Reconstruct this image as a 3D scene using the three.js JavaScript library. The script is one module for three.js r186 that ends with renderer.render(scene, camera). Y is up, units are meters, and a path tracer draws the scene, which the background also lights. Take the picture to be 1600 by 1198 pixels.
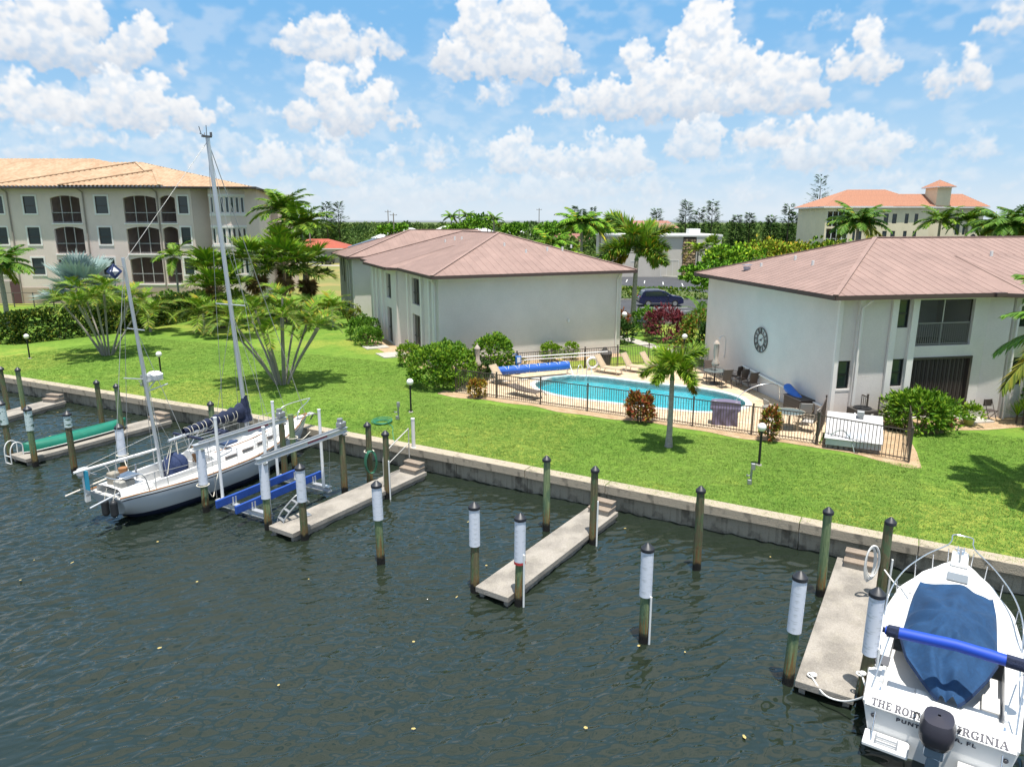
import * as THREE from 'three';
import { mergeGeometries } from 'three/addons/utils/BufferGeometryUtils.js';
import { RoundedBoxGeometry } from 'three/addons/geometries/RoundedBoxGeometry.js';
import { FontLoader } from 'three/addons/loaders/FontLoader.js';
import { TextGeometry } from 'three/addons/geometries/TextGeometry.js';

// ------------------------------------------------------------------ camera, sky, sun, exposure
const D2R = Math.PI / 180;
const scene = new THREE.Scene();
const camera = new THREE.PerspectiveCamera(57.14, 1024 / 766, 0.1, 6000);
camera.position.set(0, 9.35, 0);                       // a drone above the canal, water at y = 0
camera.rotation.order = 'YXZ';
camera.rotation.set(-13.0 * D2R, 29.3 * D2R, 0);
const renderer = new THREE.WebGLRenderer({ antialias: true });
renderer.toneMapping = THREE.LinearToneMapping;
renderer.toneMappingExposure = 1.42;
renderer.shadowMap.enabled = true;

const sun = new THREE.DirectionalLight(new THREE.Color(1, 0.955, 0.88), 5.0);
sun.position.set(13 - 15, 100, 15 - 35); sun.target.position.set(-15, 0, -35);
sun.castShadow = true; sun.shadow.mapSize.set(4096, 4096); sun.shadow.radius = 1.2;
Object.assign(sun.shadow.camera, { left: -90, right: 60, top: 90, bottom: -90, near: 1, far: 260 });
scene.add(sun, sun.target);

function rng(seed) { let a = seed >>> 0; return () => { a = (a + 0x6D2B79F5) >>> 0; let t = a; t = Math.imul(t ^ (t >>> 15), t | 1); t ^= t + Math.imul(t ^ (t >>> 7), t | 61); return ((t ^ (t >>> 14)) >>> 0) / 4294967296; }; }
const R0 = rng(11), NT = new Float32Array(65536).map(() => R0());
// value noise on a lattice that repeats after p cells (p <= 256)
function vn(x, y, p = 256) {
  const xi = Math.floor(x), yi = Math.floor(y), fx = x - xi, fy = y - yi, m = (a) => ((a % p) + p) % p;
  const x0 = m(xi), x1 = m(xi + 1), y0 = m(yi) * 256, y1 = m(yi + 1) * 256, u = fx * fx * (3 - 2 * fx), v = fy * fy * (3 - 2 * fy);
  return (NT[x0 + y0] * (1 - u) + NT[x1 + y0] * u) * (1 - v) + (NT[x0 + y1] * (1 - u) + NT[x1 + y1] * u) * v;
}
function fbm(x, y, p = 256, o = 4) { let s = 0, a = 0.5, q = p; for (let i = 0; i < o; i++) { s += a * vn(x + i * 7.3 * (p > 200 ? 1 : 0), y, Math.min(q, 256)); x *= 2; y *= 2; q *= 2; a *= 0.5; } return s / (1 - Math.pow(0.5, o)); }
const ss = (a, b, x) => { const t = Math.min(1, Math.max(0, (x - a) / (b - a))); return t * t * (3 - 2 * t); };
const lerp = (a, b, t) => a + (b - a) * t, clamp = (x, a = 0, b = 1) => Math.min(b, Math.max(a, x));
const mix3 = (a, b, t) => [lerp(a[0], b[0], t), lerp(a[1], b[1], t), lerp(a[2], b[2], t)];

function makeSky() {
  const W = 4096, H = 2048, HH = H / 2, PPD = W / 360, r = rng(5);
  const top = new Float32Array(W * HH), rel = new Float32Array(W * HH), str = new Float32Array(W * HH);
  function puff(az, el, rad, t, s) {
    const cy = el * PPD, ce = Math.max(0.15, Math.cos(el * D2R)), cx = (az + 180) * PPD, R = rad * PPD, RX = R / ce;
    for (let j = Math.max(0, Math.floor(cy - R)); j <= Math.min(HH - 1, cy + R); j++) for (let i = Math.floor(cx - RX); i <= cx + RX; i++) {
      const dx = (i - cx) * ce / R, dy = (j - cy) / R, q = 1 - dx * dx - dy * dy;
      if (q <= 0) continue;
      const k = j * W + ((i % W) + W) % W, h = Math.sqrt(q) * rad;
      if (h > top[k]) { top[k] = h; rel[k] = t + 0.35 * dy * rad; str[k] = Math.max(str[k], s); }
    }
  }
  function cloud(az, el, w, h, s) {
    const n = Math.round(clamp(20 * w / h, 16, 100)), lump = r() * 50;
    for (let i = 0; i < n; i++) {
      const x = r() * 2 - 1, env = Math.pow(1 - x * x, 0.55) * (0.45 + 0.75 * vn(lump + x * 2.2 * w / h, lump)), rad = h * (0.13 + 0.2 * r()) * (0.6 + 0.4 * env);
      const y = Math.max(rad * 0.45, r() * h * env - rad * 0.5);
      puff(az + x * w / 2 / Math.max(0.2, Math.cos(el * D2R)), el + y, rad, y / h, s);
    }
  }
  const seen = [[-148.8, 10.1, 10.8, 5.5], [-151.7, 6.25, 5.9, 3.8], [-145.6, 6.5, 7.8, 4], [-148.1, 5, 3.1, 1.6], [-140.6, 7, 2.5, 1.4], [-137.4, 7.3, 2.5, 1], [-132.1, 11.7, 8.1, 3.7], [-131.2, 7, 8.6, 5], [-132.9, 5.7, 2.8, 1.8], [-119.8, 10.9, 10.9, 5.4], [-105.6, 8.1, 16.8, 5.8], [-113.7, 7.9, 7.2, 2.7], [-121, 8.9, 3.2, 1.8], [-124.6, 9.1, 1.7, 1.1], [-96.9, 12.9, 1.9, 1.2], [-94.5, 9.5, 3.9, 3.5], [-88.5, 8.4, 3.3, 3.5], [-86, 11.5, 3.6, 2.1], [-99.9, 5.4, 5.6, 2.6], [-95.4, 3.9, 9.2, 3.8], [-105.4, 4.9, 3.6, 3.4], [-118.8, 4, 4.4, 3.1], [-113.1, 3.6, 8.4, 3.7], [-137.1, 3.4, 4.4, 2.8], [-132.8, 3, 3.6, 2.6], [-141.8, 3.7, 3.1, 2.1], [-128.6, 4.2, 2, 1.4], [-125.2, 4, 2.3, 1.6]];
  for (const c of seen) cloud(...c, c[1] < 5 ? 0.85 : 1);
  for (let i = 0; i < 900; i++) { const el = 0.6 + 4.6 * Math.pow(r(), 1.3), s = (0.35 + 0.26 * el) * (0.5 + 0.9 * r()); cloud(r() * 360 - 180, el, s * (1.6 + 1.6 * r()), s * (0.7 + 0.4 * r()), 0.35 + 0.45 * r()); }   // small far cumulus down to the horizon
  for (let i = 0; i < 420; i++) {                         // the same cumulus field goes on all round
    const el = 1.2 + 78 * Math.pow(r(), 1.7), az = r() * 360 - 180, inView = az > -157 && az < -81;
    if (el < 8 ? false : inView && el < 17.5) { r(); r(); continue; }
    if (inView && el > 3.2 && el < 8) { r(); r(); continue; }
    if (el > 20 && r() < 0.62) continue;                    // overhead one looks through the gaps between the cumulus
    const size = (1.2 + 0.16 * el) * (0.7 + 1.1 * r());
    cloud(az, el, size * (1.5 + r()), size * (0.75 + 0.35 * r()), el < 4 ? 0.55 : 1);
  }
  const data = new Float32Array(W * H * 4), gx = (i) => ((i % W) + W) % W;
  const T = (i, j) => { const x = Math.floor(i), y = Math.floor(j), u = i - x, v = j - y, y0 = clamp(y, 0, HH - 1), y1 = clamp(y + 1, 0, HH - 1), a = gx(x), b = gx(x + 1); return (top[y0 * W + a] * (1 - u) + top[y0 * W + b] * u) * (1 - v) + (top[y1 * W + a] * (1 - u) + top[y1 * W + b] * u) * v; };
  const E = 1 / 1.42;                                        // radiances are written for the exposure above
  const zen = [0.14, 0.35, 0.68], mid = [0.225, 0.515, 0.87], low = [0.49, 0.72, 0.93], hor = [0.72, 0.82, 0.91];
  for (let j = 0; j < HH; j++) {
    const el = (j + 0.5) / PPD, c1 = mix3(hor, low, ss(0, 5, el)), c2 = mix3(c1, mid, ss(2, 15, el)), base = mix3(c2, zen, ss(14, 75, el)), sc = 0.55 + el * 0.02;
    for (let i = 0; i < W; i++) {
      const x = i / PPD, o = (( j + HH) * W + i) * 4, px = 256 / 360;
      const wx = (vn(x * px * 2 * 1.0, el * 1.4) - 0.5) * 9 + (vn(x * px * 8, el * 5.7 + 9) - 0.5) * 5 + (vn(x * px * 24, el * 17 + 3) - 0.5) * 1.6;
      const wy = (vn(x * px * 2 + 31, el * 1.4 + 40) - 0.5) * 8 + (vn(x * px * 8 + 77, el * 5.7 + 60) - 0.5) * 5 + (vn(x * px * 24 + 11, el * 17 + 90) - 0.5) * 1.6;
      const si = i + wx, sj = j + wy, h = T(si, sj);
      let r_ = base[0], g_ = base[1], b_ = base[2];
      const veil = 0.30 * ss(0.40, 0.78, fbm(x * px, el * 1.3 + 20, 256, 4)) * (1 - ss(20, 60, el) * 0.5);
      r_ += (0.86 - r_) * veil; g_ += (0.9 - g_) * veil; b_ += (0.95 - b_) * veil;
      if (h > 0) {
        const e = 2.2, nx = T(si - e, sj) - T(si + e, sj), ny = T(si, sj - e) - T(si, sj + e), k = 2 * e / PPD, l = Math.hypot(nx, ny, k), nl = (0.80 * ny + 0.12 * nx + 0.42 * k) / l;
        const y0 = clamp(Math.round(sj), 0, HH - 1), q = y0 * W + gx(Math.round(si)), t = rel[q], f = fbm(x * px * 3, el * 2.6, 256, 5);
        const thin = Math.min(0.62 * sc + 0.22, 0.15 + 0.12 * el), a = ss(0.0, thin, h * (0.75 + 0.5 * f) + (f - 0.52) * 0.35 * Math.min(1, el / 6)) * (0.66 + 0.32 * ss(0.3, 0.58, f)) * str[q] * ss(0, 2.2, el + 0.3);
        const lit = clamp(0.50 + 0.34 * nl + 0.60 * (t - 0.3) + (f - 0.5) * 0.45);
        const c = mix3([0.62, 0.69, 0.79], [1.0, 1.0, 1.0], lit), air = (1 - ss(0, 7, el)) * 0.45, cc = mix3(c, hor, air);
        r_ += (cc[0] - r_) * a; g_ += (cc[1] - g_) * a; b_ += (cc[2] - b_) * a;
      }
      data[o] = r_ * E; data[o + 1] = g_ * E; data[o + 2] = b_ * E; data[o + 3] = 1;
    }
  }
  for (let k = 0; k < W * HH; k++) { data[k * 4] = 0.30; data[k * 4 + 1] = 0.34; data[k * 4 + 2] = 0.36; data[k * 4 + 3] = 1; }
  const t = new THREE.DataTexture(data, W, H, THREE.RGBAFormat, THREE.FloatType);
  t.mapping = THREE.EquirectangularReflectionMapping; t.magFilter = t.minFilter = THREE.LinearFilter; t.needsUpdate = true;
  return t;
}
scene.background = makeSky(); scene.environment = scene.background;

// ------------------------------------------------------------------ helpers
const LAWN = 0.85;
const taken = {};
function numbered(n) { if (!(n in taken)) { taken[n] = 0; return n; } taken[n]++; return n + '_' + String(taken[n]).padStart(3, '0'); }
function tag(o, label, category, group, kind) { o.userData.label = label; o.userData.category = category; if (group) o.userData.group = group; if (kind) o.userData.kind = kind; return o; }
function thing(name, label, category, [x, y, z] = [0, 0, 0], turn = 0, group) {
  const o = new THREE.Group(); o.name = numbered(name); scene.add(o); o.position.set(x, y, z); o.rotation.y = turn * D2R; return tag(o, label, category, group);
}
function copyOf(src, label, [x, y, z], turn = 0, group) {
  const o = src.clone(); o.name = numbered(src.name.replace(/_\d\d\d$/, '')); scene.add(o); o.position.set(x, y, z); o.rotation.y = turn * D2R; o.userData = { ...src.userData }; return tag(o, label, src.userData.category, group ?? src.userData.group);
}
function boxUV(g) {                                          // uv in metres from the side each face points to
  const p = g.attributes.position, n = g.attributes.normal, uv = new Float32Array(p.count * 2);
  for (let i = 0; i < p.count; i++) {
    const ax = Math.abs(n.getX(i)), ay = Math.abs(n.getY(i)), az = Math.abs(n.getZ(i));
    if (ay >= ax && ay >= az) { uv[2 * i] = p.getX(i); uv[2 * i + 1] = p.getZ(i); }
    else if (ax > az) { uv[2 * i] = p.getZ(i); uv[2 * i + 1] = p.getY(i); } else { uv[2 * i] = p.getX(i); uv[2 * i + 1] = p.getY(i); }
  }
  g.setAttribute('uv', new THREE.BufferAttribute(uv, 2)); return g;
}
function one(gs) {
  gs = (Array.isArray(gs) ? gs : [gs]).map((g) => { const q = g.index ? g.toNonIndexed() : g; if (!q.attributes.normal) q.computeVertexNormals(); if (!q.attributes.uv) q.setAttribute('uv', new THREE.BufferAttribute(new Float32Array(q.attributes.position.count * 2), 2)); return q; });
  return gs.length === 1 ? gs[0] : mergeGeometries(gs);
}
function M(name, geos, material, parent, keepUV) {
  const g = one(geos); if (!keepUV) boxUV(g);
  const m = new THREE.Mesh(g, material); m.name = parent && parent !== scene ? name : numbered(name); m.castShadow = m.receiveShadow = true; (parent || scene).add(m); return m;
}
function MS(name, geo, material, parent, x = 0, y = 0, z = 0, ry = 0) {   // shared geometry, placed
  const m = new THREE.Mesh(geo, material); m.name = parent && parent !== scene ? name : numbered(name); m.castShadow = m.receiveShadow = true; m.position.set(x, y, z); m.rotation.y = ry; (parent || scene).add(m); return m;
}
function S(name, geos, material) { const m = M(name, geos, material, scene); m.userData.kind = 'structure'; return m; }
const box = (w, h, d, x = 0, y = 0, z = 0) => new THREE.BoxGeometry(w, h, d).translate(x, y, z);
const bx = (x0, x1, y0, y1, z0, z1) => new THREE.BoxGeometry(x1 - x0, y1 - y0, z1 - z0).translate((x0 + x1) / 2, (y0 + y1) / 2, (z0 + z1) / 2);
const rbox = (w, h, d, r, x = 0, y = 0, z = 0) => new RoundedBoxGeometry(w, h, d, 2, r).translate(x, y, z);
const cyl = (r0, r1, h, x = 0, y = 0, z = 0, n = 12) => new THREE.CylinderGeometry(r1, r0, h, n).translate(x, y + h / 2, z);
const V = (x, y, z) => new THREE.Vector3(x, y, z);
const tube = (pts, r, n = 16, rs = 6, closed = false) => new THREE.TubeGeometry(new THREE.CatmullRomCurve3(pts.map((p) => V(...p)), closed, 'centripetal'), n, r, rs, closed);
function rod(a, b, r, n = 6, r1 = r) { const A = V(...a), B = V(...b), d = B.clone().sub(A), L = d.length(); const g = new THREE.CylinderGeometry(r1, r, L, n); g.translate(0, L / 2, 0); g.applyQuaternion(new THREE.Quaternion().setFromUnitVectors(V(0, 1, 0), d.normalize())); return g.translate(...a); }
function beam(a, b, w, h) { const A = V(...a), B = V(...b), d = B.clone().sub(A), L = d.length(); const g = new THREE.BoxGeometry(w, h, L); const m = new THREE.Matrix4().lookAt(B, A, V(0, 1, 0)); g.applyMatrix4(m); return g.translate((a[0] + b[0]) / 2, (a[1] + b[1]) / 2, (a[2] + b[2]) / 2); }
const poly = (pts) => { const s = new THREE.Shape(); pts.forEach(([x, y], i) => (i ? s.lineTo(x, y) : s.moveTo(x, y))); s.closePath(); return s; };
function sheet(pts, y, holes = []) { const s = poly(pts.map(([x, z]) => [x, -z])); for (const h of holes) s.holes.push(poly(h.map(([x, z]) => [x, -z]))); return new THREE.ShapeGeometry(s, 24).rotateX(-Math.PI / 2).translate(0, y, 0); }
function slab(pts, y0, y1, holes = []) { const s = poly(pts.map(([x, z]) => [x, -z])); for (const h of holes) s.holes.push(poly(h.map(([x, z]) => [x, -z]))); return new THREE.ExtrudeGeometry(s, { depth: y1 - y0, bevelEnabled: false }).rotateX(-Math.PI / 2).translate(0, y0, 0); }
function raw(verts, normalsSmooth) { const g = new THREE.BufferGeometry(); g.setAttribute('position', new THREE.BufferAttribute(new Float32Array(verts), 3)); g.computeVertexNormals(); return g; }

// textures: f(u, v) in 0..1 gives an sRGB colour (0..1) or a grey
function tx(n, m, f, metres = [1, 1], srgb = true) {
  const d = new Uint8Array(n * m * 4);
  for (let j = 0; j < m; j++) for (let i = 0; i < n; i++) { let c = f((i + 0.5) / n, (j + 0.5) / m); if (typeof c === 'number') c = [c, c, c]; const o = (j * n + i) * 4; d[o] = clamp(c[0]) * 255; d[o + 1] = clamp(c[1]) * 255; d[o + 2] = clamp(c[2]) * 255; d[o + 3] = 255; }
  const t = new THREE.DataTexture(d, n, m); t.wrapS = t.wrapT = THREE.RepeatWrapping; t.magFilter = THREE.LinearFilter; t.minFilter = THREE.LinearMipmapLinearFilter; t.generateMipmaps = true;
  if (srgb) t.colorSpace = THREE.SRGBColorSpace; t.repeat.set(1 / metres[0], 1 / metres[1]); t.needsUpdate = true; return t;
}
const lin = (r, g, b) => new THREE.Color().setRGB(r, g, b);
const std = (c, rough = 0.8, o = {}) => new THREE.MeshStandardMaterial({ color: Array.isArray(c) ? lin(...c) : c, roughness: rough, ...o });
const speck = (k, f = 64) => (u, v) => 1 - k + k * (0.5 * fbm(u * 8, v * 8, 8, 4) + 0.5 * fbm(u * f, v * f, f, 3)) * 1.35;
const TX = {
  grain: tx(512, 512, speck(0.22), [2.3, 2.3]), grainB: tx(512, 512, (u, v) => fbm(u * 64, v * 64, 64, 3), [1.1, 1.1], false),
  stucco: tx(512, 512, (u, v) => 0.93 + 0.07 * fbm(u * 4, v * 4, 4, 3) * 1.2 + 0.03 * (vn(u * 128, v * 128, 128) - 0.5), [5, 5]), stuccoB: tx(512, 512, (u, v) => fbm(u * 96, v * 96, 96, 3), [1.6, 1.6], false),
};
// ------------------------------------------------------------------ the ground, the canal, roads
const grassTex = tx(1024, 1024, (u, v) => {
  const a = fbm(u * 5, v * 5, 5, 5), b = fbm(u * 40 , v * 40, 40, 3), c = vn(u * 220, v * 220, 220), dry = ss(0.50, 0.70, fbm(u * 4 + 3, v * 4, 4, 5));
  const g = mix3([0.325, 0.47, 0.105], [0.51, 0.635, 0.215], clamp(a * 0.55 + b * 0.55 - 0.05 + (c - 0.5) * 0.42));
  return mix3(g, [0.72, 0.66, 0.30], dry * (0.2 + 0.4 * c));
}, [17, 17]);
const grassB = tx(512, 512, (u, v) => fbm(u * 100, v * 100, 100, 2), [2.7, 2.7], false);
const lawnMat = std([0.94, 0.94, 0.94], 1, { map: grassTex, bumpMap: grassB, bumpScale: 0.05 });
const dryTex = tx(512, 512, (u, v) => { const a = fbm(u * 6, v * 6, 6, 5); return mix3([0.55, 0.50, 0.29], [0.45, 0.47, 0.24], ss(0.35, 0.65, a) + (vn(u * 180, v * 180, 180) - 0.5) * 0.3); }, [30, 30]);
const farTex = tx(512, 512, (u, v) => mix3([0.30, 0.40, 0.16], [0.44, 0.47, 0.22], fbm(u * 8, v * 8, 8, 5)), [60, 60]);
const poolHole = [[-19.0, -29.2], [-4.0, -29.2], [-4.0, -34.0], [-9.0, -39.0], [-13, -40.0], [-18.5, -34.0]];   // cut for the pool terrace
const WALLX = -26;                                          // west of here the seawall turns a little
const wallZ = (x) => (x > WALLX ? -20.5 : -20.5 + (WALLX - x) * 0.058);
// far ground reaches the horizon; the lawn lies on it
S('far_ground', sheet([[-3500, wallZ(-80) - 0.2], [-80, wallZ(-80) - 0.2], [WALLX, -20.7], [60, -20.7], [3500, -20.7], [3500, -3500], [-3500, -3500]], LAWN - 0.02, [poolHole]), std([0.7, 0.7, 0.7], 1, { map: farTex }));
S('lawn', sheet([[-95, wallZ(-95) - 0.08], [WALLX, -20.58], [60, -20.58], [60, -62], [-5, -62], [-24, -55], [-60, -62], [-95, -40]], LAWN, [poolHole]), lawnMat);
S('dry_field', sheet([[-62, -55], [-40, -52], [-45, -95], [-70, -150], [-170, -190], [-190, -140], [-95, -62]], LAWN - 0.012), std([1, 1, 1], 1, { map: dryTex }));

// canal: real ripples near by, a plain sheet where the frame ends
const waterMat = new THREE.MeshPhysicalMaterial({ color: lin(0.015, 0.022, 0.0145), roughness: 0.05, ior: 1.6, specularIntensity: 1 });
function waves() {
  const r = rng(21), c = [];
  for (let i = 0; i < 44; i++) {
    const L = 0.24 * Math.pow(4.4, Math.pow(r(), 1.35)), a = (40 + (r() + r() + r() - 1.5) * 46) * D2R, k = 2 * Math.PI / L;
    c.push([Math.cos(a) * k, Math.sin(a) * k, r() * 6.28, 0.0077 * Math.pow(L, 0.92) * (0.5 + r())]);
  }
  return (x, z) => { const gx = x + 0.5 * Math.sin(z * 0.7 + x * 0.3), gz = z + 0.35 * Math.sin(x * 0.55 - z * 0.2); let h = 0; for (const q of c) { const p = q[0] * gx + q[1] * gz + q[2]; h += q[3] * Math.sin(p + 0.82 * Math.sin(p)); } return h * (0.72 + 0.36 * vn(x * 0.16 + 9, z * 0.16 + 4)); };
}
{
  const x0 = -74, x1 = 8, z0 = -21.2, zm = -14.6, z1 = -4.4, f = waves();
  const patch = (a, b, c, d, nx, nz) => { const g = new THREE.PlaneGeometry(b - a, d - c, nx, nz).rotateX(-Math.PI / 2).translate((a + b) / 2, 0, (c + d) / 2), p = g.attributes.position; for (let i = 0; i < p.count; i++) { const x = p.getX(i), z = p.getZ(i), e = Math.min(1, (x - x0) / 3, x1 - x, (z - z0) / 0.5, (z1 - z) / 2); p.setY(i, f(x, z) * Math.max(0, e)); } g.computeVertexNormals(); return g; };
  const g = [patch(-50, x1, z0, zm, 980, 110), patch(-34, 4, zm, z1, 960, 255), patch(-50, -34, zm, z1, 200, 120), patch(x0, -50, z0, z1, 240, 170), patch(4, x1, zm, z1, 60, 120)];
  const far = [bx(-900, x0, -0.02, 0, -21, 40), bx(x1, 300, -0.02, 0, -21.2, 40), bx(x0, x1, -0.02, 0, z1, 40)];
  const m = new THREE.Mesh(one([...g, ...far]), waterMat); m.name = 'canal_water'; m.userData.kind = 'structure'; m.castShadow = m.receiveShadow = true; scene.add(m);
  S('canal_bed', bx(-900, 300, -2.2, -2, -21, 40), std([0.05, 0.05, 0.035], 1));
}
{ // floating leaves, too many and too small to tell apart
  const r = rng(3), g = new THREE.CircleGeometry(0.045, 5).rotateX(-Math.PI / 2), m = new THREE.InstancedMesh(g, std([0.42, 0.33, 0.12], 0.8), 60), d = new THREE.Object3D();
  for (let i = 0; i < 60; i++) { d.position.set(-40 + 46 * r(), 0.05, -20 + 15 * r()); d.rotation.set(0.15 * r(), r() * 6, 0.15 * r()); d.scale.set(0.5 + r(), 1, 0.35 + 0.5 * r()); d.updateMatrix(); m.setMatrixAt(i, d.matrix); }
  m.name = 'floating_leaves'; tag(m, 'small yellow leaves floating on the dark canal water', 'leaves', null, 'stuff'); scene.add(m);
}
// asphalt, paths
const asphalt = std([0.075, 0.078, 0.088], 0.9, { map: tx(512, 512, (u, v) => 0.8 + 0.3 * fbm(u * 90, v * 90, 90, 2) - 0.12 * fbm(u * 4, v * 4, 4, 3), [6, 6]) });
const concPath = std([0.48, 0.45, 0.40], 0.9, { map: TX.grain });
const paintWhite = std([0.75, 0.75, 0.73], 0.7);
S('parking_lot', sheet([[-25, -55], [-10, -63], [4, -70], [4, -92], [-14, -82], [-29, -73], [-60, -84], [-60, -66]], LAWN + 0.008), asphalt);
S('far_parking_lot', sheet([[-62, -101], [-20, -86], [10, -76], [10, -97], [-20, -104], [-62, -116]], LAWN + 0.008), asphalt);
const lot = (pts) => pts.map(([x, z]) => [x, z]);
function stripe(x, z, len, deg) { return box(0.11, 0.004, len).rotateY(deg * D2R).translate(x, LAWN + 0.014, z); }
S('parking_markings', [stripe(-17.2, -68.2, 4.6, -60), stripe(-21.2, -69.2, 4.6, -60), stripe(-33, -97.5, 4.5, 18), stripe(-30, -96.6, 4.5, 18), stripe(-27, -95.7, 4.5, 18), stripe(-36, -98.4, 4.5, 18), stripe(-24, -94.8, 4.5, 18)], paintWhite);
S('far_kerb', beam([-62, LAWN + 0.06, -116.3], [-18, LAWN + 0.06, -103.7], 0.35, 0.14), concPath);
S('lot_kerb', [beam([-29, LAWN + 0.06, -73.2], [-14, LAWN + 0.06, -82.2], 0.2, 0.14), beam([-25, LAWN + 0.06, -54.8], [-10, LAWN + 0.06, -62.8], 0.2, 0.14)], concPath);
S('garden_path', sheet([[-19.5, -49.6], [-17, -47.7], [-14.5, -45.6], [-12.2, -44.6], [-11.2, -43.5], [-10.6, -44.2], [-12, -45.6], [-14.3, -46.8], [-16.7, -48.9], [-19.2, -50.6]], LAWN + 0.02), concPath);
S('far_road', sheet([[-150, -86], [-72, -112], [-40, -150], [-36, -150], [-66, -116], [-148, -91]], LAWN + 0.004), std([0.42, 0.40, 0.36], 0.95, { map: TX.grain }));
const pondWater = new THREE.MeshPhysicalMaterial({ color: lin(0.05, 0.07, 0.08), roughness: 0.12, ior: 1.33 });
S('far_pond', sheet([[-45, -150], [10, -128], [60, -126], [70, -200], [-60, -200]], LAWN + 0.03), pondWater);

// ------------------------------------------------------------------ seawall
const capTex = tx(512, 512, (u, v) => { const s = fbm(u * 24, v * 6, 6, 1) * 0.3 + 0.7 * fbm(u * 10, v * 10, 10, 5), d = ss(0.52, 0.68, s), c = vn(u * 200, v * 200, 200); return mix3([0.76, 0.71, 0.63], [0.50, 0.47, 0.42], d * 0.7 + (c - 0.5) * 0.25); }, [3.1, 3.1]);
const capSide = tx(512, 512, (u, v) => { const st = fbm(u * 60, v * 3, 60, 1), s = fbm(u * 8, v * 8, 8, 5), c = vn(u * 200, v * 200, 200); return mix3([0.66, 0.63, 0.57], [0.30, 0.28, 0.25], clamp(ss(0.38, 0.72, s) * 0.62 + ss(0.5, 0.8, st) * 0.22 + (c - 0.5) * 0.25)); }, [3.1, 3.1]);
const capMat = std([0.74, 0.73, 0.72], 0.95, { map: capTex, bumpMap: TX.grainB, bumpScale: 0.01 }), sideMat = std([0.95, 0.93, 0.90], 0.95, { map: capSide, bumpMap: TX.grainB, bumpScale: 0.012 });
{
  const wall = thing('seawall', 'long weathered concrete seawall between lawn and canal', 'seawall', [0, 0, 0]);
  const r = rng(8);
  const run = (ax, bxx, n) => { for (let i = 0; i < n; i++) {
    const xa = lerp(ax, bxx, i / n), xb = lerp(ax, bxx, (i + 1) / n), za = wallZ(xa), zb = wallZ(xb), L = Math.hypot(xb - xa, zb - za), ang = Math.atan2(-(zb - za), xb - xa), mx = (xa + xb) / 2, mz = (za + zb) / 2, j = (r() - 0.5) * 0.02;
    const g = new THREE.Group();
    const cap = M('cap_block', rbox(L - 0.016, 0.30, 0.5, 0.018, 0, 0.73, 0.25), capMat, wall); cap.position.set(mx, j, mz + j); cap.rotation.y = ang;
    M('cap_face', box(L - 0.03, 0.26, 0.012, 0, 0.73, 0.503), sideMat, cap);
    const pan = M('wall_panel', bx(-L / 2 + 0.012, L / 2 - 0.012, -1.6, 0.575, 0.2, 0.42 + j), sideMat, wall); pan.position.set(mx, 0, mz); pan.rotation.y = ang;
    const hole = new THREE.CylinderGeometry(0.032, 0.032, 0.02, 8).rotateX(Math.PI / 2); const h1 = M('weep_hole', hole.translate(r() * 0.6 - 0.3, 0.36, 0.43), std([0.12, 0.11, 0.10], 1), wall); h1.position.copy(pan.position); h1.rotation.y = ang;
  } };
  run(40, WALLX, 22); run(WALLX, -89, 21);
}
// ------------------------------------------------------------------ docks
const dockTex = tx(512, 512, (u, v) => { const s = fbm(u * 6, v * 6, 6, 5), p = ss(0.56, 0.64, fbm(u * 14 + 3, v * 14, 14, 4)), c = vn(u * 220, v * 220, 220); return mix3(mix3([0.67, 0.64, 0.61], [0.55, 0.525, 0.50], ss(0.3, 0.75, s)), [0.68, 0.65, 0.60], p * 0.25).map((q) => q + (c - 0.5) * 0.1); }, [3.4, 3.4]);
const dockMat = std([0.80, 0.80, 0.77], 0.95, { map: dockTex, bumpMap: TX.grainB, bumpScale: 0.006 });
const stepMat = std([0.66, 0.58, 0.50], 0.95, { map: dockTex }), underMat = dockMat;
function dock(front, rear, w, z0, label) {
  const back = wallZ(rear) + 0.5, L = Math.hypot(z0 - back, front - rear), t = thing('finger_dock', label, 'dock', [rear, 0, back], Math.atan2(front - rear, z0 - back) / D2R, 'concrete finger docks');
  M('deck_slab', rbox(w, 0.15, L - 0.01, 0.012, 0, 0.225, L / 2 + 0.005), dockMat, t);
  for (const s of [-1, 1]) M('edge_beam', bx(s * (w / 2 - 0.13) - 0.06, s * (w / 2 - 0.13) + 0.06, -0.05, 0.148, 0.05, L - 0.1), underMat, t);
  for (const z of [L - 0.5, L / 2]) M('cross_beam', bx(-w / 2 + 0.22, w / 2 - 0.22, -0.3, 0.146, z - 0.1, z + 0.1), underMat, t);
  for (let k = 0; k < 2; k++) { const sx = w * 0.05; M('step', rbox(w * 0.74, 0.05, 0.30 + 0.26 * (1 - k), 0.01, sx, 0.465 + k * 0.17, 0.005 + (0.30 + 0.26 * (1 - k)) / 2), stepMat, t); M('step_riser', bx(sx - w * 0.35, sx + w * 0.35, k ? 0.492 : 0.302, 0.438 + k * 0.17, 0.006, 0.535 - k * 0.26), dockMat, t); }
  return t;
}
const docks = [dock(-0.59, -0.36, 1.08, -13.7, 'concrete finger dock beside the white motorboat'), dock(-8.28, -7.8, 1.0, -13.7, 'empty concrete finger dock in the middle of the canal front'), dock(-15.7, -15.35, 1.06, -13.72, 'concrete finger dock beside the empty boat lift, with a handrail'), dock(-29.9, -29.85, 1.2, -13.45, 'concrete finger dock carrying the green canoe'), dock(-36.5, -37.9, 1.15, -13.4, 'bare concrete finger dock beyond the canoe'), dock(-43.6, -45.4, 1.15, -13.2, 'farthest concrete finger dock at the left edge')];
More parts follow.
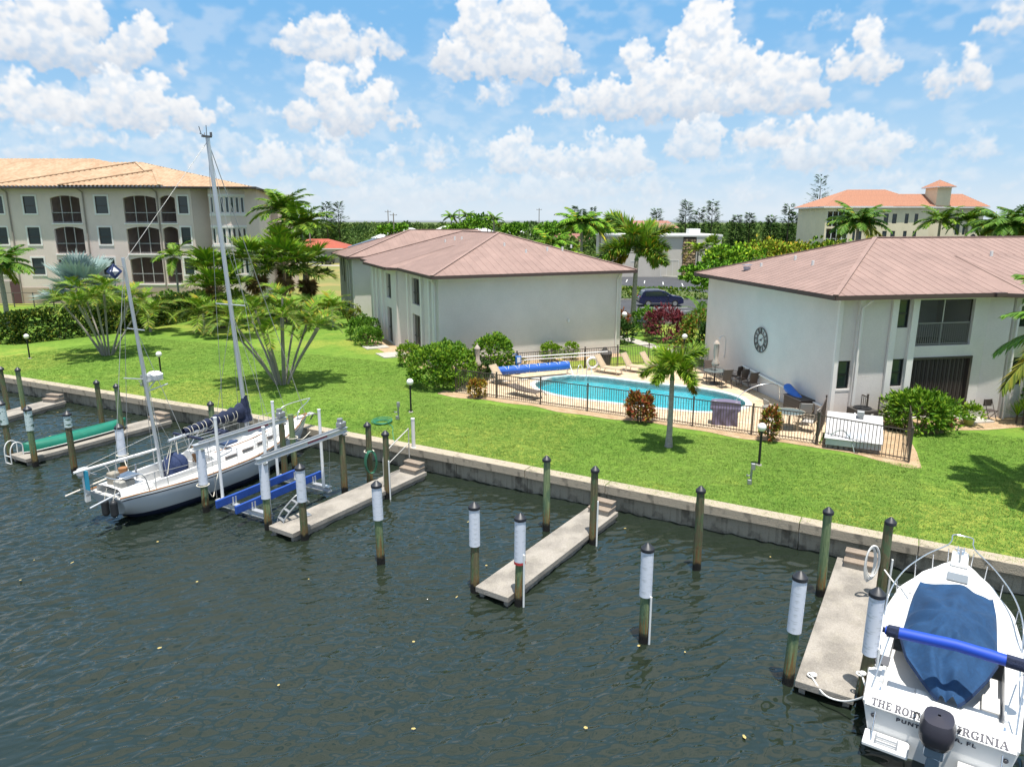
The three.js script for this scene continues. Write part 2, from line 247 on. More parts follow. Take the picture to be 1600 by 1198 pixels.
// ------------------------------------------------------------------ pilings
const pileTex = tx(256, 1024, (u, v) => {                      // v: 0 at the canal bed (-1 m), 1 at 3 m
  const y = v * 4 - 1, st = fbm(u * 16, v * 5, 16, 3), s2 = fbm(u * 40, v * 12, 40, 2), edge = fbm(u * 6, v * 40, 6, 3);
  let c = mix3([0.36, 0.44, 0.30], [0.54, 0.58, 0.43], clamp(st * 0.9 + (s2 - 0.5) * 0.8)); c = mix3(c, [0.25, 0.36, 0.29], ss(0.5, 0.7, fbm(u * 5 + 2, v * 9, 5, 3)) * 0.6);
  c = mix3(c, [0.48, 0.33, 0.17], ss(0.8, 0.3, y + (st - 0.5) * 1.2) * ss(0.42, 0.62, s2 + 0.1) * 0.8);
  return mix3(c, [0.045, 0.045, 0.035], ss(0.30, 0.17, y + (edge - 0.5) * 0.16));
}, [1, 1]);
const pileTex2 = tx(256, 1024, (u, v) => { const y = v * 4 - 1, st = fbm(u * 20, v * 6, 20, 3), s2 = fbm(u * 9 + 5, v * 20, 9, 3); let c = mix3([0.30, 0.28, 0.20], [0.46, 0.44, 0.32], clamp(st * 1.1 - 0.05)); c = mix3(c, [0.30, 0.40, 0.27], ss(0.45, 0.65, s2) * 0.7); c = mix3(c, [0.50, 0.33, 0.17], ss(0.7, 0.2, y + (st - 0.5) * 1.3) * 0.5); return mix3(c, [0.045, 0.045, 0.035], ss(0.28, 0.16, y + (s2 - 0.5) * 0.16)); }, [1, 1]);
const pileMats = [std([1, 1, 1], 0.9, { map: pileTex, bumpMap: TX.grainB, bumpScale: 0.01 }), std([1, 1, 1], 0.9, { map: pileTex2, bumpMap: TX.grainB, bumpScale: 0.01 })];
const sleeveTex = tx(128, 512, (u, v) => { const s = fbm(u * 8, v * 30, 8, 3); return mix3([0.93, 0.94, 0.96], [0.72, 0.74, 0.74], ss(0.55, 0.8, s) * 0.5 + (Math.abs(((v * 34) % 1) - 0.5) < 0.06 ? 0.06 : 0)); }, [1, 1]);
const sleeveMat = std([0.80, 0.82, 0.86], 0.5, { map: sleeveTex }), oldSleeve = std([0.72, 0.78, 0.76], 0.7, { map: tx(128, 512, (u, v) => mix3([0.86, 0.90, 0.90], [0.30, 0.42, 0.36], ss(0.56, 0.66, fbm(u * 6, v * 14, 6, 4))), [1, 1]) });
const capBlack = std([0.022, 0.024, 0.03], 0.45), redBand = std([0.45, 0.05, 0.05], 0.6);
function pileGeo(seed) {
  const g = new THREE.CylinderGeometry(0.102, 0.124, 3.3, 16, 14, false), p = g.attributes.position, uv = g.attributes.uv, bend = rng(seed)() * 0.05 - 0.025;
  for (let i = 0; i < p.count; i++) { const y = p.getY(i), a = Math.atan2(p.getZ(i), p.getX(i)), k = 1 + 0.06 * (vn(a * 2 + seed * 3, y * 0.8 + seed) - 0.5) + 0.05 * (vn(a * 5 + seed, y * 3) - 0.5); p.setXYZ(i, p.getX(i) * k + bend * y, y + 0.65, p.getZ(i) * k); uv.setXY(i, uv.getX(i) + seed * 0.37, (y + 0.65 + 1) / 4); }
  g.computeVertexNormals(); return g;
}
const pileGeos = [1, 2, 3, 4, 5].map(pileGeo), sleeveGeo = new THREE.CylinderGeometry(0.139, 0.141, 1, 20, 1, false), capGeo = new THREE.LatheGeometry([[0.0, 0.175], [0.05, 0.145], [0.148, 0.04], [0.156, 0.028], [0.156, -0.045], [0.146, -0.045]].map((q) => new THREE.Vector2(...q)).reverse(), 20);
let pileN = 0;
function piling(x, z, top, label, o = {}) {
  const t = thing('piling', label, 'piling', [x, 0, z], 0, 'mooring pilings'), k = pileN++, s = top / 2.3;
  const post = MS('post', pileGeos[k % 5], pileMats[o.brown ? 1 : k % 2], t); post.scale.y = s; post.rotation.y = k;
  if (o.sleeve) { const sl = MS('sleeve', sleeveGeo, o.old ? oldSleeve : sleeveMat, t, 0, top - o.sleeve / 2 - 0.03, 0, k); sl.scale.y = o.sleeve; if (o.old) sl.scale.x = sl.scale.z = 0.97; }
  if (o.red) M('red_band', cyl(0.145, 0.145, 0.06, 0, top - o.sleeve - 0.1, 0, 16), redBand, t);
  if (!o.noCap) MS('cap', capGeo, capBlack, t, 0, top, 0, k).scale.set(o.sleeve ? 0.98 : 0.86, 0.88, o.sleeve ? 0.98 : 0.86);
  if (o.pvc) M('pvc_pipe', rod([0.15, -0.3, 0.05], [0.15, top - 0.9 - 0.2 * (k % 3), 0.06], 0.026), paintWhite, t);
  t.rotation.z = ((k * 37) % 11 - 5) * 0.0025; t.rotation.x = ((k * 53) % 9 - 4) * 0.003;
  return t;
}
piling(-1.28, -13.95, 2.42, 'white sleeved piling at the outer left corner of the dock by the motorboat', { sleeve: 1.15 });
piling(0.12, -14.05, 2.42, 'white sleeved piling between the dock and the motorboat', { sleeve: 1.25, pvc: 1 });
piling(-1.11, -18.1, 2.3, 'green plain piling left of the steps by the motorboat dock');
piling(0.22, -18.1, 2.32, 'green plain piling with a coiled white line, by the motorboat bow', { pvc: 1 });
piling(-4.39, -13.95, 2.3, 'white sleeved piling standing alone in the water right of the middle dock', { sleeve: 1.1, pvc: 1 });
piling(-4.24, -17.95, 2.3, 'plain green piling standing alone near the seawall', { brown: 1 });
piling(-7.62, -13.95, 2.32, 'white sleeved piling with a red band at the end of the middle dock', { sleeve: 1.08, red: 1, pvc: 1 });
piling(-8.94, -13.98, 2.32, 'white sleeved piling at the left outer corner of the middle dock', { sleeve: 1.0 });
piling(-8.99, -18.2, 2.28, 'slim green piling left of the middle dock by the seawall');
piling(-7.36, -18.0, 2.3, 'green piling right of the middle dock near its steps', { pvc: 1 });
piling(-12.06, -13.98, 2.32, 'white sleeved piling alone between the lift dock and the middle dock', { sleeve: 0.95 });
piling(-15.0, -14.0, 2.3, 'white sleeved piling at the outer end of the lift dock', { sleeve: 1.0 });
piling(-14.95, -17.85, 2.3, 'plain green piling right of the lift dock near its handrail', { brown: 1, pvc: 1 });
piling(-16.15, -18.35, 2.3, 'green piling hung with a green hose beside the lift dock');
piling(-23.55, -17.6, 2.3, 'plain green piling on the far side of the sailboat by the boom');
piling(-23.62, -13.9, 2.3, 'white sleeved piling on the far side of the sailboat behind the small mast', { sleeve: 1.2 });
piling(-19.75, -18.2, 2.25, 'dark green piling at the bow of the sailboat', { noCap: 1 });
piling(-26.95, -13.96, 2.3, 'flaking white and green piling between the canoe and the sailboat', { sleeve: 0.45, old: 1 });
piling(-29.0, -13.62, 2.3, 'old flaking white sleeved piling beside the swim ladder', { sleeve: 0.8, old: 1 });
piling(-30.75, -13.6, 2.3, 'old white sleeved piling at the left edge, by the swim ladder', { sleeve: 0.8, old: 1 });
piling(-29.75, -17.65, 2.3, 'green piling near the canoe with a rope ring', {});
piling(-31.2, -17.65, 2.3, 'green piling behind the canoe, nearer the left', {});
piling(-37.3, -17.4, 2.3, 'green piling beside the bare dock at the far left');
piling(-38.2, -17.1, 2.3, 'pale green piling cut by the left edge of the picture');
// ------------------------------------------------------------------ buildings
const wallGrey = std([0.70, 0.65, 0.615], 0.92, { map: TX.stucco, bumpMap: TX.stuccoB, bumpScale: 0.006 });
const trimWhite = std([0.78, 0.745, 0.71], 0.8, { map: TX.stucco });
const plinthGrey = std([0.3, 0.3, 0.3], 0.9);
const screenMesh = new THREE.MeshPhysicalMaterial({ color: lin(0.72, 0.72, 0.73), roughness: 0.4, transmission: 1, thickness: 0, ior: 1.1 });
const glassDark = new THREE.MeshPhysicalMaterial({ color: lin(0.03, 0.045, 0.045), roughness: 0.05, specularIntensity: 1, ior: 1.52 });
const frameBlack = std([0.015, 0.016, 0.018], 0.4), frameWhite = std([0.72, 0.72, 0.70], 0.5), bronze = std([0.055, 0.042, 0.036], 0.5), gutterBrown = std([0.075, 0.048, 0.042], 0.55);
const roofTex = tx(512, 512, (u, v) => 0.86 + 0.16 * fbm(u * 6, v * 6, 6, 5) + 0.06 * (vn(u * 120, v * 120, 120) - 0.5), [4.3, 4.3]);
const roofTones = [0, 1, 2, 3].map((k) => std([0.305 + k * 0.004, 0.203 + k * 0.003, 0.173 + k * 0.0025], 0.85, { map: roofTex }));
const ventWhite = std([0.7, 0.7, 0.68], 0.5);
// a flat facade with openings: x from 0 to w, y from 0 to h, set at z from -t to 0
function facade(w, h, t, holes = []) { const s = poly([[0, 0], [w, 0], [w, h], [0, h]]); for (const [a, b, c, d, arch] of holes) { if (!arch) s.holes.push(poly([[a, b], [a, d], [c, d], [c, b]])); else { const p = new THREE.Path(); p.moveTo(a, b); p.lineTo(c, b); p.lineTo(c, d - arch); p.quadraticCurveTo((a + c) / 2, d + arch, a, d - arch); p.closePath(); s.holes.push(p); } } return new THREE.ExtrudeGeometry(s, { depth: t, bevelEnabled: false, curveSegments: 8 }).translate(0, 0, -t); }
// a framed window in the opening (x0..x1, y0..y1) of the plane z = 0, looking along +z
function windowIn(parent, x0, x1, y0, y1, z, ry = 0, px = 0, pz = 0, o = {}) {
  const f = o.f ?? 0.055, fm = o.frame ?? frameBlack, w = x1 - x0, h = y1 - y0, d = 0.07;
  const m = M('window', [bx(0, w, 0, f, -d, 0), bx(0, w, h - f, h, -d, 0), bx(0, f, f, h - f, -d, 0), bx(w - f, w, f, h - f, -d, 0)], fm, parent);
  m.position.set(px, 0, pz); m.rotation.y = ry; m.translateX(x0); m.translateY(y0); m.translateZ(z);
  M('pane', bx(f, w - f, f, h - f, -d * 0.75, -d * 0.6), o.glass ?? glassDark, m);
  if (o.rail !== 0) M('meeting_rail', bx(f, w - f, h * (o.rail ?? 0.5) - 0.03, h * (o.rail ?? 0.5) + 0.03, -d * 0.5, -0.005), fm, m);
  if (o.mull) for (let k = 1; k < o.mull; k++) M('mullion', bx(w * k / o.mull - 0.02, w * k / o.mull + 0.02, f, h - f, -d * 0.5, -0.004), fm, m);
  if (o.sill) M('sill', bx(-0.06, w + 0.06, -0.09, -0.005, -0.05, 0.07), trimWhite, m);
  return m;
}
// one slope of a standing-seam roof: polygon of 3d points, cut into panels along the eave
function roofSlope(roof, pts, a, b, w, tones, rib = 0.011) {
  const A = V(...a), T = V(...b).sub(A).normalize(), P = pts.map((p) => V(...p)), N = new THREE.Vector3();
  for (let i = 0; i < P.length; i++) { const c = P[i].clone().sub(P[0]), d = P[(i + 1) % P.length].clone().sub(P[0]); N.add(c.cross(d)); }
  N.normalize(); if (N.y < 0) N.negate();
  const U = new THREE.Vector3().crossVectors(N, T).normalize(); if (U.y < 0) U.negate();
  const q = P.map((p) => { const d = p.clone().sub(A); return [d.dot(T), d.dot(U)]; }), t0 = Math.min(...q.map((c) => c[0])), t1 = Math.max(...q.map((c) => c[0])), n = Math.max(1, Math.round((t1 - t0) / w));
  const clip = (poly_, k, s) => { const out = []; for (let i = 0; i < poly_.length; i++) { const c = poly_[i], d = poly_[(i + 1) % poly_.length], ic = s * (c[0] - k) >= 0, id = s * (d[0] - k) >= 0; if (ic) out.push(c); if (ic !== id) { const f = (k - c[0]) / (d[0] - c[0]); out.push([k, lerp(c[1], d[1], f)]); } } return out; };
  const at = (t, s, h) => A.clone().addScaledVector(T, t).addScaledVector(U, s).addScaledVector(N, h);
  for (let i = 0; i < n; i++) {
    const ta = lerp(t0, t1, i / n), tb = lerp(t0, t1, (i + 1) / n), c = clip(clip(q, ta, 1), tb, -1); if (c.length < 3) continue;
    const v = [], h = 0.022, push = (...ps) => ps.forEach((p) => v.push(p.x, p.y, p.z));
    const facing = (p0, p1, p2, o) => { const k = p1.clone().sub(p0).cross(p2.clone().sub(p0)).dot(o) > 0; return k ? [p0, p1, p2] : [p0, p2, p1]; };
    for (let k = 1; k < c.length - 1; k++) push(...facing(at(...c[0], h), at(...c[k], h), at(...c[k + 1], h), N));
    const e = c.filter((p) => Math.abs(p[0] - ta) < 1e-6).map((p) => p[1]); const lo = Math.min(...e, 1e9), hi = Math.max(...e, -1e9);
    if (hi - lo > 0.05) { const r0 = 0.026, A1 = at(ta - r0, lo, h), A2 = at(ta - r0, hi, h), B1 = at(ta + r0, lo, h), B2 = at(ta + r0, hi, h), up = N.clone().multiplyScalar(rib); const [A3, A4, B3, B4] = [A1, A2, B1, B2].map((p) => p.clone().add(up));
      push(A1, A2, A4, A1, A4, A3, B1, B4, B2, B1, B3, B4, A3, A4, B4, A3, B4, B3, A1, A3, B3, A1, B3, B1); }
    M('roof_panel', raw(v), tones[(i * 7 + (i % 3)) % tones.length], roof);
  }
}
function ridgeCap(roof, a, b, m, w = 0.22) { M('ridge_cap', beam(a, b, w, 0.05), m, roof); }
function plate(pts, m, roof, name = 'roof_deck') { const v = []; for (let k = 1; k < pts.length - 1; k++) v.push(...pts[0], ...pts[k], ...pts[k + 1]); return M(name, raw(v), m, roof); }
const fasciaRun = (pts, y, h, d) => pts.slice(1).map((p, i) => beam([pts[i][0], y, pts[i][1]], [p[0], y, p[1]], d, h));
function downspout(parent, x, z, ox, oz, h0, h1) { M('downspout', [rod([x, h0, z], [x, h1 - 0.35, z], 0.05, 6), rod([x, h1 - 0.36, z], [x + ox, h1, z + oz], 0.05, 6)], trimWhite, parent); }
const EAVE = 6.22, RIDGE = 8.55, BASE = LAWN;

// ---- the end-on pair on the left, two storeys, hipped brown metal roof
{
  const b = thing('condo_building', 'two storey grey condo with brown hipped metal roof behind the pool', 'building', [-23.75, 0, -33.6], 52);
  const W = 12.3, L = 19.4, o = 0.62, oe = 0.8;
  M('wall', bx(0, W, BASE - 0.3, EAVE - 0.02, -0.22, 0), wallGrey, b);                          // blank end wall towards the pool
  M('wall', bx(W - 0.22, W, BASE - 0.3, EAVE - 0.02, -L, -0.222), wallGrey, b);
  M('wall', bx(0, W - 0.222, BASE - 0.3, EAVE - 0.02, -L, -L + 0.2), wallGrey, b);
  // long side towards the left, with screened porches
  const place = (g, x, z) => g.translate(x, BASE - 0.3, z);
  M('wall', place(facade(6.98, EAVE - BASE + 0.28, 0.2, [[1.2, 3.5, 3.05, 5.2], [1.2, 0.35, 3.05, 2.85]]).rotateY(-Math.PI / 2), 0, -7.2), wallGrey, b);
  M('wall', place(facade(7.3, EAVE - BASE + 0.28, 0.2, [[4.4, 3.5, 5.75, 5.2], [4.4, 0.35, 5.75, 2.85]]).rotateY(-Math.PI / 2), -0.65, -15.0), wallGrey, b);
  M('wall', [beam([-0.5, 3.4, -7.65], [0.15, 3.4, -7.25], 0.2, 5.6)], wallGrey, b);
  M('wall', place(facade(4.2, EAVE - BASE + 0.28, 0.2, [[1, 3.6, 1.6, 4.8]]).rotateY(-Math.PI / 2), -0.02, -19.2), wallGrey, b);
  M('wall', bx(-0.62, 0, BASE - 0.3, EAVE - 0.03, -15.2, -15.005), wallGrey, b);
  for (const [x, z, w] of [[0.12, -6.0, 1.85], [-0.53, -10.6, 1.35]]) for (const [y0, y1] of [[3.2 + 0.85 - 0.3 + 0.0, 5.75], [BASE + 0.05, 3.4]]) {
    const p = M('screen_porch', bx(x + 1.5, x + 1.58, y0, y1, z - 0.1, z + w + 0.1), wallGrey, b); M('insect_screen', bx(x + 0.03, x + 0.034, y0, y1, z, z + w), screenMesh, p); M('porch_side', [bx(x + 0.09, x + 1.5, y0, y1, z - 0.1, z - 0.02), bx(x + 0.09, x + 1.5, y0, y1, z + w + 0.02, z + w + 0.1), bx(x + 0.09, x + 1.5, y1, y1 + 0.06, z - 0.1, z + w + 0.1)], wallGrey, p); M('porch_door', bx(x + 1.46, x + 1.495, y0 + 0.03, y1 - 0.15, z + 0.15, z + w - 0.15), glassDark, p);
    M('screen_post', [bx(x - 0.02, x + 0.02, y0, y1, z + w / 2 - 0.025, z + w / 2 + 0.025), bx(x - 0.02, x + 0.02, y0 + 1.0, y0 + 1.06, z, z + w)], bronze, p);
    M('porch_floor', bx(x + 0.08, x + 1.5, y0 - 0.06, y0 - 0.005, z - 0.1, z + w + 0.1), concPath, p);
  }
  for (const [x, z] of [[-0.1, -0.75], [-0.1, -1.6], [-0.1, -3.4], [-0.1, -6.75], [-0.75, -11.6], [-0.75, -13.3], [-0.75, -14.6]]) M('pilaster', bx(x - 0.06, x + 0.14, BASE - 0.2, EAVE - 0.05, z - 0.17, z + 0.17), trimWhite, b);
  downspout(b, -0.16, -0.28, -0.35, 0.2, BASE, 6.1); downspout(b, W - 0.35, 0.07, 0, 0.5, BASE, 6.1);
  M('wall_lamp', cyl(0.09, 0.07, 0.16, 8.45, 3.15, 0.1, 10), frameWhite, b);
  windowIn(b, 0.9, 1.55, 3.7, 5.3, 0.01, -Math.PI / 2, 0, -19.2);
  // roof
  const e = EAVE, roof = plate([[-o, e + 0.03, oe], [W + o, e + 0.03, oe], [W + o, e + 0.03, -L - o], [-o, e + 0.03, -L - o]], gutterBrown, b, 'roof'), rA = [W / 2, RIDGE, -6.0], rB = [W / 2, RIDGE, -13.4], y = e + 0.08;
  const c = [[-o, y, oe], [W + o, y, oe], [W + o, y, -L - o], [-o, y, -L - o]];
  plate([[-o, e, oe], [-o, e, -L - o], [W + o, e, -L - o], [W + o, e, oe]].map((p) => [p[0], p[1] - 0.03, p[2]]), trimWhite, roof, 'soffit');
  roofSlope(roof, [c[0], c[1], rA], c[0], c[1], 0.46, roofTones);
  roofSlope(roof, [c[3], c[0], rA, rB], c[3], c[0], 0.46, roofTones);
  roofSlope(roof, [c[1], c[2], rB, rA], c[1], c[2], 0.46, roofTones);
  roofSlope(roof, [c[2], c[3], rB], c[2], c[3], 0.46, roofTones);
  // the slope that comes farther out over the bay
  const t = 0.62, mA = [lerp(-o, W / 2, t), lerp(y, RIDGE, t) + 0.03, -7.6], mB = [lerp(-o, W / 2, t), lerp(y, RIDGE, t) + 0.03, -15.0];
  roofSlope(roof, [[-1.3, y, -15.4], [-1.3, y, -8.0], mA, mB], [-1.3, y, -15.4], [-1.3, y, -8.0], 0.46, roofTones);
  plate([[-1.3, y + 0.02, -8.0], [-o, y + 0.0, -7.2], mA], roofTones[0], roof, 'bay_cheek'); plate([[-1.3, y, -15.4], mB, [-o, y, -15.9]], roofTones[1], roof, 'bay_cheek');
  plate([[-1.3, e - 0.02, -15.4], [-1.3, e - 0.02, -8], [-o, e - 0.02, -7.2], [-o, e - 0.02, -15.9]], trimWhite, roof, 'soffit');
  for (const [p, q] of [[c[0], rA], [c[1], rA], [rA, rB], [c[2], rB], [c[3], rB]]) ridgeCap(roof, [p[0], p[1] + 0.05, p[2]], [q[0], q[1] + 0.05, q[2]], roofTones[2], 0.2);
  M('fascia', fasciaRun([[-o, -7.2], [-o, oe], [W + o, oe], [W + o, -L - o], [-o, -L - o], [-o, -15.9], [-1.3, -15.4], [-1.3, -8], [-o, -7.2]], e, 0.17, 0.09), gutterBrown, roof);
  M('gutter_box', box(0.3, 0.16, 0.3, -1.15, e + 0.02, -7.7), gutterBrown, roof);
  const vent = (x, z, h = 0.22) => { const s = (z > -6 ? (oe - z) / (oe + 6) : 1); const yy = z > -6 ? lerp(y, RIDGE, s) : lerp(y, RIDGE, (x + o) / (W / 2 + o)); M('roof_vent', cyl(0.07, 0.07, h, x, yy, z, 8), ventWhite, roof); };
  vent(5.6, -3.6); vent(6.6, -2.4); vent(8.2, -2.6, 0.28); vent(9.3, -2.6, 0.28); vent(10.2, -3.1); vent(4.6, -9.2); vent(4.4, -10.2, 0.3); vent(3.9, -10.9);
}
{ // block behind it
  const b = thing('condo_building', 'grey condo block with matching brown roof, half hidden behind the nearer condo', 'building', [-23.75, 0, -33.6], 52);
  const x0 = -0.6, x1 = 16, z0 = -31, z1 = -23.6, e = EAVE, o = 0.6, y = e + 0.08;
  M('wall', place2(facade(7.4, e - BASE + 0.28, 0.2, [[1.0, 3.7, 1.45, 5.4], [2.2, 3.2, 2.75, 5.5]]).rotateY(-Math.PI / 2), x0, z0), wallGrey, b);
  M('wall', bx(x0 + 0.002, x1, BASE - 0.3, e - 0.02, z1 - 0.2, z1 + 0.01), wallGrey, b); M('wall', bx(x0 + 0.21, x1, BASE - 0.3, e - 0.02, z0, z0 + 0.2), wallGrey, b); M('wall', bx(x1 - 0.2, x1 - 0.002, BASE - 0.3, e - 0.03, z0 + 0.21, z1 - 0.21), wallGrey, b);
  windowIn(b, 1.0, 1.45, BASE + 3.4, BASE + 5.1, -0.03, -Math.PI / 2, x0, z0); windowIn(b, 2.2, 2.75, BASE + 2.9, BASE + 5.2, -0.03, -Math.PI / 2, x0, z0);
  downspout(b, x0 - 0.08, z1 - 1.7, -0.3, 0, BASE, 6.0);
  for (const z of [z1 - 0.2, z1 - 2.0, z1 - 3.2]) M('pilaster', bx(x0 - 0.1, x0 - 0.005, BASE - 0.2, e - 0.05, z - 0.16, z + 0.16), trimWhite, b);
  const roof = plate([[x0 - o, e + 0.02, z1 + o], [x1 + o, e + 0.02, z1 + o], [x1 + o, e + 0.02, z0 - o], [x0 - o, e + 0.02, z0 - o]], gutterBrown, b, 'roof');
  const rA = [5.6, 8.5, -27.6], rB = [12.5, 8.5, -27.6], c = [[x0 - o, y, z1 + o], [x1 + o, y, z1 + o], [x1 + o, y, z0 - o], [x0 - o, y, z0 - o]];
  roofSlope(roof, [c[0], c[1], rB, rA], c[0], c[1], 0.46, roofTones); roofSlope(roof, [c[3], c[0], rA], c[3], c[0], 0.46, roofTones); roofSlope(roof, [c[2], c[3], rA, rB], c[2], c[3], 0.46, roofTones); roofSlope(roof, [c[1], c[2], rB], c[1], c[2], 0.46, roofTones);
  M('fascia', fasciaRun([...c.map((p) => [p[0], p[2]]), [c[0][0], c[0][2]]], e, 0.17, 0.09), gutterBrown, roof);
  for (const [p, q] of [[c[0], rA], [c[3], rA], [rA, rB]]) ridgeCap(roof, [p[0], p[1] + 0.05, p[2]], [q[0], q[1] + 0.05, q[2]], roofTones[2], 0.2);
}
function place2(g, x, z) { return g.translate(x, BASE - 0.3, z); }
// ---- the condo on the right with balcony and shutters
{
  const b = thing('condo_building', 'grey condo with balcony, closed shutter and clock wall right of the pool', 'building', [-2.45, 0, -32.1], 39.3);
  const W = 24, Dp = 12.2, e = 6.3, o = 0.62, base = BASE - 0.3, y = e + 0.08, h = e - base - 0.02;
  M('wall', bx(0, 0.22, base, e - 0.02, -Dp, -0.002), wallGrey, b);                              // end wall with the clock
  const holes = [[0.2, 4.92, 0.82, 6.12], [0.28, 2.35, 0.84, 3.57], [2.76, 4.92, 3.36, 6.12], [2.8, 2.35, 3.4, 3.57], [3.75, 4.09, 6.52, 6.1], [3.8, 0.9, 6.66, 3.56]].map(([a, y0, c, y1]) => [a - 0.222, y0 - base, c - 0.222, y1 - base]);
  M('wall', facade(7.08, h, 0.2, holes).translate(0.222, base, 0), wallGrey, b);
  M('wall', beam([7.28, (base + e) / 2, -0.1], [7.95, (base + e) / 2, 0.48], 0.2, h), wallGrey, b);
  M('wall', facade(W - 8, h, 0.2, [[0.25, 4.92 - base, 0.85, 6.12 - base], [0.25, 2.35 - base, 0.85, 3.57 - base], [3, 4.1 - base, 6, 6.1 - base]]).translate(8.0, base, 0.58), wallGrey, b);
  M('wall', bx(0.222, W, base, e - 0.02, -Dp, -Dp + 0.2), wallGrey, b); M('wall', bx(W - 0.2, W - 0.002, base, e - 0.03, -Dp + 0.21, 0.37), wallGrey, b);
  windowIn(b, 0.2, 0.82, 4.92, 6.12, -0.05); windowIn(b, 0.28, 0.84, 2.35, 3.57, -0.05, 0, 0, 0, { sill: 1 }); windowIn(b, 2.76, 3.36, 4.92, 6.12, -0.05); windowIn(b, 2.8, 3.4, 2.35, 3.57, -0.05); windowIn(b, 8.25, 8.85, 4.92, 6.12, 0.53); windowIn(b, 8.25, 8.85, 2.35, 3.57, 0.53);
  for (const [x0, x1] of [[-0.015, 0.16], [0.9, 1.14], [2.46, 2.74], [3.42, 3.72]]) M('pilaster', bx(x0, x1, base, e - 0.04, 0.004, 0.13), trimWhite, b);
  M('wall_panel', bx(1.18, 2.42, BASE + 0.2, e - 0.3, 0.003, 0.02), wallGrey, b);
  M('soffit_beam', bx(3.72, 6.9, 6.1, e - 0.03, 0.004, 0.09), trimWhite, b);
  downspout(b, 0.98, 0.2, 0.22, 0.3, BASE, 6.18); downspout(b, 8.06, 0.72, 0.2, 0.35, BASE, 6.18);
  // balcony
  M('balcony_floor', bx(3.75, 6.6, 3.95, 4.08, -2.2, -0.21), concPath, b); M('balcony_back', bx(3.75, 6.6, 4.08, 6.15, -2.3, -2.21), std([0.6, 0.6, 0.6], 0.8), b);
  M('balcony_side', [bx(3.62, 3.74, 4.08, 6.2, -2.2, -0.21), bx(6.61, 6.7, 4.08, 6.2, -2.2, -0.21)], wallGrey, b); M('balcony_ceiling', bx(3.62, 6.7, 6.2, 6.26, -2.3, -0.21), trimWhite, b);
  M('sliding_door', bx(3.9, 5.4, 4.1, 5.95, -2.2, -2.16), glassDark, b);
  const rail = M('railing', [bx(3.76, 6.51, 5.04, 5.09, -0.14, -0.09), bx(3.76, 6.51, 4.14, 4.18, -0.14, -0.09)], std([0.22, 0.21, 0.20], 0.5), b), balu = new THREE.BoxGeometry(0.022, 0.86, 0.022); boxUV(balu);
  for (let k = 0; k < 25; k++) MS('baluster', balu, rail.material, rail, 3.86 + k * 0.107, 4.61, -0.115);
  M('screen_post', [bx(5.12, 5.16, 4.1, 6.1, -0.18, -0.14)], std([0.5, 0.49, 0.46], 0.5), b); M('screen_frame', [bx(3.76, 3.8, 4.1, 6.1, -0.18, -0.14), bx(6.47, 6.51, 4.1, 6.1, -0.18, -0.14), bx(3.8, 6.47, 6.06, 6.1, -0.18, -0.14)], bronze, b);
  const mesh = new THREE.MeshPhysicalMaterial({ color: lin(0.82, 0.82, 0.83), roughness: 0.4, transmission: 1, thickness: 0, ior: 1.1 }); M('insect_screen', bx(3.8, 6.47, 4.1, 6.06, -0.168, -0.164), mesh, b);
  // accordion shutter over the ground floor porch
  const sh = M('shutter', bx(3.8, 6.66, 0.9, 3.56, -0.16, -0.13), bronze, b);
  for (let k = 0; k < 26; k++) { const x = 3.86 + k * 0.105; M('shutter_slat', new THREE.BoxGeometry(0.075, 2.58, 0.02).rotateY(k % 2 ? 0.65 : -0.65).translate(x + 0.02, 2.22, -0.1), k % 5 === 3 ? std([0.07, 0.055, 0.048], 0.45) : bronze, sh); }
  M('shutter_track', [bx(3.74, 6.72, 3.5, 3.6, -0.13, 0.06), bx(6.6, 6.72, 0.9, 3.5, -0.13, 0.06)], bronze, sh);
  M('doorstep', bx(6.0, 7.2, BASE - 0.1, BASE + 0.07, 0.01, 1.2), concPath, b);
  // clock on the end wall: ring, inner ring, numerals as bars, hub
  const ck = M('wall_clock', [new THREE.TorusGeometry(0.62, 0.026, 6, 40), new THREE.TorusGeometry(0.33, 0.02, 6, 32), new THREE.CylinderGeometry(0.05, 0.05, 0.04, 12).rotateX(Math.PI / 2)], std([0.10, 0.095, 0.09], 0.6), b);
  ck.rotation.y = -Math.PI / 2; ck.position.set(-0.045, 3.52, -5.88);
  const bar = new THREE.BoxGeometry(0.024, 0.25, 0.02), strokes = [[-1, 0, 1], [0], [-0.5, 0.5], [-1, 0, 1], [-1.2, 0, 0.7], [-0.4, 0.4], [-0.7, 0.3, 0.8], [-1, -0.4, 0.3, 0.9], [-1.2, -0.5, 0.2, 0.9], [-0.8, 0.4, 0.8], [-0.4, 0.4], [-0.7, 0, 0.7]], gs = [];
  for (let k = 0; k < 12; k++) for (const s of strokes[k]) gs.push(bar.clone().rotateZ((k === 5 || k === 10) ? s * 0.35 : 0).translate(s * 0.055, 0.475, 0).rotateZ(-k * Math.PI / 6));
  M('clock_numerals', gs, ck.material, ck); M('clock_hand', [box(0.02, 0.3, 0.015, 0, 0.12, 0.01).rotateZ(-1.0), box(0.025, 0.2, 0.015, 0, 0.08, 0.015).rotateZ(1.9)], ck.material, ck);
  // roof: ridge along the building
  const roof = plate([[-o, e + 0.03, o], [W + o, e + 0.03, o], [W + o, e + 0.03, -Dp - o], [-o, e + 0.03, -Dp - o]], gutterBrown, b, 'roof'), rA = [5.9, 8.5, -Dp / 2], rB = [W - 5.9, 8.5, -Dp / 2], c = [[-o, y, o], [W + o, y, o], [W + o, y, -Dp - o], [-o, y, -Dp - o]];
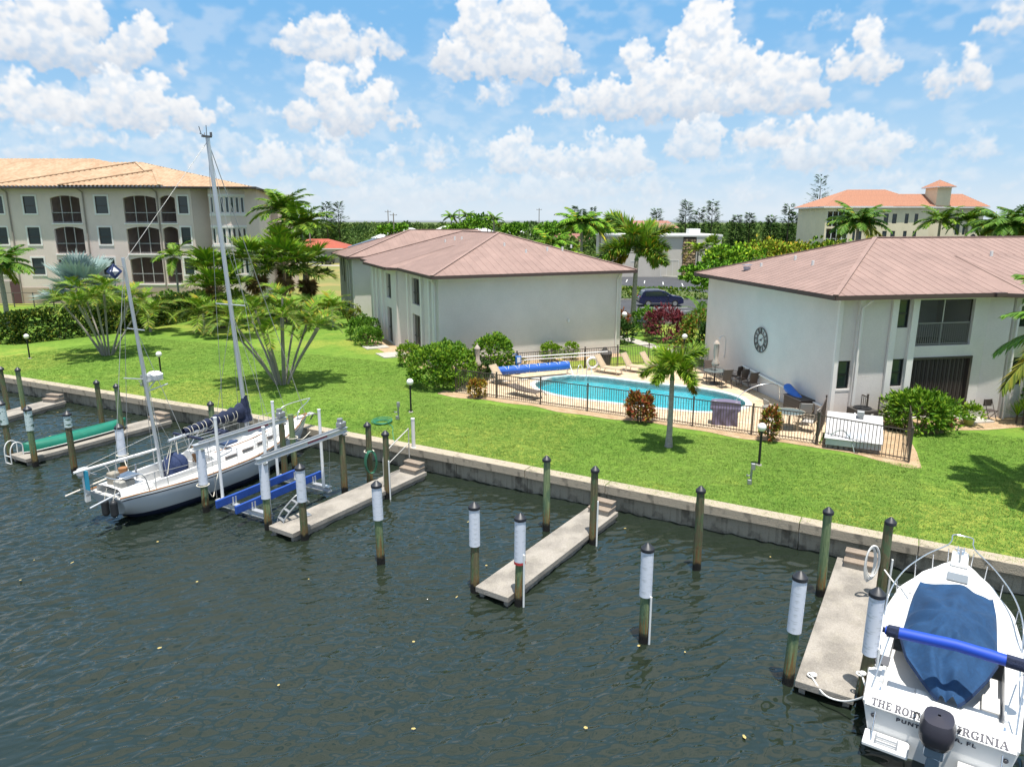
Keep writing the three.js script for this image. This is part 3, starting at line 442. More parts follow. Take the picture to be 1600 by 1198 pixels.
  plate([[-o, e - 0.02, o], [-o, e - 0.02, -Dp - o], [W + o, e - 0.02, -Dp - o], [W + o, e - 0.02, o]], trimWhite, roof, 'soffit');
  roofSlope(roof, [c[0], c[1], rB, rA], c[0], c[1], 0.46, roofTones); roofSlope(roof, [c[3], c[0], rA], c[3], c[0], 0.46, roofTones); roofSlope(roof, [c[2], c[3], rA, rB], c[2], c[3], 0.46, roofTones); roofSlope(roof, [c[1], c[2], rB], c[1], c[2], 0.46, roofTones);
  const t = 0.62, zt = lerp(o, -Dp / 2, t), yt = lerp(y, 8.5, t) + 0.03;
  roofSlope(roof, [[7.9, y, 1.2], [13.4, y, 1.2], [13.0, yt, zt], [8.3, yt, zt]], [7.9, y, 1.2], [13.4, y, 1.2], 0.46, roofTones); plate([[7.9, y, 1.2], [8.3, yt, zt], [7.1, y, o]], roofTones[0], roof, 'bay_cheek');
  plate([[7.1, e - 0.012, o], [7.9, e - 0.012, 1.2], [13.4, e - 0.012, 1.2], [14, e - 0.012, o]], trimWhite, roof, 'soffit');
  for (const [p, q] of [[c[0], rA], [c[3], rA], [rA, rB]]) ridgeCap(roof, [p[0], p[1] + 0.05, p[2]], [q[0], q[1] + 0.05, q[2]], roofTones[2], 0.2);
  M('fascia', fasciaRun([[7.1, o], [-o, o], [-o, -Dp - o], [W + o, -Dp - o], [W + o, o], [14, o], [13.4, 1.2], [7.9, 1.2], [7.1, o]], e, 0.17, 0.09), gutterBrown, roof);
  M('gutter_box', box(0.5, 0.17, 0.25, 7.0, e + 0.03, o + 0.05), gutterBrown, roof);
  const vent = (x, z, hh = 0.24) => { const k = Math.min((x + o) / (5.9 + o), (o - z) / (o + Dp / 2), (z + Dp + o) / (Dp / 2 + o)); M('roof_vent', cyl(0.07, 0.07, hh, x, lerp(y, 8.5, k), z, 8), ventWhite, roof); };
  vent(10.2, -3.4, 0.3); vent(12.2, -3.4, 0.3); vent(2.4, -7.4); vent(2.0, -5.2); vent(1.2, -8.6, 0.2);
  M('solar_vent', [cyl(0.16, 0.2, 0.16, 0.55, lerp(y, 8.5, 0.2), -8.9, 12), box(0.42, 0.03, 0.34, 0.55, lerp(y, 8.5, 0.2) + 0.26, -8.9)], std([0.35, 0.4, 0.5], 0.3, { metalness: 0.4 }), roof);
}
// ---- barrel tiled hip roof as one ribbed surface
function tileRoof(parent, pts, a, b, m, pitch, name = 'tile_slope') {
  const A = V(...a), T = V(...b).sub(A).normalize(), P = pts.map((p) => V(...p)), N = new THREE.Vector3();
  for (let i = 0; i < P.length; i++) N.add(P[i].clone().sub(P[0]).cross(P[(i + 1) % P.length].clone().sub(P[0]))); N.normalize(); if (N.y < 0) N.negate();
  const U = new THREE.Vector3().crossVectors(N, T).normalize(); if (U.y < 0) U.negate();
  const q = P.map((p) => { const d = p.clone().sub(A); return [d.dot(T), d.dot(U)]; }), t0 = Math.min(...q.map((c) => c[0])), t1 = Math.max(...q.map((c) => c[0])), n = Math.round((t1 - t0) / pitch), v = [];
  const span = (t) => { const s = []; for (let i = 0; i < q.length; i++) { const c = q[i], d = q[(i + 1) % q.length]; if ((c[0] - t) * (d[0] - t) <= 0 && c[0] !== d[0]) s.push(lerp(c[1], d[1], (t - c[0]) / (d[0] - c[0]))); } return [Math.min(...s), Math.max(...s)]; };
  for (let i = 0; i < n * 4; i++) {
    const ta = lerp(t0, t1, i / n / 4 * 0.9999 + 0.00005), tb = lerp(t0, t1, (i + 1) / n / 4 * 0.9999 + 0.00005), H4 = [0, 0.055, 0.075, 0.055], ha = H4[i % 4], hb = H4[(i + 1) % 4], A0 = span(ta), B0 = span(tb), at = (t, s, h) => A.clone().addScaledVector(T, t).addScaledVector(U, s).addScaledVector(N, h);
    const p = [at(ta, A0[0], ha), at(tb, B0[0], hb), at(tb, B0[1], hb), at(ta, A0[1], ha)]; const flip = p[1].clone().sub(p[0]).cross(p[2].clone().sub(p[0])).dot(N) < 0; for (const k of flip ? [0, 2, 1, 0, 3, 2] : [0, 1, 2, 0, 2, 3]) v.push(p[k].x, p[k].y, p[k].z);
  }
  return M(name, raw(v), m, parent);
}
const tileTex = tx(512, 512, (u, v) => { const c = vn(u * 24, v * 40, 40), s = fbm(u * 5, v * 5, 5, 4); return mix3([0.75, 0.61, 0.47], [0.87, 0.75, 0.61], clamp(c * 0.8 + (s - 0.5) * 0.9)); }, [7, 14]);
const tanTile = std([0.64, 0.64, 0.66], 0.85, { map: tileTex }), orangeTile = std([0.44, 0.21, 0.13], 0.85, { map: TX.grain });
{ // ---- four storey tan apartment block, left
  const b = thing('apartment_building', 'tan four storey apartment building with arched balconies and barrel tile roof', 'building', [-36.4 - 47.3, 0, -64.7 + 26.6], 29.3);
  // local frame: x to the right along the facade, facade plane z = 0
  const wallTan = std([0.72, 0.595, 0.535], 0.92, { map: TX.stucco }), wallLow = std([0.46, 0.35, 0.29], 0.92, { map: TX.stucco }), yb = BASE - 0.3, ye = 12.6, X0 = -34, X1 = 21.6;
  const rows = [10.15, 7.05, 3.95], wins = [], arches = [];
  for (const x of [-27, -20, -9.5, -6.2, 1.05, 4.4, 11.75]) for (const y of rows) wins.push([x, y, 1.25]);
  for (const y of rows) wins.push([20.25, y, 0.95]);
  for (const [x, w] of [[-16, 3], [7.15, 3.0], [14.6, 3.35], [18.35, 1.55]]) for (const y of rows) arches.push([x, y - 1.0, w, 3.0]);
  const hs = [...wins.map(([x, y, w]) => [x - X0, y - 0.05 - yb, x + w - X0, y + 1.65 - yb]), ...arches.map(([x, y, w, h]) => [x - X0, y - yb, x + w - X0, y + h - 0.28 - yb, 0.26])];
  M('wall', facade(X1 - X0, ye - yb, 0.25, hs).translate(X0, yb, 0), wallTan, b);
  M('wall', facade(2.6, ye - yb, 0.25, []).rotateY(0.9).translate(X1 - 0.05, yb, -0.02), wallTan, b);
  M('wall_course', bx(X0, X1, yb, 2.55, 0.004, 0.05), wallLow, b);
  M('wall', bx(X0, X0 + 0.3, yb, ye - 0.01, -18, -0.26), wallTan, b); M('wall', bx(X0, X1 + 5, yb, ye - 0.02, -18.2, -17.95), wallTan, b);
  for (const [x, y, w] of wins) { const m = windowIn(b, x, x + w, y - 0.05, y + 1.65, -0.03, 0, 0, 0, { frame: bronze, rail: 0.45 }); M('surround', [bx(-0.16, w + 0.16, 1.7, 1.86, 0.033, 0.075), bx(-0.16, w + 0.16, -0.16, 0, 0.033, 0.09), bx(-0.16, 0, 0, 1.7, 0.033, 0.075), bx(w, w + 0.16, 0, 1.7, 0.033, 0.075)], trimWhite, m); }
  for (const [x, y, w, h] of arches) {
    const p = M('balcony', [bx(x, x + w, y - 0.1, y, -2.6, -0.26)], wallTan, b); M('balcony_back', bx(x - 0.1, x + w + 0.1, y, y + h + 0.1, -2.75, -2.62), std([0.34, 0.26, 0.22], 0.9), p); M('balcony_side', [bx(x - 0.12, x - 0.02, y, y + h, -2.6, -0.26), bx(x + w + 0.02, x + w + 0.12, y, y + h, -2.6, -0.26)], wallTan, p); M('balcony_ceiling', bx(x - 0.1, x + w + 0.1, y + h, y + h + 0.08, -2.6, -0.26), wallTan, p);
    const n = w > 2 ? 3 : 1; for (let k = 1; k < n; k++) M('post', bx(x + w * k / n - 0.035, x + w * k / n + 0.035, y, y + h - 0.2, -0.2, -0.13), std([0.4, 0.38, 0.36], 0.6), p);
    M('railing', [bx(x, x + w, y + 1.0, y + 1.06, -0.17, -0.12), bx(x, x + w, y + 0.08, y + 0.12, -0.17, -0.12)], std([0.38, 0.38, 0.38], 0.5), p); const bg = []; for (let k = 0; k < w / 0.14; k++) bg.push(bx(x + 0.05 + k * 0.14, x + 0.075 + k * 0.14, y + 0.12, y + 1.0, -0.155, -0.13)); M('baluster_row', bg, bronze, p); M('sill', bx(x - 0.1, x + w + 0.1, y - 0.16, y - 0.02, 0.004, 0.1), trimWhite, p);
    M('insect_screen', bx(x + 0.01, x + w - 0.01, y + 0.02, y + h + 0.05, -0.25, -0.245), new THREE.MeshPhysicalMaterial({ color: lin(0.82, 0.8, 0.8), roughness: 0.5, transmission: 1, thickness: 0, ior: 1.1 }), p);
  }
  for (const x of [-13, 2.9, 10.6, 18.15]) M('downspout', [rod([x, yb, 0.12], [x, ye - 0.4, 0.12], 0.07), rod([x, ye - 0.4, 0.12], [x - 0.3, ye, 0.6], 0.07)], std([0.30, 0.25, 0.22], 0.7), b);
  // angled bay with the row of windows at the right end
  const bay = [[23.1, -2.0], [23.35, 0.0], [25.6, 0.35], [26.7, -0.9], [27.2, -3.2], [23.6, -18]];
  for (let i = 0; i < bay.length - 1; i++) { const [ax, az] = bay[i], [cx, cz] = bay[i + 1], L = Math.hypot(cx - ax, cz - az), ang = -Math.atan2(cz - az, cx - ax), n = Math.max(1, Math.round(L / 0.62)), hh = []; if (i < 3 && i > 0) for (let k = 0; k < n; k++) for (const y of rows) hh.push([L * (k + 0.14) / n, y - yb, L * (k + 0.86) / n, y + 1.6 - yb]);
    M('bay_wall', facade(L, ye - yb, 0.2, hh).rotateY(ang).translate(ax, yb, az), wallTan, b); if (i < 3 && i > 0) for (let k = 0; k < n; k++) for (const y of rows) windowIn(b, L * (k + 0.14) / n, L * (k + 0.86) / n, y, y + 1.6, -0.02, ang, ax, az, { frame: frameWhite, rail: 0, f: 0.07 }); 
    if (i < 3 && i > 0) for (const y of rows) { for (const q of [-0.3, 1.62]) { const bd = M('bay_band', bx(0, L, y + q, y + q + 0.25, 0.003, 0.06), trimWhite, b); bd.position.set(ax, 0, az); bd.rotation.y = ang; } } }
  // roof
  const roof = plate([[X0 - 1, ye, 0.95], [19.4, ye, 0.95], [27.6, ye, 1.0], [28.4, ye, -3.0], [24.2, ye, -19], [X0 - 1, ye, -19]], std([0.09, 0.07, 0.06], 0.8), b, 'roof'), y = ye + 0.1;
  tileRoof(roof, [[X0 - 1, y, 0.95], [19.4, y, 0.95], [12.5, 15.75, -8.6], [X0 - 1, 15.75, -8.6]], [X0 - 1, y, 0.95], [19.4, y, 0.95], tanTile, 0.42);
  tileRoof(roof, [[19.4, y, 0.95], [28.4, y - 0.1, 0.4], [12.5, 15.75, -8.6]], [19.4, y, 0.95], [28.4, y - 0.1, 0.4], tanTile, 0.42);
  tileRoof(roof, [[28.4, y - 0.1, 0.4], [24.2, y - 0.1, -19], [12.5, 15.75, -8.6]], [28.4, y - 0.1, 0.4], [24.2, y - 0.1, -19], tanTile, 0.42);
  tileRoof(roof, [[1.5, y + 0.05, 1.0], [19.2, y + 0.05, 1.0], [12.6, 15.6, -7.4]], [1.5, y + 0.05, 1.0], [19.2, y + 0.05, 1.0], tanTile, 0.42);
  tileRoof(roof, [[8.8, y + 0.1, 1.06], [19.0, y + 0.1, 1.06], [16.4, 14.5, -3.4]], [8.8, y + 0.1, 1.06], [19.0, y + 0.1, 1.06], tanTile, 0.42);
  tileRoof(roof, [[X0, 15.4, -7.9], [7, 15.4, -7.9], [4.8, 16.5, -13], [X0, 16.5, -13]], [X0, 15.4, -7.9], [7, 15.4, -7.9], tanTile, 0.42);
  tileRoof(roof, [[7, 15.4, -7.9], [10, 15.4, -13], [4.8, 16.5, -13]], [7, 15.4, -7.9], [10, 15.4, -13], tanTile, 0.42);
  M('ridge_cap', [beam([1.5, y + 0.12, 1.0], [12.6, 15.7, -7.4], 0.3, 0.1), beam([19.2, y + 0.12, 1], [12.6, 15.7, -7.4], 0.3, 0.1), beam([8.8, y + 0.17, 1.06], [16.4, 14.6, -3.4], 0.3, 0.1), beam([19.0, y + 0.17, 1.06], [16.4, 14.6, -3.4], 0.3, 0.1)], tanTile, roof);
  M('fascia', fasciaRun([[X0 - 1, 0.95], [19.4, 0.95], [28.4, 0.4], [24.2, -19]], ye + 0.02, 0.22, 0.1), bronze, roof);
  M('door', bx(0.6, 1.75, yb, 3.2, 0.052, 0.09), std([0.36, 0.31, 0.27], 0.8), b); M('door', bx(1.8, 2.85, BASE, 3.2, 0.052, 0.09), std([0.10, 0.045, 0.05], 0.6), b);
}
{ // ---- cream building with orange roof, far right
  const b = thing('apartment_building', 'cream three storey apartment building with orange roof and small tower, far right', 'building', [-14.4, 0, -140.6], 27); b.scale.x = 0.525;
  const cr = std([0.78, 0.67, 0.46], 0.92, { map: TX.stucco }), yb = BASE, ye = 11.7, X1 = 35;
  const ws = [[1, 0.9], [3.1, 0.9], [9.6, 0.9], [11.8, 0.9], [15.5, 0.9], [19.6, 1.5], [22.4, 1.5], [26.6, 1.2], [29.8, 1.2]].slice(2), rows = [8.9, 5.9, 2.9], hs = [];
  for (const [x, w] of ws) for (const y of rows) hs.push([x, y - yb, x + w, y + 1.7 - yb]);
  M('wall', facade(X1, ye - yb, 0.25, [...hs, ...rows.map((y) => [0.6, y - 0.5 - yb, 8.0, y + 2.1 - yb])]).translate(0, yb, 0), cr, b); M('wall', bx(0, 0.25, yb, ye, -14, -0.26), cr, b); M('wall', bx(X1 - 0.25, X1 + 0.0, yb, ye - 0.01, -14, -0.26), cr, b); M('wall', facade(10, ye - yb, 0.25, [[1, 6, 2.5, 8], [3.5, 6, 4.5, 8], [6.5, 3.6, 8.4, 6.2, 0.4], [6.5, 6.9, 8.4, 9.6, 0.4]]).translate(46, yb, -3), cr, b); M('wall', facade(11, ye - yb, 0.25, []).translate(X1 + 0.01, yb, -2.5), cr, b);
  for (const [x, w] of ws) for (const y of rows) windowIn(b, x, x + w, y, y + 1.7, -0.03, 0, 0, 0, { frame: bronze });
  for (const y of rows) { const p = M('screen_porch', [bx(0.5, 8.1, y - 0.6, y - 0.5, -3, -0.26), bx(0.5, 8.1, y + 2.1, y + 2.2, -3, -0.26), bx(0.5, 8.1, y - 0.5, y + 2.1, -3.1, -3)], cr, b); M('insect_screen', bx(0.6, 8.0, y - 0.5, y + 2.1, -0.22, -0.215), screenMesh, p); M('porch_door', bx(1.5, 7, y - 0.5, y + 1.6, -2.99, -2.95), glassDark, p); M('porch_post', [0.6, 2.4, 4.2, 6.0, 7.8].map((x) => bx(x, x + 0.2, y - 0.5, y + 2.1, -0.19, -0.1)).concat([bx(0.6, 8, y + 0.3, y + 0.37, -0.19, -0.13)]), frameWhite, p); }
  M('doorway', [bx(47, 48.5, 6.9, 8.8, -3.2, -3.15), bx(49.5, 50.5, 6.9, 8.8, -3.2, -3.15), bx(52.5, 54.4, 4.5, 7.2, -3.2, -3.15), bx(52.5, 54.4, 7.8, 10.6, -3.2, -3.15)], glassDark, b);
  const roof = plate([[-1, ye, 0.4], [X1 + 1, ye, 0.4], [X1 + 1, ye, -15], [-1, ye, -15]], trimWhite, b, 'roof'), y = ye + 0.15;
  tileRoof(roof, [[-1.2, y, 0.45], [X1 + 1.2, y, 0.45], [25, 15.0, -7], [12, 15.0, -7]], [-1.2, y, 0.45], [X1 + 1.2, y, 0.45], orangeTile, 0.45); tileRoof(roof, [[-1.2, y, 0.45], [-1.2, y, -15], [12, 15.0, -7]], [-1.2, y, -15], [-1.2, y, 0.45], orangeTile, 0.45); tileRoof(roof, [[X1 + 1.2, y, 0.45], [X1 + 1.2, y, -15], [25, 15.0, -7]], [X1 + 1.2, y, -15], [X1 + 1.2, y, 0.45], orangeTile, 0.45);
  tileRoof(roof, [[X1 - 3, y, -2.2], [57, y, -2.2], [52, 14.2, -7], [28, 14.2, -7]], [X1 - 3, y, -2.2], [57, y, -2.2], orangeTile, 0.45); tileRoof(roof, [[57, y, -2.2], [57, y, -12], [52, 14.2, -7]], [57, y, -12], [57, y, -2.2], orangeTile, 0.45);
  M('fascia', fasciaRun([[-1.2, -15], [-1.2, 0.45], [X1 + 1.2, 0.45], [X1 + 1.2, -2.2], [57, -2.2]], ye + 0.03, 0.22, 0.1), trimWhite, roof);
  const tw = M('tower', bx(37.5, 42.2, 12, 15.9, -6.5, -2.4).translate(1.2, -0.7, 0), cr, b); tileRoof(tw, [[37.8, 15.3, -1.6], [44.2, 15.3, -1.6], [41, 16.6, -4.4]], [37.8, 15.3, -1.6], [44.2, 15.3, -1.6], orangeTile, 0.45, 'tower_roof'); tileRoof(tw, [[37.8, 15.3, -1.6], [37.8, 15.3, -7.3], [41, 16.6, -4.4]], [37.8, 15.3, -7.3], [37.8, 15.3, -1.6], orangeTile, 0.45, 'tower_roof'); tileRoof(tw, [[44.2, 15.3, -1.6], [44.2, 15.3, -7.3], [41, 16.6, -4.4]], [44.2, 15.3, -7.3], [44.2, 15.3, -1.6], orangeTile, 0.45, 'tower_roof'); M('tower_eave', bx(37.8, 44.2, 15.2, 15.3, -7.3, -1.6), trimWhite, tw);
}
{ // ---- low flat roofed building with a fieldstone panel
  const b = thing('flat_roof_building', 'low flat roofed building with a tall fieldstone panel across the parking lot', 'building', [-41.6, 0, -103.6], 29.3); b.scale.x = 0.91;
  const wl = std([0.62, 0.57, 0.51], 0.92, { map: TX.stucco }), X1 = 19.6, top = 7.0;
  M('wall', bx(0, 13.2, BASE - 0.2, top, -12, 0), wl, b); M('wall', bx(15.4, X1, BASE - 0.2, top, -12, 0.3), wl, b); M('wall', bx(13.21, 15.39, BASE - 0.2, top - 0.2, -11.9, 0.1), std([0.12, 0.10, 0.08], 1), b);
  M('parapet', [bx(-0.15, X1 + 0.15, top, top + 0.3, -12.3, 0.38)], std([0.74, 0.73, 0.70], 0.8), b);
  const r = rng(77), stones = [0, 1, 2, 3, 4].map((k) => std([0.22 + 0.05 * k, 0.15 + 0.036 * k, 0.08 + 0.026 * k], 0.95, { map: TX.grain })), sg = [0, 1, 2].map((k) => { const g = new THREE.IcosahedronGeometry(0.5, 1), p = g.attributes.position; for (let i = 0; i < p.count; i++) { const s = 1 + 0.3 * (vn(p.getX(i) * 3 + k * 9, p.getY(i) * 3 + p.getZ(i) * 2) - 0.5); p.setXYZ(i, p.getX(i) * s, p.getY(i) * s, p.getZ(i) * s * 0.6); } g.computeVertexNormals(); return boxUV(g); });
  for (let yy = BASE + 0.12; yy < top - 0.3; yy += 0.42) for (let xx = 13.42; xx < 15.3; xx += 0.42) { const m = MS('stone', sg[Math.floor(r() * 3)], stones[Math.floor(r() * 5)], b, xx + (r() - 0.5) * 0.16, yy + (r() - 0.5) * 0.14, 0.12); m.scale.set(0.45 + r() * 0.22, 0.36 + r() * 0.22, 0.4 + 0.3 * r()); m.rotation.z = r() * 3; }
  windowIn(b, 4.4, 5.2, 3.2, 6.4, 0.03, 0, 0, 0, { frame: frameWhite, rail: 0 }); windowIn(b, 9.6, 12.6, 0.9, 3.4, 0.03, 0, 0, 0, { frame: frameWhite, mull: 3, rail: 0 });
  M('door', bx(2.3, 2.7, BASE, 5.8, 0.004, 0.06), std([0.16, 0.09, 0.06], 0.8), b);
  const up = M('upper_storey', bx(6.5, 15.0, top + 0.33, top + 1.9, -16, -14), std([0.5, 0.46, 0.42], 0.9), b); plate([[5.5, top + 1.2, -12.5], [15.6, top + 1.2, -12.5], [14.2, top + 2.4, -16], [7, top + 2.4, -16]], std([0.30, 0.13, 0.10], 0.8), up, 'mansard_roof'); M('roof_unit', bx(16, 18, top + 0.33, top + 1.1, -9, -7), ventWhite, b);
}
// ---- far houses
function house(name, label, f, rr, w, d, h, roofC, wallC, turn = 29.3, o = {}) {
  const x = -0.4894 * f + 0.8721 * rr, z = -0.8721 * f - 0.4894 * rr, b = thing(name, label, 'house', [x, LAWN, z], turn, 'far houses'), wm = std(wallC, 0.9), rm = std(roofC, 0.8, { map: TX.grain }), rh = o.rh ?? d * 0.2, e = 0.6;
  M('wall', bx(-w / 2, w / 2, -0.2, h, -d, 0), wm, b);
  const c = [[-w / 2 - e, h, e], [w / 2 + e, h, e], [w / 2 + e, h, -d - e], [-w / 2 - e, h, -d - e]], rA = [-w / 2 + d / 2, h + rh, -d / 2], rB = [w / 2 - d / 2, h + rh, -d / 2], v = [], tri = (...p) => p.forEach((q) => v.push(...q));
  tri(c[0], c[1], rB, c[0], rB, rA, c[1], c[2], rB, c[2], c[3], rA, c[2], rA, rB, c[3], c[0], rA, c[0], c[2], c[1], c[0], c[3], c[2]);
  const rf = M('roof', raw(v), rm, b); M('fascia', [bx(-w / 2 - e, w / 2 + e, h - 0.18, h - 0.01, e, e + 0.06)], std([0.7, 0.7, 0.68], 0.7), rf);
  for (const q of o.win ?? [-0.32, 0.05, 0.33]) M('window', bx(w * q - 0.8, w * q + 0.8, 0.8, 2.1, 0.01, 0.04), glassDark, b);
  if (o.gar) { M('garage_door', bx(w * o.gar - 1.6, w * o.gar + 1.6, -0.1, 2.3, 0.012, 0.05), std([0.30, 0.29, 0.28], 0.7), b); }
}
house('bungalow', 'white bungalow with a red tile roof beyond the dry field', 148, -41, 13, 9, 3.0, [0.40, 0.09, 0.05], [0.6, 0.58, 0.55], 29.3, { gar: 0.28, win: [-0.35, -0.05] });
house('bungalow', 'bungalow with a blue grey roof beyond the dry field', 150, -28.5, 12, 9, 3.0, [0.10, 0.14, 0.20], [0.30, 0.36, 0.38], 29.3, { gar: -0.3, win: [0.1, 0.35] });
house('bungalow', 'house with an orange roof just left of the condo roof', 185, -22, 15, 10, 3.2, [0.52, 0.22, 0.08], [0.55, 0.5, 0.42]);
house('bungalow', 'large white roofed house beyond the red roofed bungalow', 215, -33, 17, 12, 3.6, [0.72, 0.72, 0.72], [0.6, 0.6, 0.58], 29.3, { rh: 2.8 });
house('bungalow', 'pale grey roofed house behind the white roofed one', 245, -21, 18, 12, 3.8, [0.55, 0.55, 0.52], [0.6, 0.58, 0.5], 29.3, { rh: 3 });
house('bungalow', 'white roofed house seen over the middle of the condo roof', 230, -10, 14, 11, 3.6, [0.74, 0.74, 0.74], [0.6, 0.6, 0.6], 29.3, { rh: 2.6 });
house('bungalow', 'small white house among trees behind the near condo roof', 260, 2, 14, 10, 3.6, [0.7, 0.7, 0.7], [0.6, 0.6, 0.58]);
house('bungalow', 'house with a brown roof near the tall palms behind the condo', 190, 16, 16, 10, 3.2, [0.30, 0.13, 0.10], [0.5, 0.46, 0.4]);
// ------------------------------------------------------------------ pool terrace
const paverTex = tx(1024, 1024, (u, v) => {                     // mottled travertine pavers, too far off to tell apart
  const n = 24, row = Math.floor(v * n), uu = u * n + (row % 2) * 0.5, col = Math.floor(uu) % n, fx = uu - Math.floor(uu), fy = v * n - row, id = NT[(row * 31 + col * 7) & 65535], joint = Math.min(fx, 1 - fx, fy, 1 - fy) < 0.035;
  const c = mix3([0.80, 0.70, 0.58], [0.90, 0.83, 0.72], clamp(id * 0.7 + fbm(u * 6, v * 6, 6, 4) * 0.5)); return joint ? mix3(c, [0.62, 0.53, 0.42], 0.6) : c.map((q) => q + (vn(u * 256, v * 256, 256) - 0.5) * 0.08);
}, [5.5, 5.5]);
const deckMat = std([0.78, 0.76, 0.74], 0.9, { map: paverTex }), copingMat = std([0.66, 0.64, 0.60], 0.85, { map: TX.grain });
const outline = new THREE.CatmullRomCurve3([[-16.87, -32.65], [-16.85, -33.7], [-16.35, -34.9], [-14.86, -35.7], [-11.7, -35.65], [-8.82, -35.75], [-7.12, -35.1], [-6.35, -34.2], [-6.14, -33.5], [-6.36, -32.5], [-7.39, -31.4], [-9.4, -31.0], [-11.24, -30.9], [-14.2, -30.85], [-15.82, -31.4], [-16.56, -32.1]].map(([x, z]) => V(x, 0, z)), true, 'centripetal').getPoints(72).slice(0, -1).map((p) => [p.x, p.z]);
const pc = [-11.5, -33.3], grow = (d) => outline.map(([x, z], i) => { const a = outline[(i + 71) % 72], b = outline[(i + 1) % 72], nx = b[1] - a[1], nz = -(b[0] - a[0]), l = Math.hypot(nx, nz) || 1, s = (nx * (x - pc[0]) + nz * (z - pc[1])) > 0 ? 1 : -1; return [x + s * nx / l * d, z + s * nz / l * d]; });
const DECK = LAWN + 0.035, inner = grow(0), rimOut = grow(0.3);
S('pool_deck', slab([[-19.6, -28.95], [-2.4, -28.75], [-2.35, -31.95], [-8.9, -39.9], [-9.3, -41.3], [-13, -40.9], [-19.0, -34.5], [-20.4, -31.6]], LAWN - 0.35, DECK, [rimOut]), deckMat);
{
  const pool = thing('swimming_pool', 'turquoise oval swimming pool between the two condos', 'swimming pool', [0, 0, 0]);
  M('coping', slab(rimOut, LAWN - 0.3, DECK + 0.012, [inner]), copingMat, pool);
  const wallV = [], band = []; for (let i = 0; i < inner.length; i++) { const a = inner[i], b = inner[(i + 1) % inner.length]; wallV.push(a[0], -0.5, a[1], b[0], -0.5, b[1], b[0], 0.62, b[1], a[0], -0.5, a[1], b[0], 0.62, b[1], a[0], 0.62, a[1]); band.push(a[0], 0.62, a[1], b[0], 0.62, b[1], b[0], 0.85, b[1], a[0], 0.62, a[1], b[0], 0.85, b[1], a[0], 0.85, a[1]); }
  const aqua = std([0.22, 0.66, 0.70], 0.7, { side: THREE.DoubleSide });
  M('basin_wall', raw(wallV), aqua, pool); M('tile_band', raw(band), std([0.05, 0.30, 0.42], 0.4, { side: THREE.DoubleSide }), pool); M('basin_floor', sheet(inner, -0.4), aqua, pool);
  const wb = tx(256, 256, (u, v) => fbm(u * 10, v * 10, 10, 3), [2.6, 2.6], false);
  M('water_surface', sheet(inner, 0.75), new THREE.MeshPhysicalMaterial({ color: lin(0.62, 0.93, 0.95), roughness: 0.03, transmission: 1, thickness: 0, ior: 1.33, bumpMap: wb, bumpScale: 0.03 }), pool);
  M('pool_step', bx(-6.9, -6.45, -0.3, 0.45, -34.1, -33.0), aqua, pool);
  const steel = std([0.75, 0.76, 0.78], 0.2, { metalness: 0.9 });
  for (const dx of [0, 0.55]) M('ladder_rail', tube([[-15.55 + dx, 0.4, -35.1], [-15.55 + dx, 1.25, -35.15], [-15.55 + dx, 1.55, -35.45], [-15.55 + dx, 1.3, -35.8], [-15.55 + dx, DECK, -35.85]], 0.022, 20), steel, pool);
  M('handrail', tube([[-6.9, 0.5, -33.6], [-6.35, 1.35, -33.9], [-5.6, 1.75, -34.3], [-4.9, 1.7, -34.7], [-4.8, DECK, -34.75]], 0.024, 24), steel, pool);
  M('depth_marker', [box(0.25, 0.004, 0.12, -14.5, DECK + 0.016, -35.85), box(0.25, 0.004, 0.12, -9, DECK + 0.016, -35.88)], std([0.7, 0.72, 0.75], 0.5), pool);
}
// beds of tan gravel
const gravelTex = tx(512, 512, (u, v) => { const c = vn(u * 150, v * 150, 150), s = fbm(u * 8, v * 8, 8, 4); return mix3([0.66, 0.55, 0.42], [0.88, 0.80, 0.68], clamp(c * 0.8 + (s - 0.4) * 0.7)); }, [2.4, 2.4]), gravel = std([0.86, 0.82, 0.78], 1, { map: gravelTex, bumpMap: TX.grainB, bumpScale: 0.03 });
const wob = (x) => 0.16 * Math.sin(x * 0.9) + 0.1 * Math.sin(x * 2.3 + 1);
{ const p = []; for (let x = -20.2; x <= -2.4; x += 0.4) p.push([x, -28.25 + wob(x)]); for (let x = -2.4; x <= 1.0; x += 0.4) p.push([x, -28.2 + (x + 2.4) * 0.22 + wob(x)]); p.push([1.1, -27.6], [0.95, -29.5], [0.5, -32.6], [-2.2, -33.4], [-2.35, -28.8], [-20.3, -29.0]); S('gravel_bed', sheet(p, LAWN + 0.012), gravel); }
const inB = (x, z) => { const c = Math.cos(39.3 * D2R), s = Math.sin(39.3 * D2R); return [-2.45 + x * c + z * s, -32.1 - x * s + z * c]; }, inA = (x, z) => { const c = Math.cos(52 * D2R), s = Math.sin(52 * D2R); return [-23.75 + x * c + z * s, -33.6 - x * s + z * c]; };
S('gravel_bed', sheet([[1.2, 0], [12, 0.5], [12, 2.3], [9.4, 2.5], [7.6, 2.0], [6.0, 2.1], [4.6, 1.9], [3.4, 2.3], [1.6, 1.6]].map((q) => inB(...q)), LAWN + 0.012), gravel);
S('gravel_bed', sheet([[-0.2, 0.3], [-1.6, -0.5], [-1.5, -3.5], [-1.9, -6], [-2.2, -9], [-2.0, -14], [-1.2, -16], [0, -16], [0, -0.1]].map((q) => inA(...q)), LAWN + 0.012), gravel);
S('gravel_bed', sheet([[0.4, 0], [12.2, 0], [12.5, 1.0], [9, 1.3], [6, 1.0], [3, 1.5], [0.5, 1.2]].map((q) => inA(...q)), LAWN + 0.012), gravel);
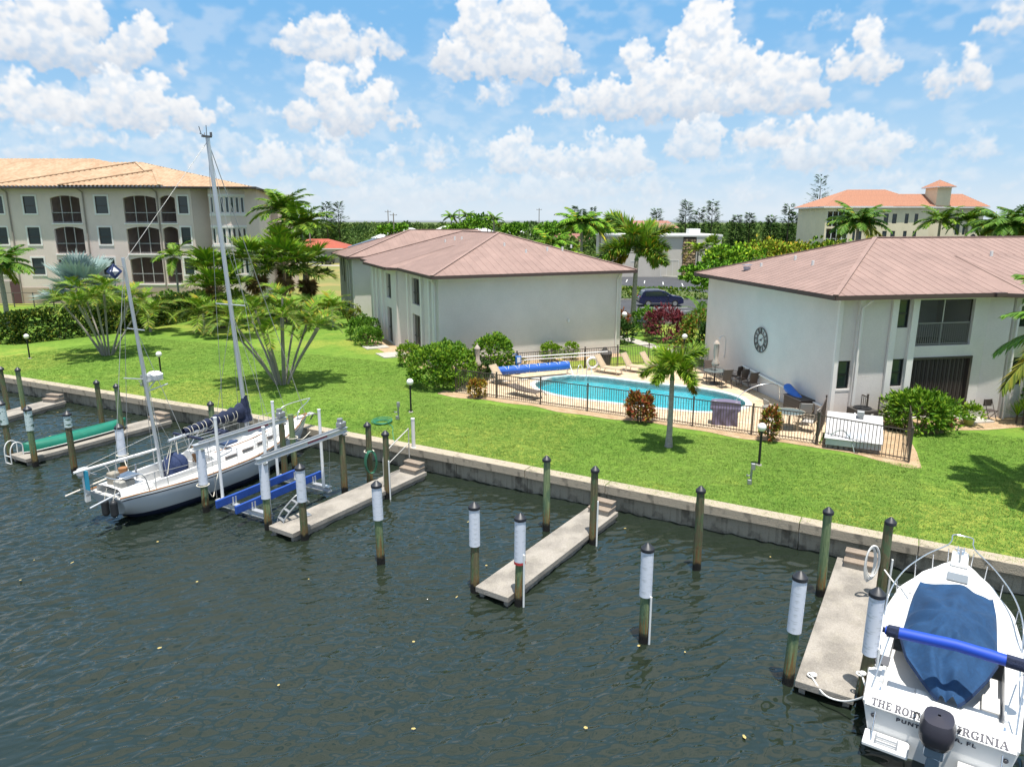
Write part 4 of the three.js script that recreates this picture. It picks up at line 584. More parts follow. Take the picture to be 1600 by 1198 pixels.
S('patio_slab', slab([[-2.6, -5.9], [-0.8, -5.9], [-0.7, -4.2], [-2.4, -4.2]].map((q) => inA(...q)), LAWN, LAWN + 0.06), concPath);
S('patio_slab', slab([[-2.9, -8.9], [-1.3, -8.9], [-1.2, -7.8], [-2.8, -7.7]].map((q) => inA(...q)), LAWN, LAWN + 0.06), concPath);
// ---- picket fences
const fenceMat = std([0.085, 0.066, 0.056], 0.5, { metalness: 0.1 }), picketG = boxUV(new THREE.BoxGeometry(0.019, 1.12, 0.019)), postG = boxUV(new THREE.BoxGeometry(0.055, 1.3, 0.055)), knobG = boxUV(new THREE.BoxGeometry(0.075, 0.03, 0.075));
function fence(label, runs, sp = 0.112) {
  const t = thing('picket_fence', label, 'fence', [0, DECK, 0], 0, 'bronze picket fences');
  for (const [[ax, az], [cx, cz]] of runs) {
    const L = Math.hypot(cx - ax, cz - az), n = Math.floor(L / sp), np = Math.max(1, Math.round(L / 2.35)), ang = -Math.atan2(cz - az, cx - ax);
    for (let k = 0; k <= np; k++) { const p = MS('post', postG, fenceMat, t, lerp(ax, cx, k / np), 0.62, lerp(az, cz, k / np), ang); MS('post_cap', knobG, fenceMat, p, 0, 0.66, 0); }
    for (const y of [1.17, 0.12]) M('rail', beam([ax, y, az], [cx, y, cz], 0.026, 0.038), fenceMat, t);
    for (let k = 1; k < n; k++) if (Math.abs(((k / n * np) % 1 + 1.5) % 1 - 0.5) * L / np > 0.04) MS('picket', picketG, fenceMat, t, lerp(ax, cx, k / n), 0.6, lerp(az, cz, k / n), ang);
  }
  return t;
}
fence('long bronze picket fence between the pool and the lawn', [[[-19.5, -28.92], [-2.5, -28.68]]]);
fence('bronze picket fence behind the pool loungers', [[[-18.95, -34.35], [-13.3, -40.65]], [[-13.3, -40.65], [-9.5, -41.1]], [[-20.3, -31.5], [-18.95, -34.35]]]);
fence('bronze picket fence boxing in the white pump cover', [[[-2.44, -28.6], [0.68, -28.0]], [[0.7, -28.1], [0.58, -32.35]], [[0.5, -32.4], [-0.55, -32.4]], [[-2.5, -28.75], [-2.52, -31.7]], [[-1.8, -33.75], [-1.0, -32.75]]], 0.125);
// ---- pool furniture
const sling = std([0.52, 0.40, 0.27], 0.9, { map: TX.grain }), tubeTan = std([0.40, 0.33, 0.25], 0.5), tubeDark = std([0.06, 0.045, 0.04], 0.5), slingDark = std([0.11, 0.085, 0.07], 0.9), greySling = std([0.40, 0.38, 0.35], 0.9);
function lounger(label, x, z, turn, back = 0.85, fab = sling, met = tubeTan) {   // lies along local +x, head at the origin
  const t = thing('sun_lounger', label, 'sun lounger', [x, DECK, z], turn, 'pool loungers'), c = Math.cos(back), s = Math.sin(back);
  M('seat_sling', rbox(1.15, 0.03, 0.56, 0.012, 0.58, 0.36, 0), fab, t); M('back_sling', rbox(0.76, 0.03, 0.56, 0.012, -0.38, 0, 0).rotateZ(-back).translate(0, 0.37, 0), fab, t);
  for (const k of [-1, 1]) { M('side_rail', [tube([[-0.1, 0.34, k * 0.31], [0.6, 0.34, k * 0.31], [1.2, 0.34, k * 0.31], [1.32, 0.2, k * 0.31]], 0.018, 12), rod([0, 0.36, k * 0.3], [-0.78 * c, 0.36 + 0.78 * s, k * 0.3], 0.018)], met, t); for (const [a, b] of [[0.95, 1.05], [0.0, -0.12]]) M('leg', rod([a, 0.34, k * 0.31], [b, 0, k * 0.31], 0.017), met, t); }
  M('cross_bar', [rod([1.0, 0.03, -0.31], [1.0, 0.03, 0.31], 0.014), rod([-0.78 * c, 0.36 + 0.78 * s, -0.3], [-0.78 * c, 0.36 + 0.78 * s, 0.3], 0.018)], met, t); return t;
}
lounger('tan pool lounger nearest the life ring', -14.75, -37.0, -8, 0.95); lounger('middle tan pool lounger of the row of three', -13.6, -38.1, -10, 1.0); lounger('right tan pool lounger of the row, behind the young palm', -12.75, -39.0, -10, 0.95);
lounger('tan lounger beside the closed umbrella and big shrub', -18.5, -31.6, -8, 0.9); lounger('low bronze framed lounger against the front picket fence', -16.2, -29.85, -14, 0.12, slingDark, tubeDark);
function chair(label, x, z, turn, fab = slingDark, met = tubeDark) {              // faces local +x
  const t = thing('patio_chair', label, 'chair', [x, DECK, z], turn, 'patio chairs');
  M('seat', rbox(0.5, 0.03, 0.5, 0.012, 0, 0.43, 0), fab, t); M('backrest', rbox(0.03, 0.58, 0.48, 0.012, 0, 0.29, 0).rotateZ(0.2).translate(-0.25, 0.44, 0), fab, t);
  for (const k of [-1, 1]) { M('arm', tube([[-0.36, 1.02, k * 0.27], [-0.27, 0.66, k * 0.28], [0.22, 0.64, k * 0.28], [0.29, 0.5, k * 0.28], [0.3, 0, k * 0.28]], 0.016, 14), met, t); M('leg', rod([-0.22, 0.44, k * 0.27], [-0.34, 0, k * 0.27], 0.016), met, t); }
  return t;
}
function table(name, label, x, z, r, met, top) { const t = thing(name, label, 'table', [x, DECK, z]); M('table_top', [cyl(r, r, 0.025, 0, 0.7, 0, 28)], top, t); M('rim', new THREE.TorusGeometry(r, 0.018, 6, 32).rotateX(Math.PI / 2).translate(0, 0.715, 0), met, t); M('pedestal', [cyl(0.05, 0.04, 0.7, 0, 0, 0, 10), cyl(0.26, 0.2, 0.05, 0, 0, 0, 16)], met, t); for (let k = 0; k < 4; k++) { const a = k * 1.57 + 0.7; M('leg', rod([Math.cos(a) * r * 0.75, 0, Math.sin(a) * r * 0.75], [Math.cos(a) * r * 0.8, 0.7, Math.sin(a) * r * 0.8], 0.017), met, t); } return t; }
const glassTop = new THREE.MeshPhysicalMaterial({ color: lin(0.10, 0.13, 0.13), roughness: 0.08, ior: 1.5 });
table('patio_table', 'round glass table under the closed umbrella by the clock wall', -8.5, -37.2, 0.62, tubeDark, glassTop);
chair('dark patio chair at the left of the umbrella table', -9.4, -37.7, 20); chair('dark patio chair behind the umbrella table', -8.9, -38.2, -40); chair('dark patio chair in front of the umbrella table', -7.85, -36.6, 130); chair('dark patio chair nearest the clock wall, left one', -7.6, -37.7, 165); chair('dark patio chair by the clock wall, middle one', -7.15, -37.1, 150); chair('dark patio chair by the clock wall, nearest the pool handrail', -6.55, -36.5, 140);
table('patio_table', 'round glass table by the pump cover fence', -3.75, -30.4, 0.6, tubeTan, glassTop);
chair('tan sling chair between the glass table and the pump cover fence', -3.0, -30.3, 170, greySling, tubeTan); chair('tan sling chair behind the glass table, near the storage box', -3.3, -31.3, 110, greySling, tubeTan); chair('tan sling chair left of the glass table by the pump fence', -4.5, -31.0, 35, greySling, tubeTan); chair('tan sling chair nearest the croton, at the glass table', -4.3, -29.7, -40, greySling, tubeTan);
function umbrella(label, x, z, top) { const t = thing('closed_umbrella', label, 'umbrella', [x, DECK, z]); M('pole', cyl(0.022, 0.022, top - DECK, 0, 0, 0, 8), tubeDark, t); const h = top - DECK, g = new THREE.LatheGeometry([[0.02, 0.95], [0.15, 1.0], [0.19, 1.12], [0.115, 1.3], [0.105, 1.55], [0.13, 1.8], [0.125, h - 0.22], [0.17, h - 0.2], [0.06, h - 0.04], [0.01, h + 0.02]].map((q) => new THREE.Vector2(...q)), 16), p = g.attributes.position; for (let i = 0; i < p.count; i++) { const a = Math.atan2(p.getZ(i), p.getX(i)), k = 1 + 0.2 * Math.cos(a * 8) * (p.getY(i) < h - 0.3 ? 1 : 0.2); p.setX(i, p.getX(i) * k); p.setZ(i, p.getZ(i) * k); } g.computeVertexNormals(); M('canopy', g, std([0.46, 0.38, 0.32], 0.95, { side: THREE.DoubleSide }), t); M('stand', cyl(0.26, 0.22, 0.08, 0, 0, 0, 16), tubeDark, t); M('finial', new THREE.SphereGeometry(0.035, 8, 6).translate(0, h + 0.05, 0), tubeTan, t); return t; }
umbrella('closed beige umbrella among the shrubs at the left of the pool', -19.5, -31.0, 3.0); umbrella('closed beige umbrella standing through the table by the clock wall', -8.5, -37.2, 3.25);
{ // solar cover on its reel
  const t = thing('pool_cover_reel', 'rolled blue pool cover on a white reel at the far side', 'pool cover', [-17.65, DECK, -33.7], -Math.atan2(-3.4, 2.65) / D2R);
  const L = 4.5, g = new THREE.CylinderGeometry(0.23, 0.23, L, 20, 40).rotateZ(Math.PI / 2), p = g.attributes.position; for (let i = 0; i < p.count; i++) { const x = p.getX(i), k = 1 + 0.10 * (vn(x * 4 + 7, Math.atan2(p.getY(i), p.getZ(i)) * 2) - 0.5); if (Math.abs(x) < L / 2 - 0.01) { p.setY(i, p.getY(i) * k); p.setZ(i, p.getZ(i) * k); } } g.computeVertexNormals(); M('rolled_cover', g.translate(0, 0.55, 0), std([0.02, 0.10, 0.42], 0.45), t);
  for (let k = 0; k < 14; k++) M('strap', new THREE.TorusGeometry(0.24, 0.011, 5, 20).rotateY(Math.PI / 2 + (k % 2 ? 0.5 : -0.5)).translate(-L / 2 + 0.25 + k * 0.31, 0.55, 0), paintWhite, t);
  for (const s of [-1, 1]) { M('reel_frame', [rod([s * (L / 2 + 0.1), 0.55, 0], [s * (L / 2 + 0.12), 0.02, 0.4], 0.03), rod([s * (L / 2 + 0.1), 0.55, 0], [s * (L / 2 + 0.12), 0.02, -0.4], 0.03), rod([s * (L / 2 + 0.12), 0.03, -0.45], [s * (L / 2 + 0.12), 0.03, 0.45], 0.03)], ventWhite, t); }
  M('base_bar', rod([-L / 2 - 0.1, 0.05, 0.38], [L / 2 + 0.1, 0.05, 0.38], 0.03), ventWhite, t);
}
{ const t = thing('life_ring', 'white life ring standing against the back fence by the loungers', 'life ring', [-15.6, DECK, -37.4], 35); M('ring', new THREE.TorusGeometry(0.3, 0.085, 10, 28).translate(0, 0.4, 0), std([0.72, 0.70, 0.66], 0.6), t); for (let k = 0; k < 4; k++) { const a = k * 1.571 + 0.78; M('band', new THREE.TorusGeometry(0.09, 0.012, 5, 12).rotateY(1.57).rotateZ(a).translate(Math.cos(a) * 0.3, 0.4 + Math.sin(a) * 0.3, 0), std([0.06, 0.06, 0.08], 0.7), t); } }
{ const t = thing('waste_bin', 'dark grey waste bin behind the back fence', 'bin', [-15.6, LAWN, -39.3]); M('body', cyl(0.36, 0.42, 0.7, 0, 0, 0, 18), std([0.06, 0.06, 0.065], 0.7), t); M('lid', [cyl(0.44, 0.36, 0.12, 0, 0.7, 0, 18), cyl(0.2, 0.12, 0.25, 0, 0.82, 0, 14)], std([0.08, 0.075, 0.07], 0.7), t); }
{ const t = thing('skimmer_pole', 'long white skimmer pole hung along the back fence', 'pole', [0, DECK, 0]); M('pole', rod([-18.85, 0.95, -34.28], [-15.1, 0.95, -38.48], 0.028), paintWhite, t); M('net_frame', new THREE.TorusGeometry(0.2, 0.02, 5, 16).rotateY(0.6).translate(-19.0, 0.95, -34.15), std([0.05, 0.18, 0.45], 0.5), t); M('second_pole', rod([-18.6, 0.78, -34.5], [-15.4, 0.76, -38.1], 0.022), paintWhite, t); }
{ const t = thing('safety_station', 'small blue safety box on the back fence beside the cover reel', 'box', [-18.75, DECK, -34.1], 48); M('box', rbox(0.36, 0.46, 0.16, 0.05, 0, 0.85, 0.05), std([0.03, 0.14, 0.42], 0.45), t); M('post', rod([0, 0, 0], [0, 1.25, 0], 0.022), fenceMat, t); M('face', rbox(0.2, 0.3, 0.02, 0.008, 0, 0.86, 0.135), paintWhite, t); }
{ // covered grill
  const t = thing('covered_grill', 'grill under a draped purple grey cover beside the front fence', 'grill', [-6.25, DECK, -29.75], 12), g = new THREE.BoxGeometry(1.2, 0.95, 0.62, 28, 20, 14), p = g.attributes.position;
  for (let i = 0; i < p.count; i++) { let x = p.getX(i), y = p.getY(i) + 0.475, z = p.getZ(i); const k = y / 0.95, fl = 1 + 0.16 * (1 - k) * (vn(x * 7 + 3, z * 7 + 5) - 0.3), hump = k > 0.9 ? 0.13 * Math.cos(clamp(x * 1.9, -1.57, 1.57)) * Math.cos(z * 3) : 0; x *= fl * (k > 0.66 ? 1 : 0.84); z *= fl * (k > 0.85 ? 0.86 : 1); const f = 0.035 * Math.sin(x * 14 + Math.sin(y * 5) * 2) * (1 - k); p.setXYZ(i, x, y + hump, z + (z > 0 ? f : -f)); }
  g.computeVertexNormals(); M('cover', g, std([0.13, 0.11, 0.17], 0.8), t); M('cover_top', rbox(0.95, 0.05, 0.45, 0.02, 0, 1.0, 0), std([0.30, 0.29, 0.33], 0.7), t); M('caster', [cyl(0.05, 0.05, 0.06, -0.4, -0.005, 0.2, 8), cyl(0.05, 0.05, 0.06, 0.4, -0.005, 0.2, 8)], tubeDark, t);
}
{ const [x, z] = inB(-1.1, -1.2), t = thing('storage_box', 'dark brown deck storage box by the corner of the clock wall', 'storage box', [-3.75, DECK, -33.15], 39 + 90); M('body', rbox(1.35, 0.68, 0.72, 0.02, 0, 0.34, 0), std([0.06, 0.048, 0.042], 0.7), t); M('lid', rbox(1.4, 0.06, 0.78, 0.02, 0, 0.72, 0), std([0.05, 0.04, 0.036], 0.6), t); for (let k = 0; k < 5; k++) M('board_line', box(1.355, 0.012, 0.725, 0, 0.12 + k * 0.12, 0), std([0.03, 0.025, 0.022], 0.8), t); void x; void z; }
{ const t = thing('blue_float_roll', 'blue foam roll leaning on the clock wall behind the storage box', 'float', [0, DECK, 0]), a = inB(-0.35, -2.6), c = inB(-0.35, -0.9); M('roll', [rod([a[0], 0.95, a[1]], [c[0], 0.32, c[1]], 0.2, 16)], std([0.02, 0.13, 0.50], 0.5), t); M('roll_end', new THREE.SphereGeometry(0.2, 14, 8).translate(a[0], 0.95, a[1]), std([0.02, 0.13, 0.50], 0.5), t); }
{ const t = thing('water_pipe', 'white pipe running along the foot of the clock wall', 'pipe', [0, DECK, 0]), a = inB(-0.08, -7.4), c = inB(-0.08, -0.35); M('pipe', rod([a[0], 1.0, a[1]], [c[0], 0.62, c[1]], 0.05, 8), trimWhite, t); for (let k = 0; k < 4; k++) { const q = inB(-0.08, -7 + k * 2.1); M('bracket', cyl(0.062, 0.062, 0.05, q[0], 0.93 - k * 0.113, q[1], 8), ventWhite, t); } }
{ const q = inB(-0.05, -9.6), t = thing('outdoor_shower', 'outdoor shower head on the clock wall behind the patio table', 'shower', [q[0], DECK, q[1]], 39.3 - 90); M('riser', tube([[0, 1.0, -0.0], [0, 2.1, 0.0], [0, 2.28, 0.14], [0, 2.2, 0.3]], 0.018, 16), ventWhite, t); M('shower_head', cyl(0.07, 0.03, 0.06, 0, 2.12, 0.31, 10), ventWhite, t); M('valve', cyl(0.05, 0.05, 0.05, 0, 1.05, 0.03, 10), ventWhite, t); }
{ // white pump cover inside the fenced box
  const t = thing('pump_cover', 'white slant topped pump cover inside the fenced enclosure', 'pump cover', [-1.25, LAWN, -29.35], 4), wh = std([0.55, 0.55, 0.57], 0.6, { map: TX.stucco }), sh = poly([[-1.0, 0.18], [1.0, 0.18], [1.0, 0.95], [-1.0, 0.42]]);
  M('body', new THREE.ExtrudeGeometry(sh, { depth: 1.9, bevelEnabled: false }).rotateY(Math.PI / 2).translate(-0.95, 0, 0), wh, t); M('lid', new THREE.BoxGeometry(2.0, 0.03, 2.16).rotateX(0.258).translate(0, 0.705, 0), std([0.52, 0.51, 0.51], 0.7, { map: TX.grain }), t);
  for (let k = 0; k < 9; k++) M('vent_slat', box(0.13, 0.12, 0.02, -0.78 + k * 0.195, 0.09, 0.93), std([0.14, 0.14, 0.14], 0.8), t);
  M('hatch', new THREE.BoxGeometry(0.75, 0.02, 0.42).rotateX(0.258).translate(0.1, 0.55, 0.62), std([0.42, 0.45, 0.50], 0.5), t); M('vent_cap', [cyl(0.12, 0.12, 0.14, 0.2, 0.93, -0.75, 10), rbox(0.26, 0.16, 0.26, 0.02, 0.2, 1.12, -0.75)], std([0.40, 0.41, 0.42], 0.4, { metalness: 0.5 }), t);
  M('plinth', bx(-0.9, 0.9, 0, 0.18, -0.9, 0.85), std([0.2, 0.2, 0.2], 0.9), t); M('ridge_trim', new THREE.BoxGeometry(0.05, 0.04, 2.16).rotateX(0.258).translate(0, 0.74, 0), wh, t);
  const h = thing('garden_hose', 'pale hose arching over the front of the pump cover', 'hose', [-1.6, LAWN, -28.5]); M('hose', tube([[-0.5, 0.02, 0.1], [-0.35, 0.55, 0.05], [0, 0.75, 0], [0.3, 0.5, 0.1], [0.5, 0.02, 0.25]], 0.018, 24), std([0.30, 0.36, 0.34], 0.6), h); M('nozzle', rod([0.5, 0.02, 0.25], [0.62, 0.02, 0.3], 0.022), tubeDark, h);
}
{ const t = thing('air_conditioner', 'dark air conditioning unit at the corner of the right condo', 'air conditioner', [...inB(1.0, 0.85)].flatMap((q, i) => (i ? [LAWN, q] : [q])), 39); M('cabinet', rbox(0.85, 0.8, 0.85, 0.03, 0, 0.45, 0), std([0.07, 0.062, 0.055], 0.6), t); M('top_grille', [cyl(0.36, 0.36, 0.03, 0, 0.85, 0, 24), ...[0.1, 0.18, 0.26, 0.34].map((q) => new THREE.TorusGeometry(q, 0.008, 4, 24).rotateX(Math.PI / 2).translate(0, 0.89, 0))], std([0.02, 0.02, 0.022], 0.5), t); for (let k = 0; k < 7; k++) M('louvre', box(0.78, 0.018, 0.87, 0, 0.15 + k * 0.1, 0), std([0.035, 0.03, 0.028], 0.6), t); M('sticker', bx(0.1, 0.22, 0.6, 0.7, 0.428, 0.434), paintWhite, t); M('plinth', box(1, 0.08, 1, 0, 0.03, 0), concPath, t); }
// ---- lamps and pedestals on the lawn (unlit by day)
const globeMat = new THREE.MeshPhysicalMaterial({ color: lin(0.78, 0.76, 0.74), roughness: 0.35 }), postBlack = std([0.012, 0.012, 0.013], 0.45);
const lampG = { post: boxUV(one([cyl(0.045, 0.04, 1.25, 0, 0, 0, 10), cyl(0.08, 0.06, 0.05, 0, 1.25, 0, 12), cyl(0.09, 0.06, 0.06, 0, 0, 0, 12)])), globe: boxUV(one(new THREE.SphereGeometry(0.155, 20, 14).translate(0, 1.42, 0))), foot: boxUV(one(cyl(0.11, 0.09, 0.07, 0, -0.02, 0, 12))) };
for (const [label, x, z, s] of [['white globe lamp by the dark hedge at the left edge', -48.14, -23.26, 1], ['white globe lamp on the lawn left of the sailboat mast', -35.28, -23.49, 1], ['white globe lamp beside the big round shrub', -19.18, -24.76, 1], ['white globe lamp on the lawn in front of the pump fence', -3.97, -25.09, 1], ['white globe lamp behind the young palm, beyond the pool', -11.7, -42.6, 1.1], ['white globe lamp at the right corner of the left condo', -17.9, -48.7, 1.3]]) { const t = thing('globe_lamp', label, 'lamp', [x, LAWN, z], 0, 'globe lamps'); t.scale.setScalar(s); MS('lamp_post', lampG.post, postBlack, t); MS('globe', lampG.globe, globeMat, t); MS('foot', lampG.foot, concPath, t); }
const galv = std([0.33, 0.34, 0.35], 0.4, { metalness: 0.5 });
function pedestal(label, x, z, h = 0.62) { const t = thing('dock_pedestal', label, 'power post', [x, LAWN, z], 20, 'dock power and water posts'); M('post', cyl(0.035, 0.035, h, 0, 0, 0, 8), galv, t); M('outlet_box', rbox(0.13, 0.22, 0.1, 0.015, 0.03, h - 0.1, 0.05), galv, t); M('tap', [rod([0, h * 0.45, 0], [-0.14, h * 0.42, 0.06], 0.02), cyl(0.03, 0.03, 0.05, -0.14, h * 0.42, 0.06, 8)], galv, t); M('lower_box', rbox(0.12, 0.16, 0.1, 0.015, -0.05, 0.1, 0.02), galv, t); }
pedestal('small metal power post on the lawn near the right globe lamp', -3.85, -23.0, 0.75); pedestal('small metal power post with a hose beside it, near the lift dock', -18.9, -23.5, 0.8); pedestal('small dark power post on the lawn left of the tall mast', -34.7, -22.0, 0.6);
{ const t = thing('hose_coil', 'green hose coiled on the grass by the lift dock', 'hose', [-19.2, LAWN + 0.03, -22.75]), gm = std([0.03, 0.22, 0.12], 0.6); for (let k = 0; k < 5; k++) M('coil', new THREE.TorusGeometry(0.3 + 0.035 * k, 0.016, 5, 26).rotateX(Math.PI / 2 + 0.08 * Math.sin(k * 2)).translate(0.03 * Math.sin(k), 0.02 * k, 0.03 * Math.cos(k)), gm, t); M('tail', tube([[0.3, 0, 0], [0.8, 0, 0.3], [1.3, 0, 0.9], [1.9, 0.0, 1.6], [2.3, 0.02, 2.0]], 0.014, 24), gm, t); }
{ const t = thing('plastic_post', 'short white plastic post on the seawall above the lift dock steps', 'post', [-15.9, LAWN, -20.62]); M('pipe', cyl(0.07, 0.07, 1.15, 0, 0, 0, 12), trimWhite, t); M('lid', cyl(0.08, 0.075, 0.05, 0, 1.15, 0, 12), ventWhite, t); M('foot_collar', cyl(0.1, 0.09, 0.05, 0, 0, 0, 12), ventWhite, t); }
{ const al = std([0.62, 0.60, 0.55], 0.35, { metalness: 0.4 }), t = thing('step_handrail', 'bent metal handrail at the steps of the lift dock', 'handrail', [-15.62, 0.3, -19.2]); M('top_rail', tube([[0.1, 0, 0.85], [0.08, 0.9, 0.8], [0, 1.0, 0.6], [-0.1, 1.5, -0.9]], 0.022, 20), al, t); M('upright', [rod([-0.1, 0.35, -0.9], [-0.1, 1.5, -0.9], 0.022)], al, t); M('mid_rail', rod([0.07, 0.5, 0.78], [-0.08, 0.95, -0.88], 0.016), al, t); }
// ------------------------------------------------------------------ boats, lift, canoe, ladders
function loft(st, closeU = false) { const v = [], n = st[0].length; for (let i = 0; i < st.length - 1; i++) for (let j = 0; j < n - (closeU ? 0 : 1); j++) { const a = st[i][j], b = st[i][(j + 1) % n], c = st[i + 1][(j + 1) % n], d = st[i + 1][j]; v.push(...a, ...b, ...c, ...a, ...c, ...d); } const g = new THREE.BufferGeometry(); g.setAttribute('position', new THREE.BufferAttribute(new Float32Array(v), 3)); g.computeVertexNormals(); return smooth(g); }
function smooth(g, tol = 0.6) { // average normals of coincident corners unless the crease is sharp
  const p = g.attributes.position, n = g.attributes.normal, map = new Map(), key = (i) => Math.round(p.getX(i) * 2000) + ',' + Math.round(p.getY(i) * 2000) + ',' + Math.round(p.getZ(i) * 2000); for (let i = 0; i < p.count; i++) { const k = key(i); (map.get(k) ?? map.set(k, []).get(k)).push(i); }
  const out = new Float32Array(p.count * 3); for (const l of map.values()) for (const i of l) { let x = 0, y = 0, z = 0; for (const j of l) { const d = n.getX(i) * n.getX(j) + n.getY(i) * n.getY(j) + n.getZ(i) * n.getZ(j); if (d > tol) { x += n.getX(j); y += n.getY(j); z += n.getZ(j); } } const L = Math.hypot(x, y, z) || 1; out[3 * i] = x / L; out[3 * i + 1] = y / L; out[3 * i + 2] = z / L; }
  g.setAttribute('normal', new THREE.BufferAttribute(out, 3)); return g;
}
const interp = (t, x) => { for (let i = 0; i < t.length - 1; i++) if (x <= t[i + 1][0]) { const f = ss(0, 1, (x - t[i][0]) / (t[i + 1][0] - t[i][0])) * 0.35 + 0.65 * clamp((x - t[i][0]) / (t[i + 1][0] - t[i][0])); return lerp(t[i][1], t[i + 1][1], f); } return t[t.length - 1][1]; };
const DS = { side: THREE.DoubleSide };
const gel = std([0.76, 0.76, 0.75], 0.28, { ...DS, map: tx(256, 256, (u, v) => 0.93 + 0.07 * fbm(u * 5, v * 5, 5, 4), [3, 3]) }), gelGrey = std([0.52, 0.56, 0.60], 0.3, { ...DS, map: gel.map }), navy = std([0.012, 0.020, 0.055], 0.8, { ...DS, bumpMap: TX.grainB, bumpScale: 0.01 }), bottomBlue = std([0.012, 0.02, 0.05], 0.6, DS), stripeDark = std([0.02, 0.022, 0.03], 0.4), teak = std([0.30, 0.14, 0.055], 0.7), alu = std([0.62, 0.64, 0.66], 0.35, { metalness: 0.55 }), inox = std([0.72, 0.73, 0.75], 0.2, { metalness: 0.85 }), rope = std([0.60, 0.56, 0.47], 0.95), wire = std([0.42, 0.42, 0.40], 0.4, { metalness: 0.4 }), nonskid = std([0.66, 0.65, 0.62], 0.8);
{ // ---------------- ketch
  const t = thing('sailing_ketch', 'white two masted sailboat with navy sail cover moored stern out', 'sailboat', [-21.2, 0, -11.75], 91.5);
  const LH = 8.85, B = [[0, 0.82], [1.5, 1.1], [3, 1.28], [4.6, 1.33], [6.2, 1.1], [7.6, 0.66], [8.5, 0.22], [LH, 0.03]], Sh = [[0, 1.02], [3, 0.93], [5, 0.98], [7, 1.16], [LH, 1.48]], K = [[0, 0.26], [0.7, -0.05], [2, -0.42], [5, -0.5], [7, -0.22], [8.1, 0.35], [LH, 1.38]];
  const rake = (x, y) => x + (x < 1 ? (1 - x) * (1.02 - y) * 0.42 : 0), pt = (x, y, s) => { const b = interp(B, x), sh = interp(Sh, x), k = interp(K, x), q = clamp((sh - y) / (sh - k)); return [rake(x, y), y, s * b * Math.pow(1 - Math.pow(q, 2.3), 0.62)]; };
  const side = (y0f, y1f, n) => { const gs = []; for (const s of [-1, 1]) { const st = []; for (let i = 0; i <= 40; i++) { const x = LH * i / 40, a = y0f(x), b = y1f(x), row = []; for (let j = 0; j <= n; j++) row.push(pt(x, lerp(a, b, j / n), s)); st.push(row); } gs.push(loft(st)); } return gs; };
  const WL = 0.16, shf = (x) => interp(Sh, x), kf = (x) => interp(K, x);
  M('hull', side((x) => shf(x) - 0.10, (x) => Math.max(kf(x), WL + 0.1), 8), gelGrey, t); M('sheer_band', side(shf, (x) => shf(x) - 0.06, 1), gel, t); M('rub_rail', side((x) => shf(x) - 0.06, (x) => shf(x) - 0.1, 1), stripeDark, t); M('boot_stripe', side((x) => Math.max(kf(x), WL + 0.1), (x) => Math.max(kf(x), WL), 1), bottomBlue, t); M('bottom', side((x) => Math.max(kf(x), WL), kf, 6), bottomBlue, t);
  { const v = [], c = [rake(0, 0.7), 0.7, 0]; let prev = null; const ring = []; for (let j = 0; j <= 10; j++) ring.push(pt(0, lerp(1.02, 0.26, j / 10), 1)); for (let j = 10; j >= 0; j--) ring.push(pt(0, lerp(1.02, 0.26, j / 10), -1)); for (const p of ring) { if (prev) v.push(...c, ...prev, ...p); prev = p; } v.push(...c, ...prev, ...ring[0]); M('transom', raw(v), gelGrey, t); }
  // deck with a cockpit well
  const deckS = new THREE.Shape(), dp = []; for (let i = 0; i <= 30; i++) { const x = LH * i / 30; dp.push([x, interp(B, x) - 0.015]); } for (let i = 30; i >= 0; i--) { const x = LH * i / 30; dp.push([x, -interp(B, x) + 0.015]); } dp.forEach((p, i) => (i ? deckS.lineTo(...p) : deckS.moveTo(...p))); deckS.holes.push(poly([[1.35, -0.62], [3.45, -0.7], [3.45, 0.7], [1.35, 0.62]]));
  { const g = new THREE.ShapeGeometry(deckS, 4).rotateX(Math.PI / 2).toNonIndexed(), p = g.attributes.position; for (let i = 0; i < p.count; i++) p.setY(i, interp(Sh, p.getX(i)) - 0.03); g.computeVertexNormals(); M('deck', g, nonskid, t); }
  M('toe_rail', [-1, 1].flatMap((s) => { const pts = []; for (let i = 0; i <= 16; i++) { const x = LH * i / 16; pts.push([x, interp(Sh, x) + 0.02, s * (interp(B, x) - 0.02)]); } return [tube(pts, 0.025, 40, 5)]; }), teak, t);
  M('cockpit_well', [bx(1.35, 3.45, 0.42, 0.46, -0.66, 0.66), bx(1.33, 1.37, 0.46, 0.98, -0.64, 0.64), bx(3.43, 3.47, 0.46, 1.0, -0.7, 0.7), bx(1.37, 3.43, 0.46, 0.97, -0.69, -0.65), bx(1.37, 3.43, 0.46, 0.97, 0.65, 0.69), bx(1.4, 3.4, 0.46, 0.72, -0.64, -0.36), bx(1.4, 3.4, 0.46, 0.72, 0.36, 0.64)], gel, t);
  for (const s of [-1, 1]) M('coaming', beam([1.2, 1.06, s * 0.72], [3.6, 1.1, s * 0.82], 0.1, 0.24), gel, t);
  const ch = (x0, x1, w0, w1, h, y0) => { const st = []; for (let i = 0; i <= 12; i++) { const f = i / 12, x = lerp(x0, x1, f), w = lerp(w0, w1, f * f), y = y0(x), hh = h * (f > 0.86 ? 1 - Math.pow((f - 0.86) / 0.14, 1.4) : 1) + 0.01; st.push([[x, y, -w], [x, y + hh * 0.82, -w * 0.94], [x, y + hh, -w * 0.82], [x, y + hh * 1.1, 0], [x, y + hh, w * 0.82], [x, y + hh * 0.82, w * 0.94], [x, y, w]]); } return loft(st); };
  M('cabin', [ch(3.5, 7.3, 0.86, 0.42, 0.42, (x) => interp(Sh, x) - 0.04)], gel, t);
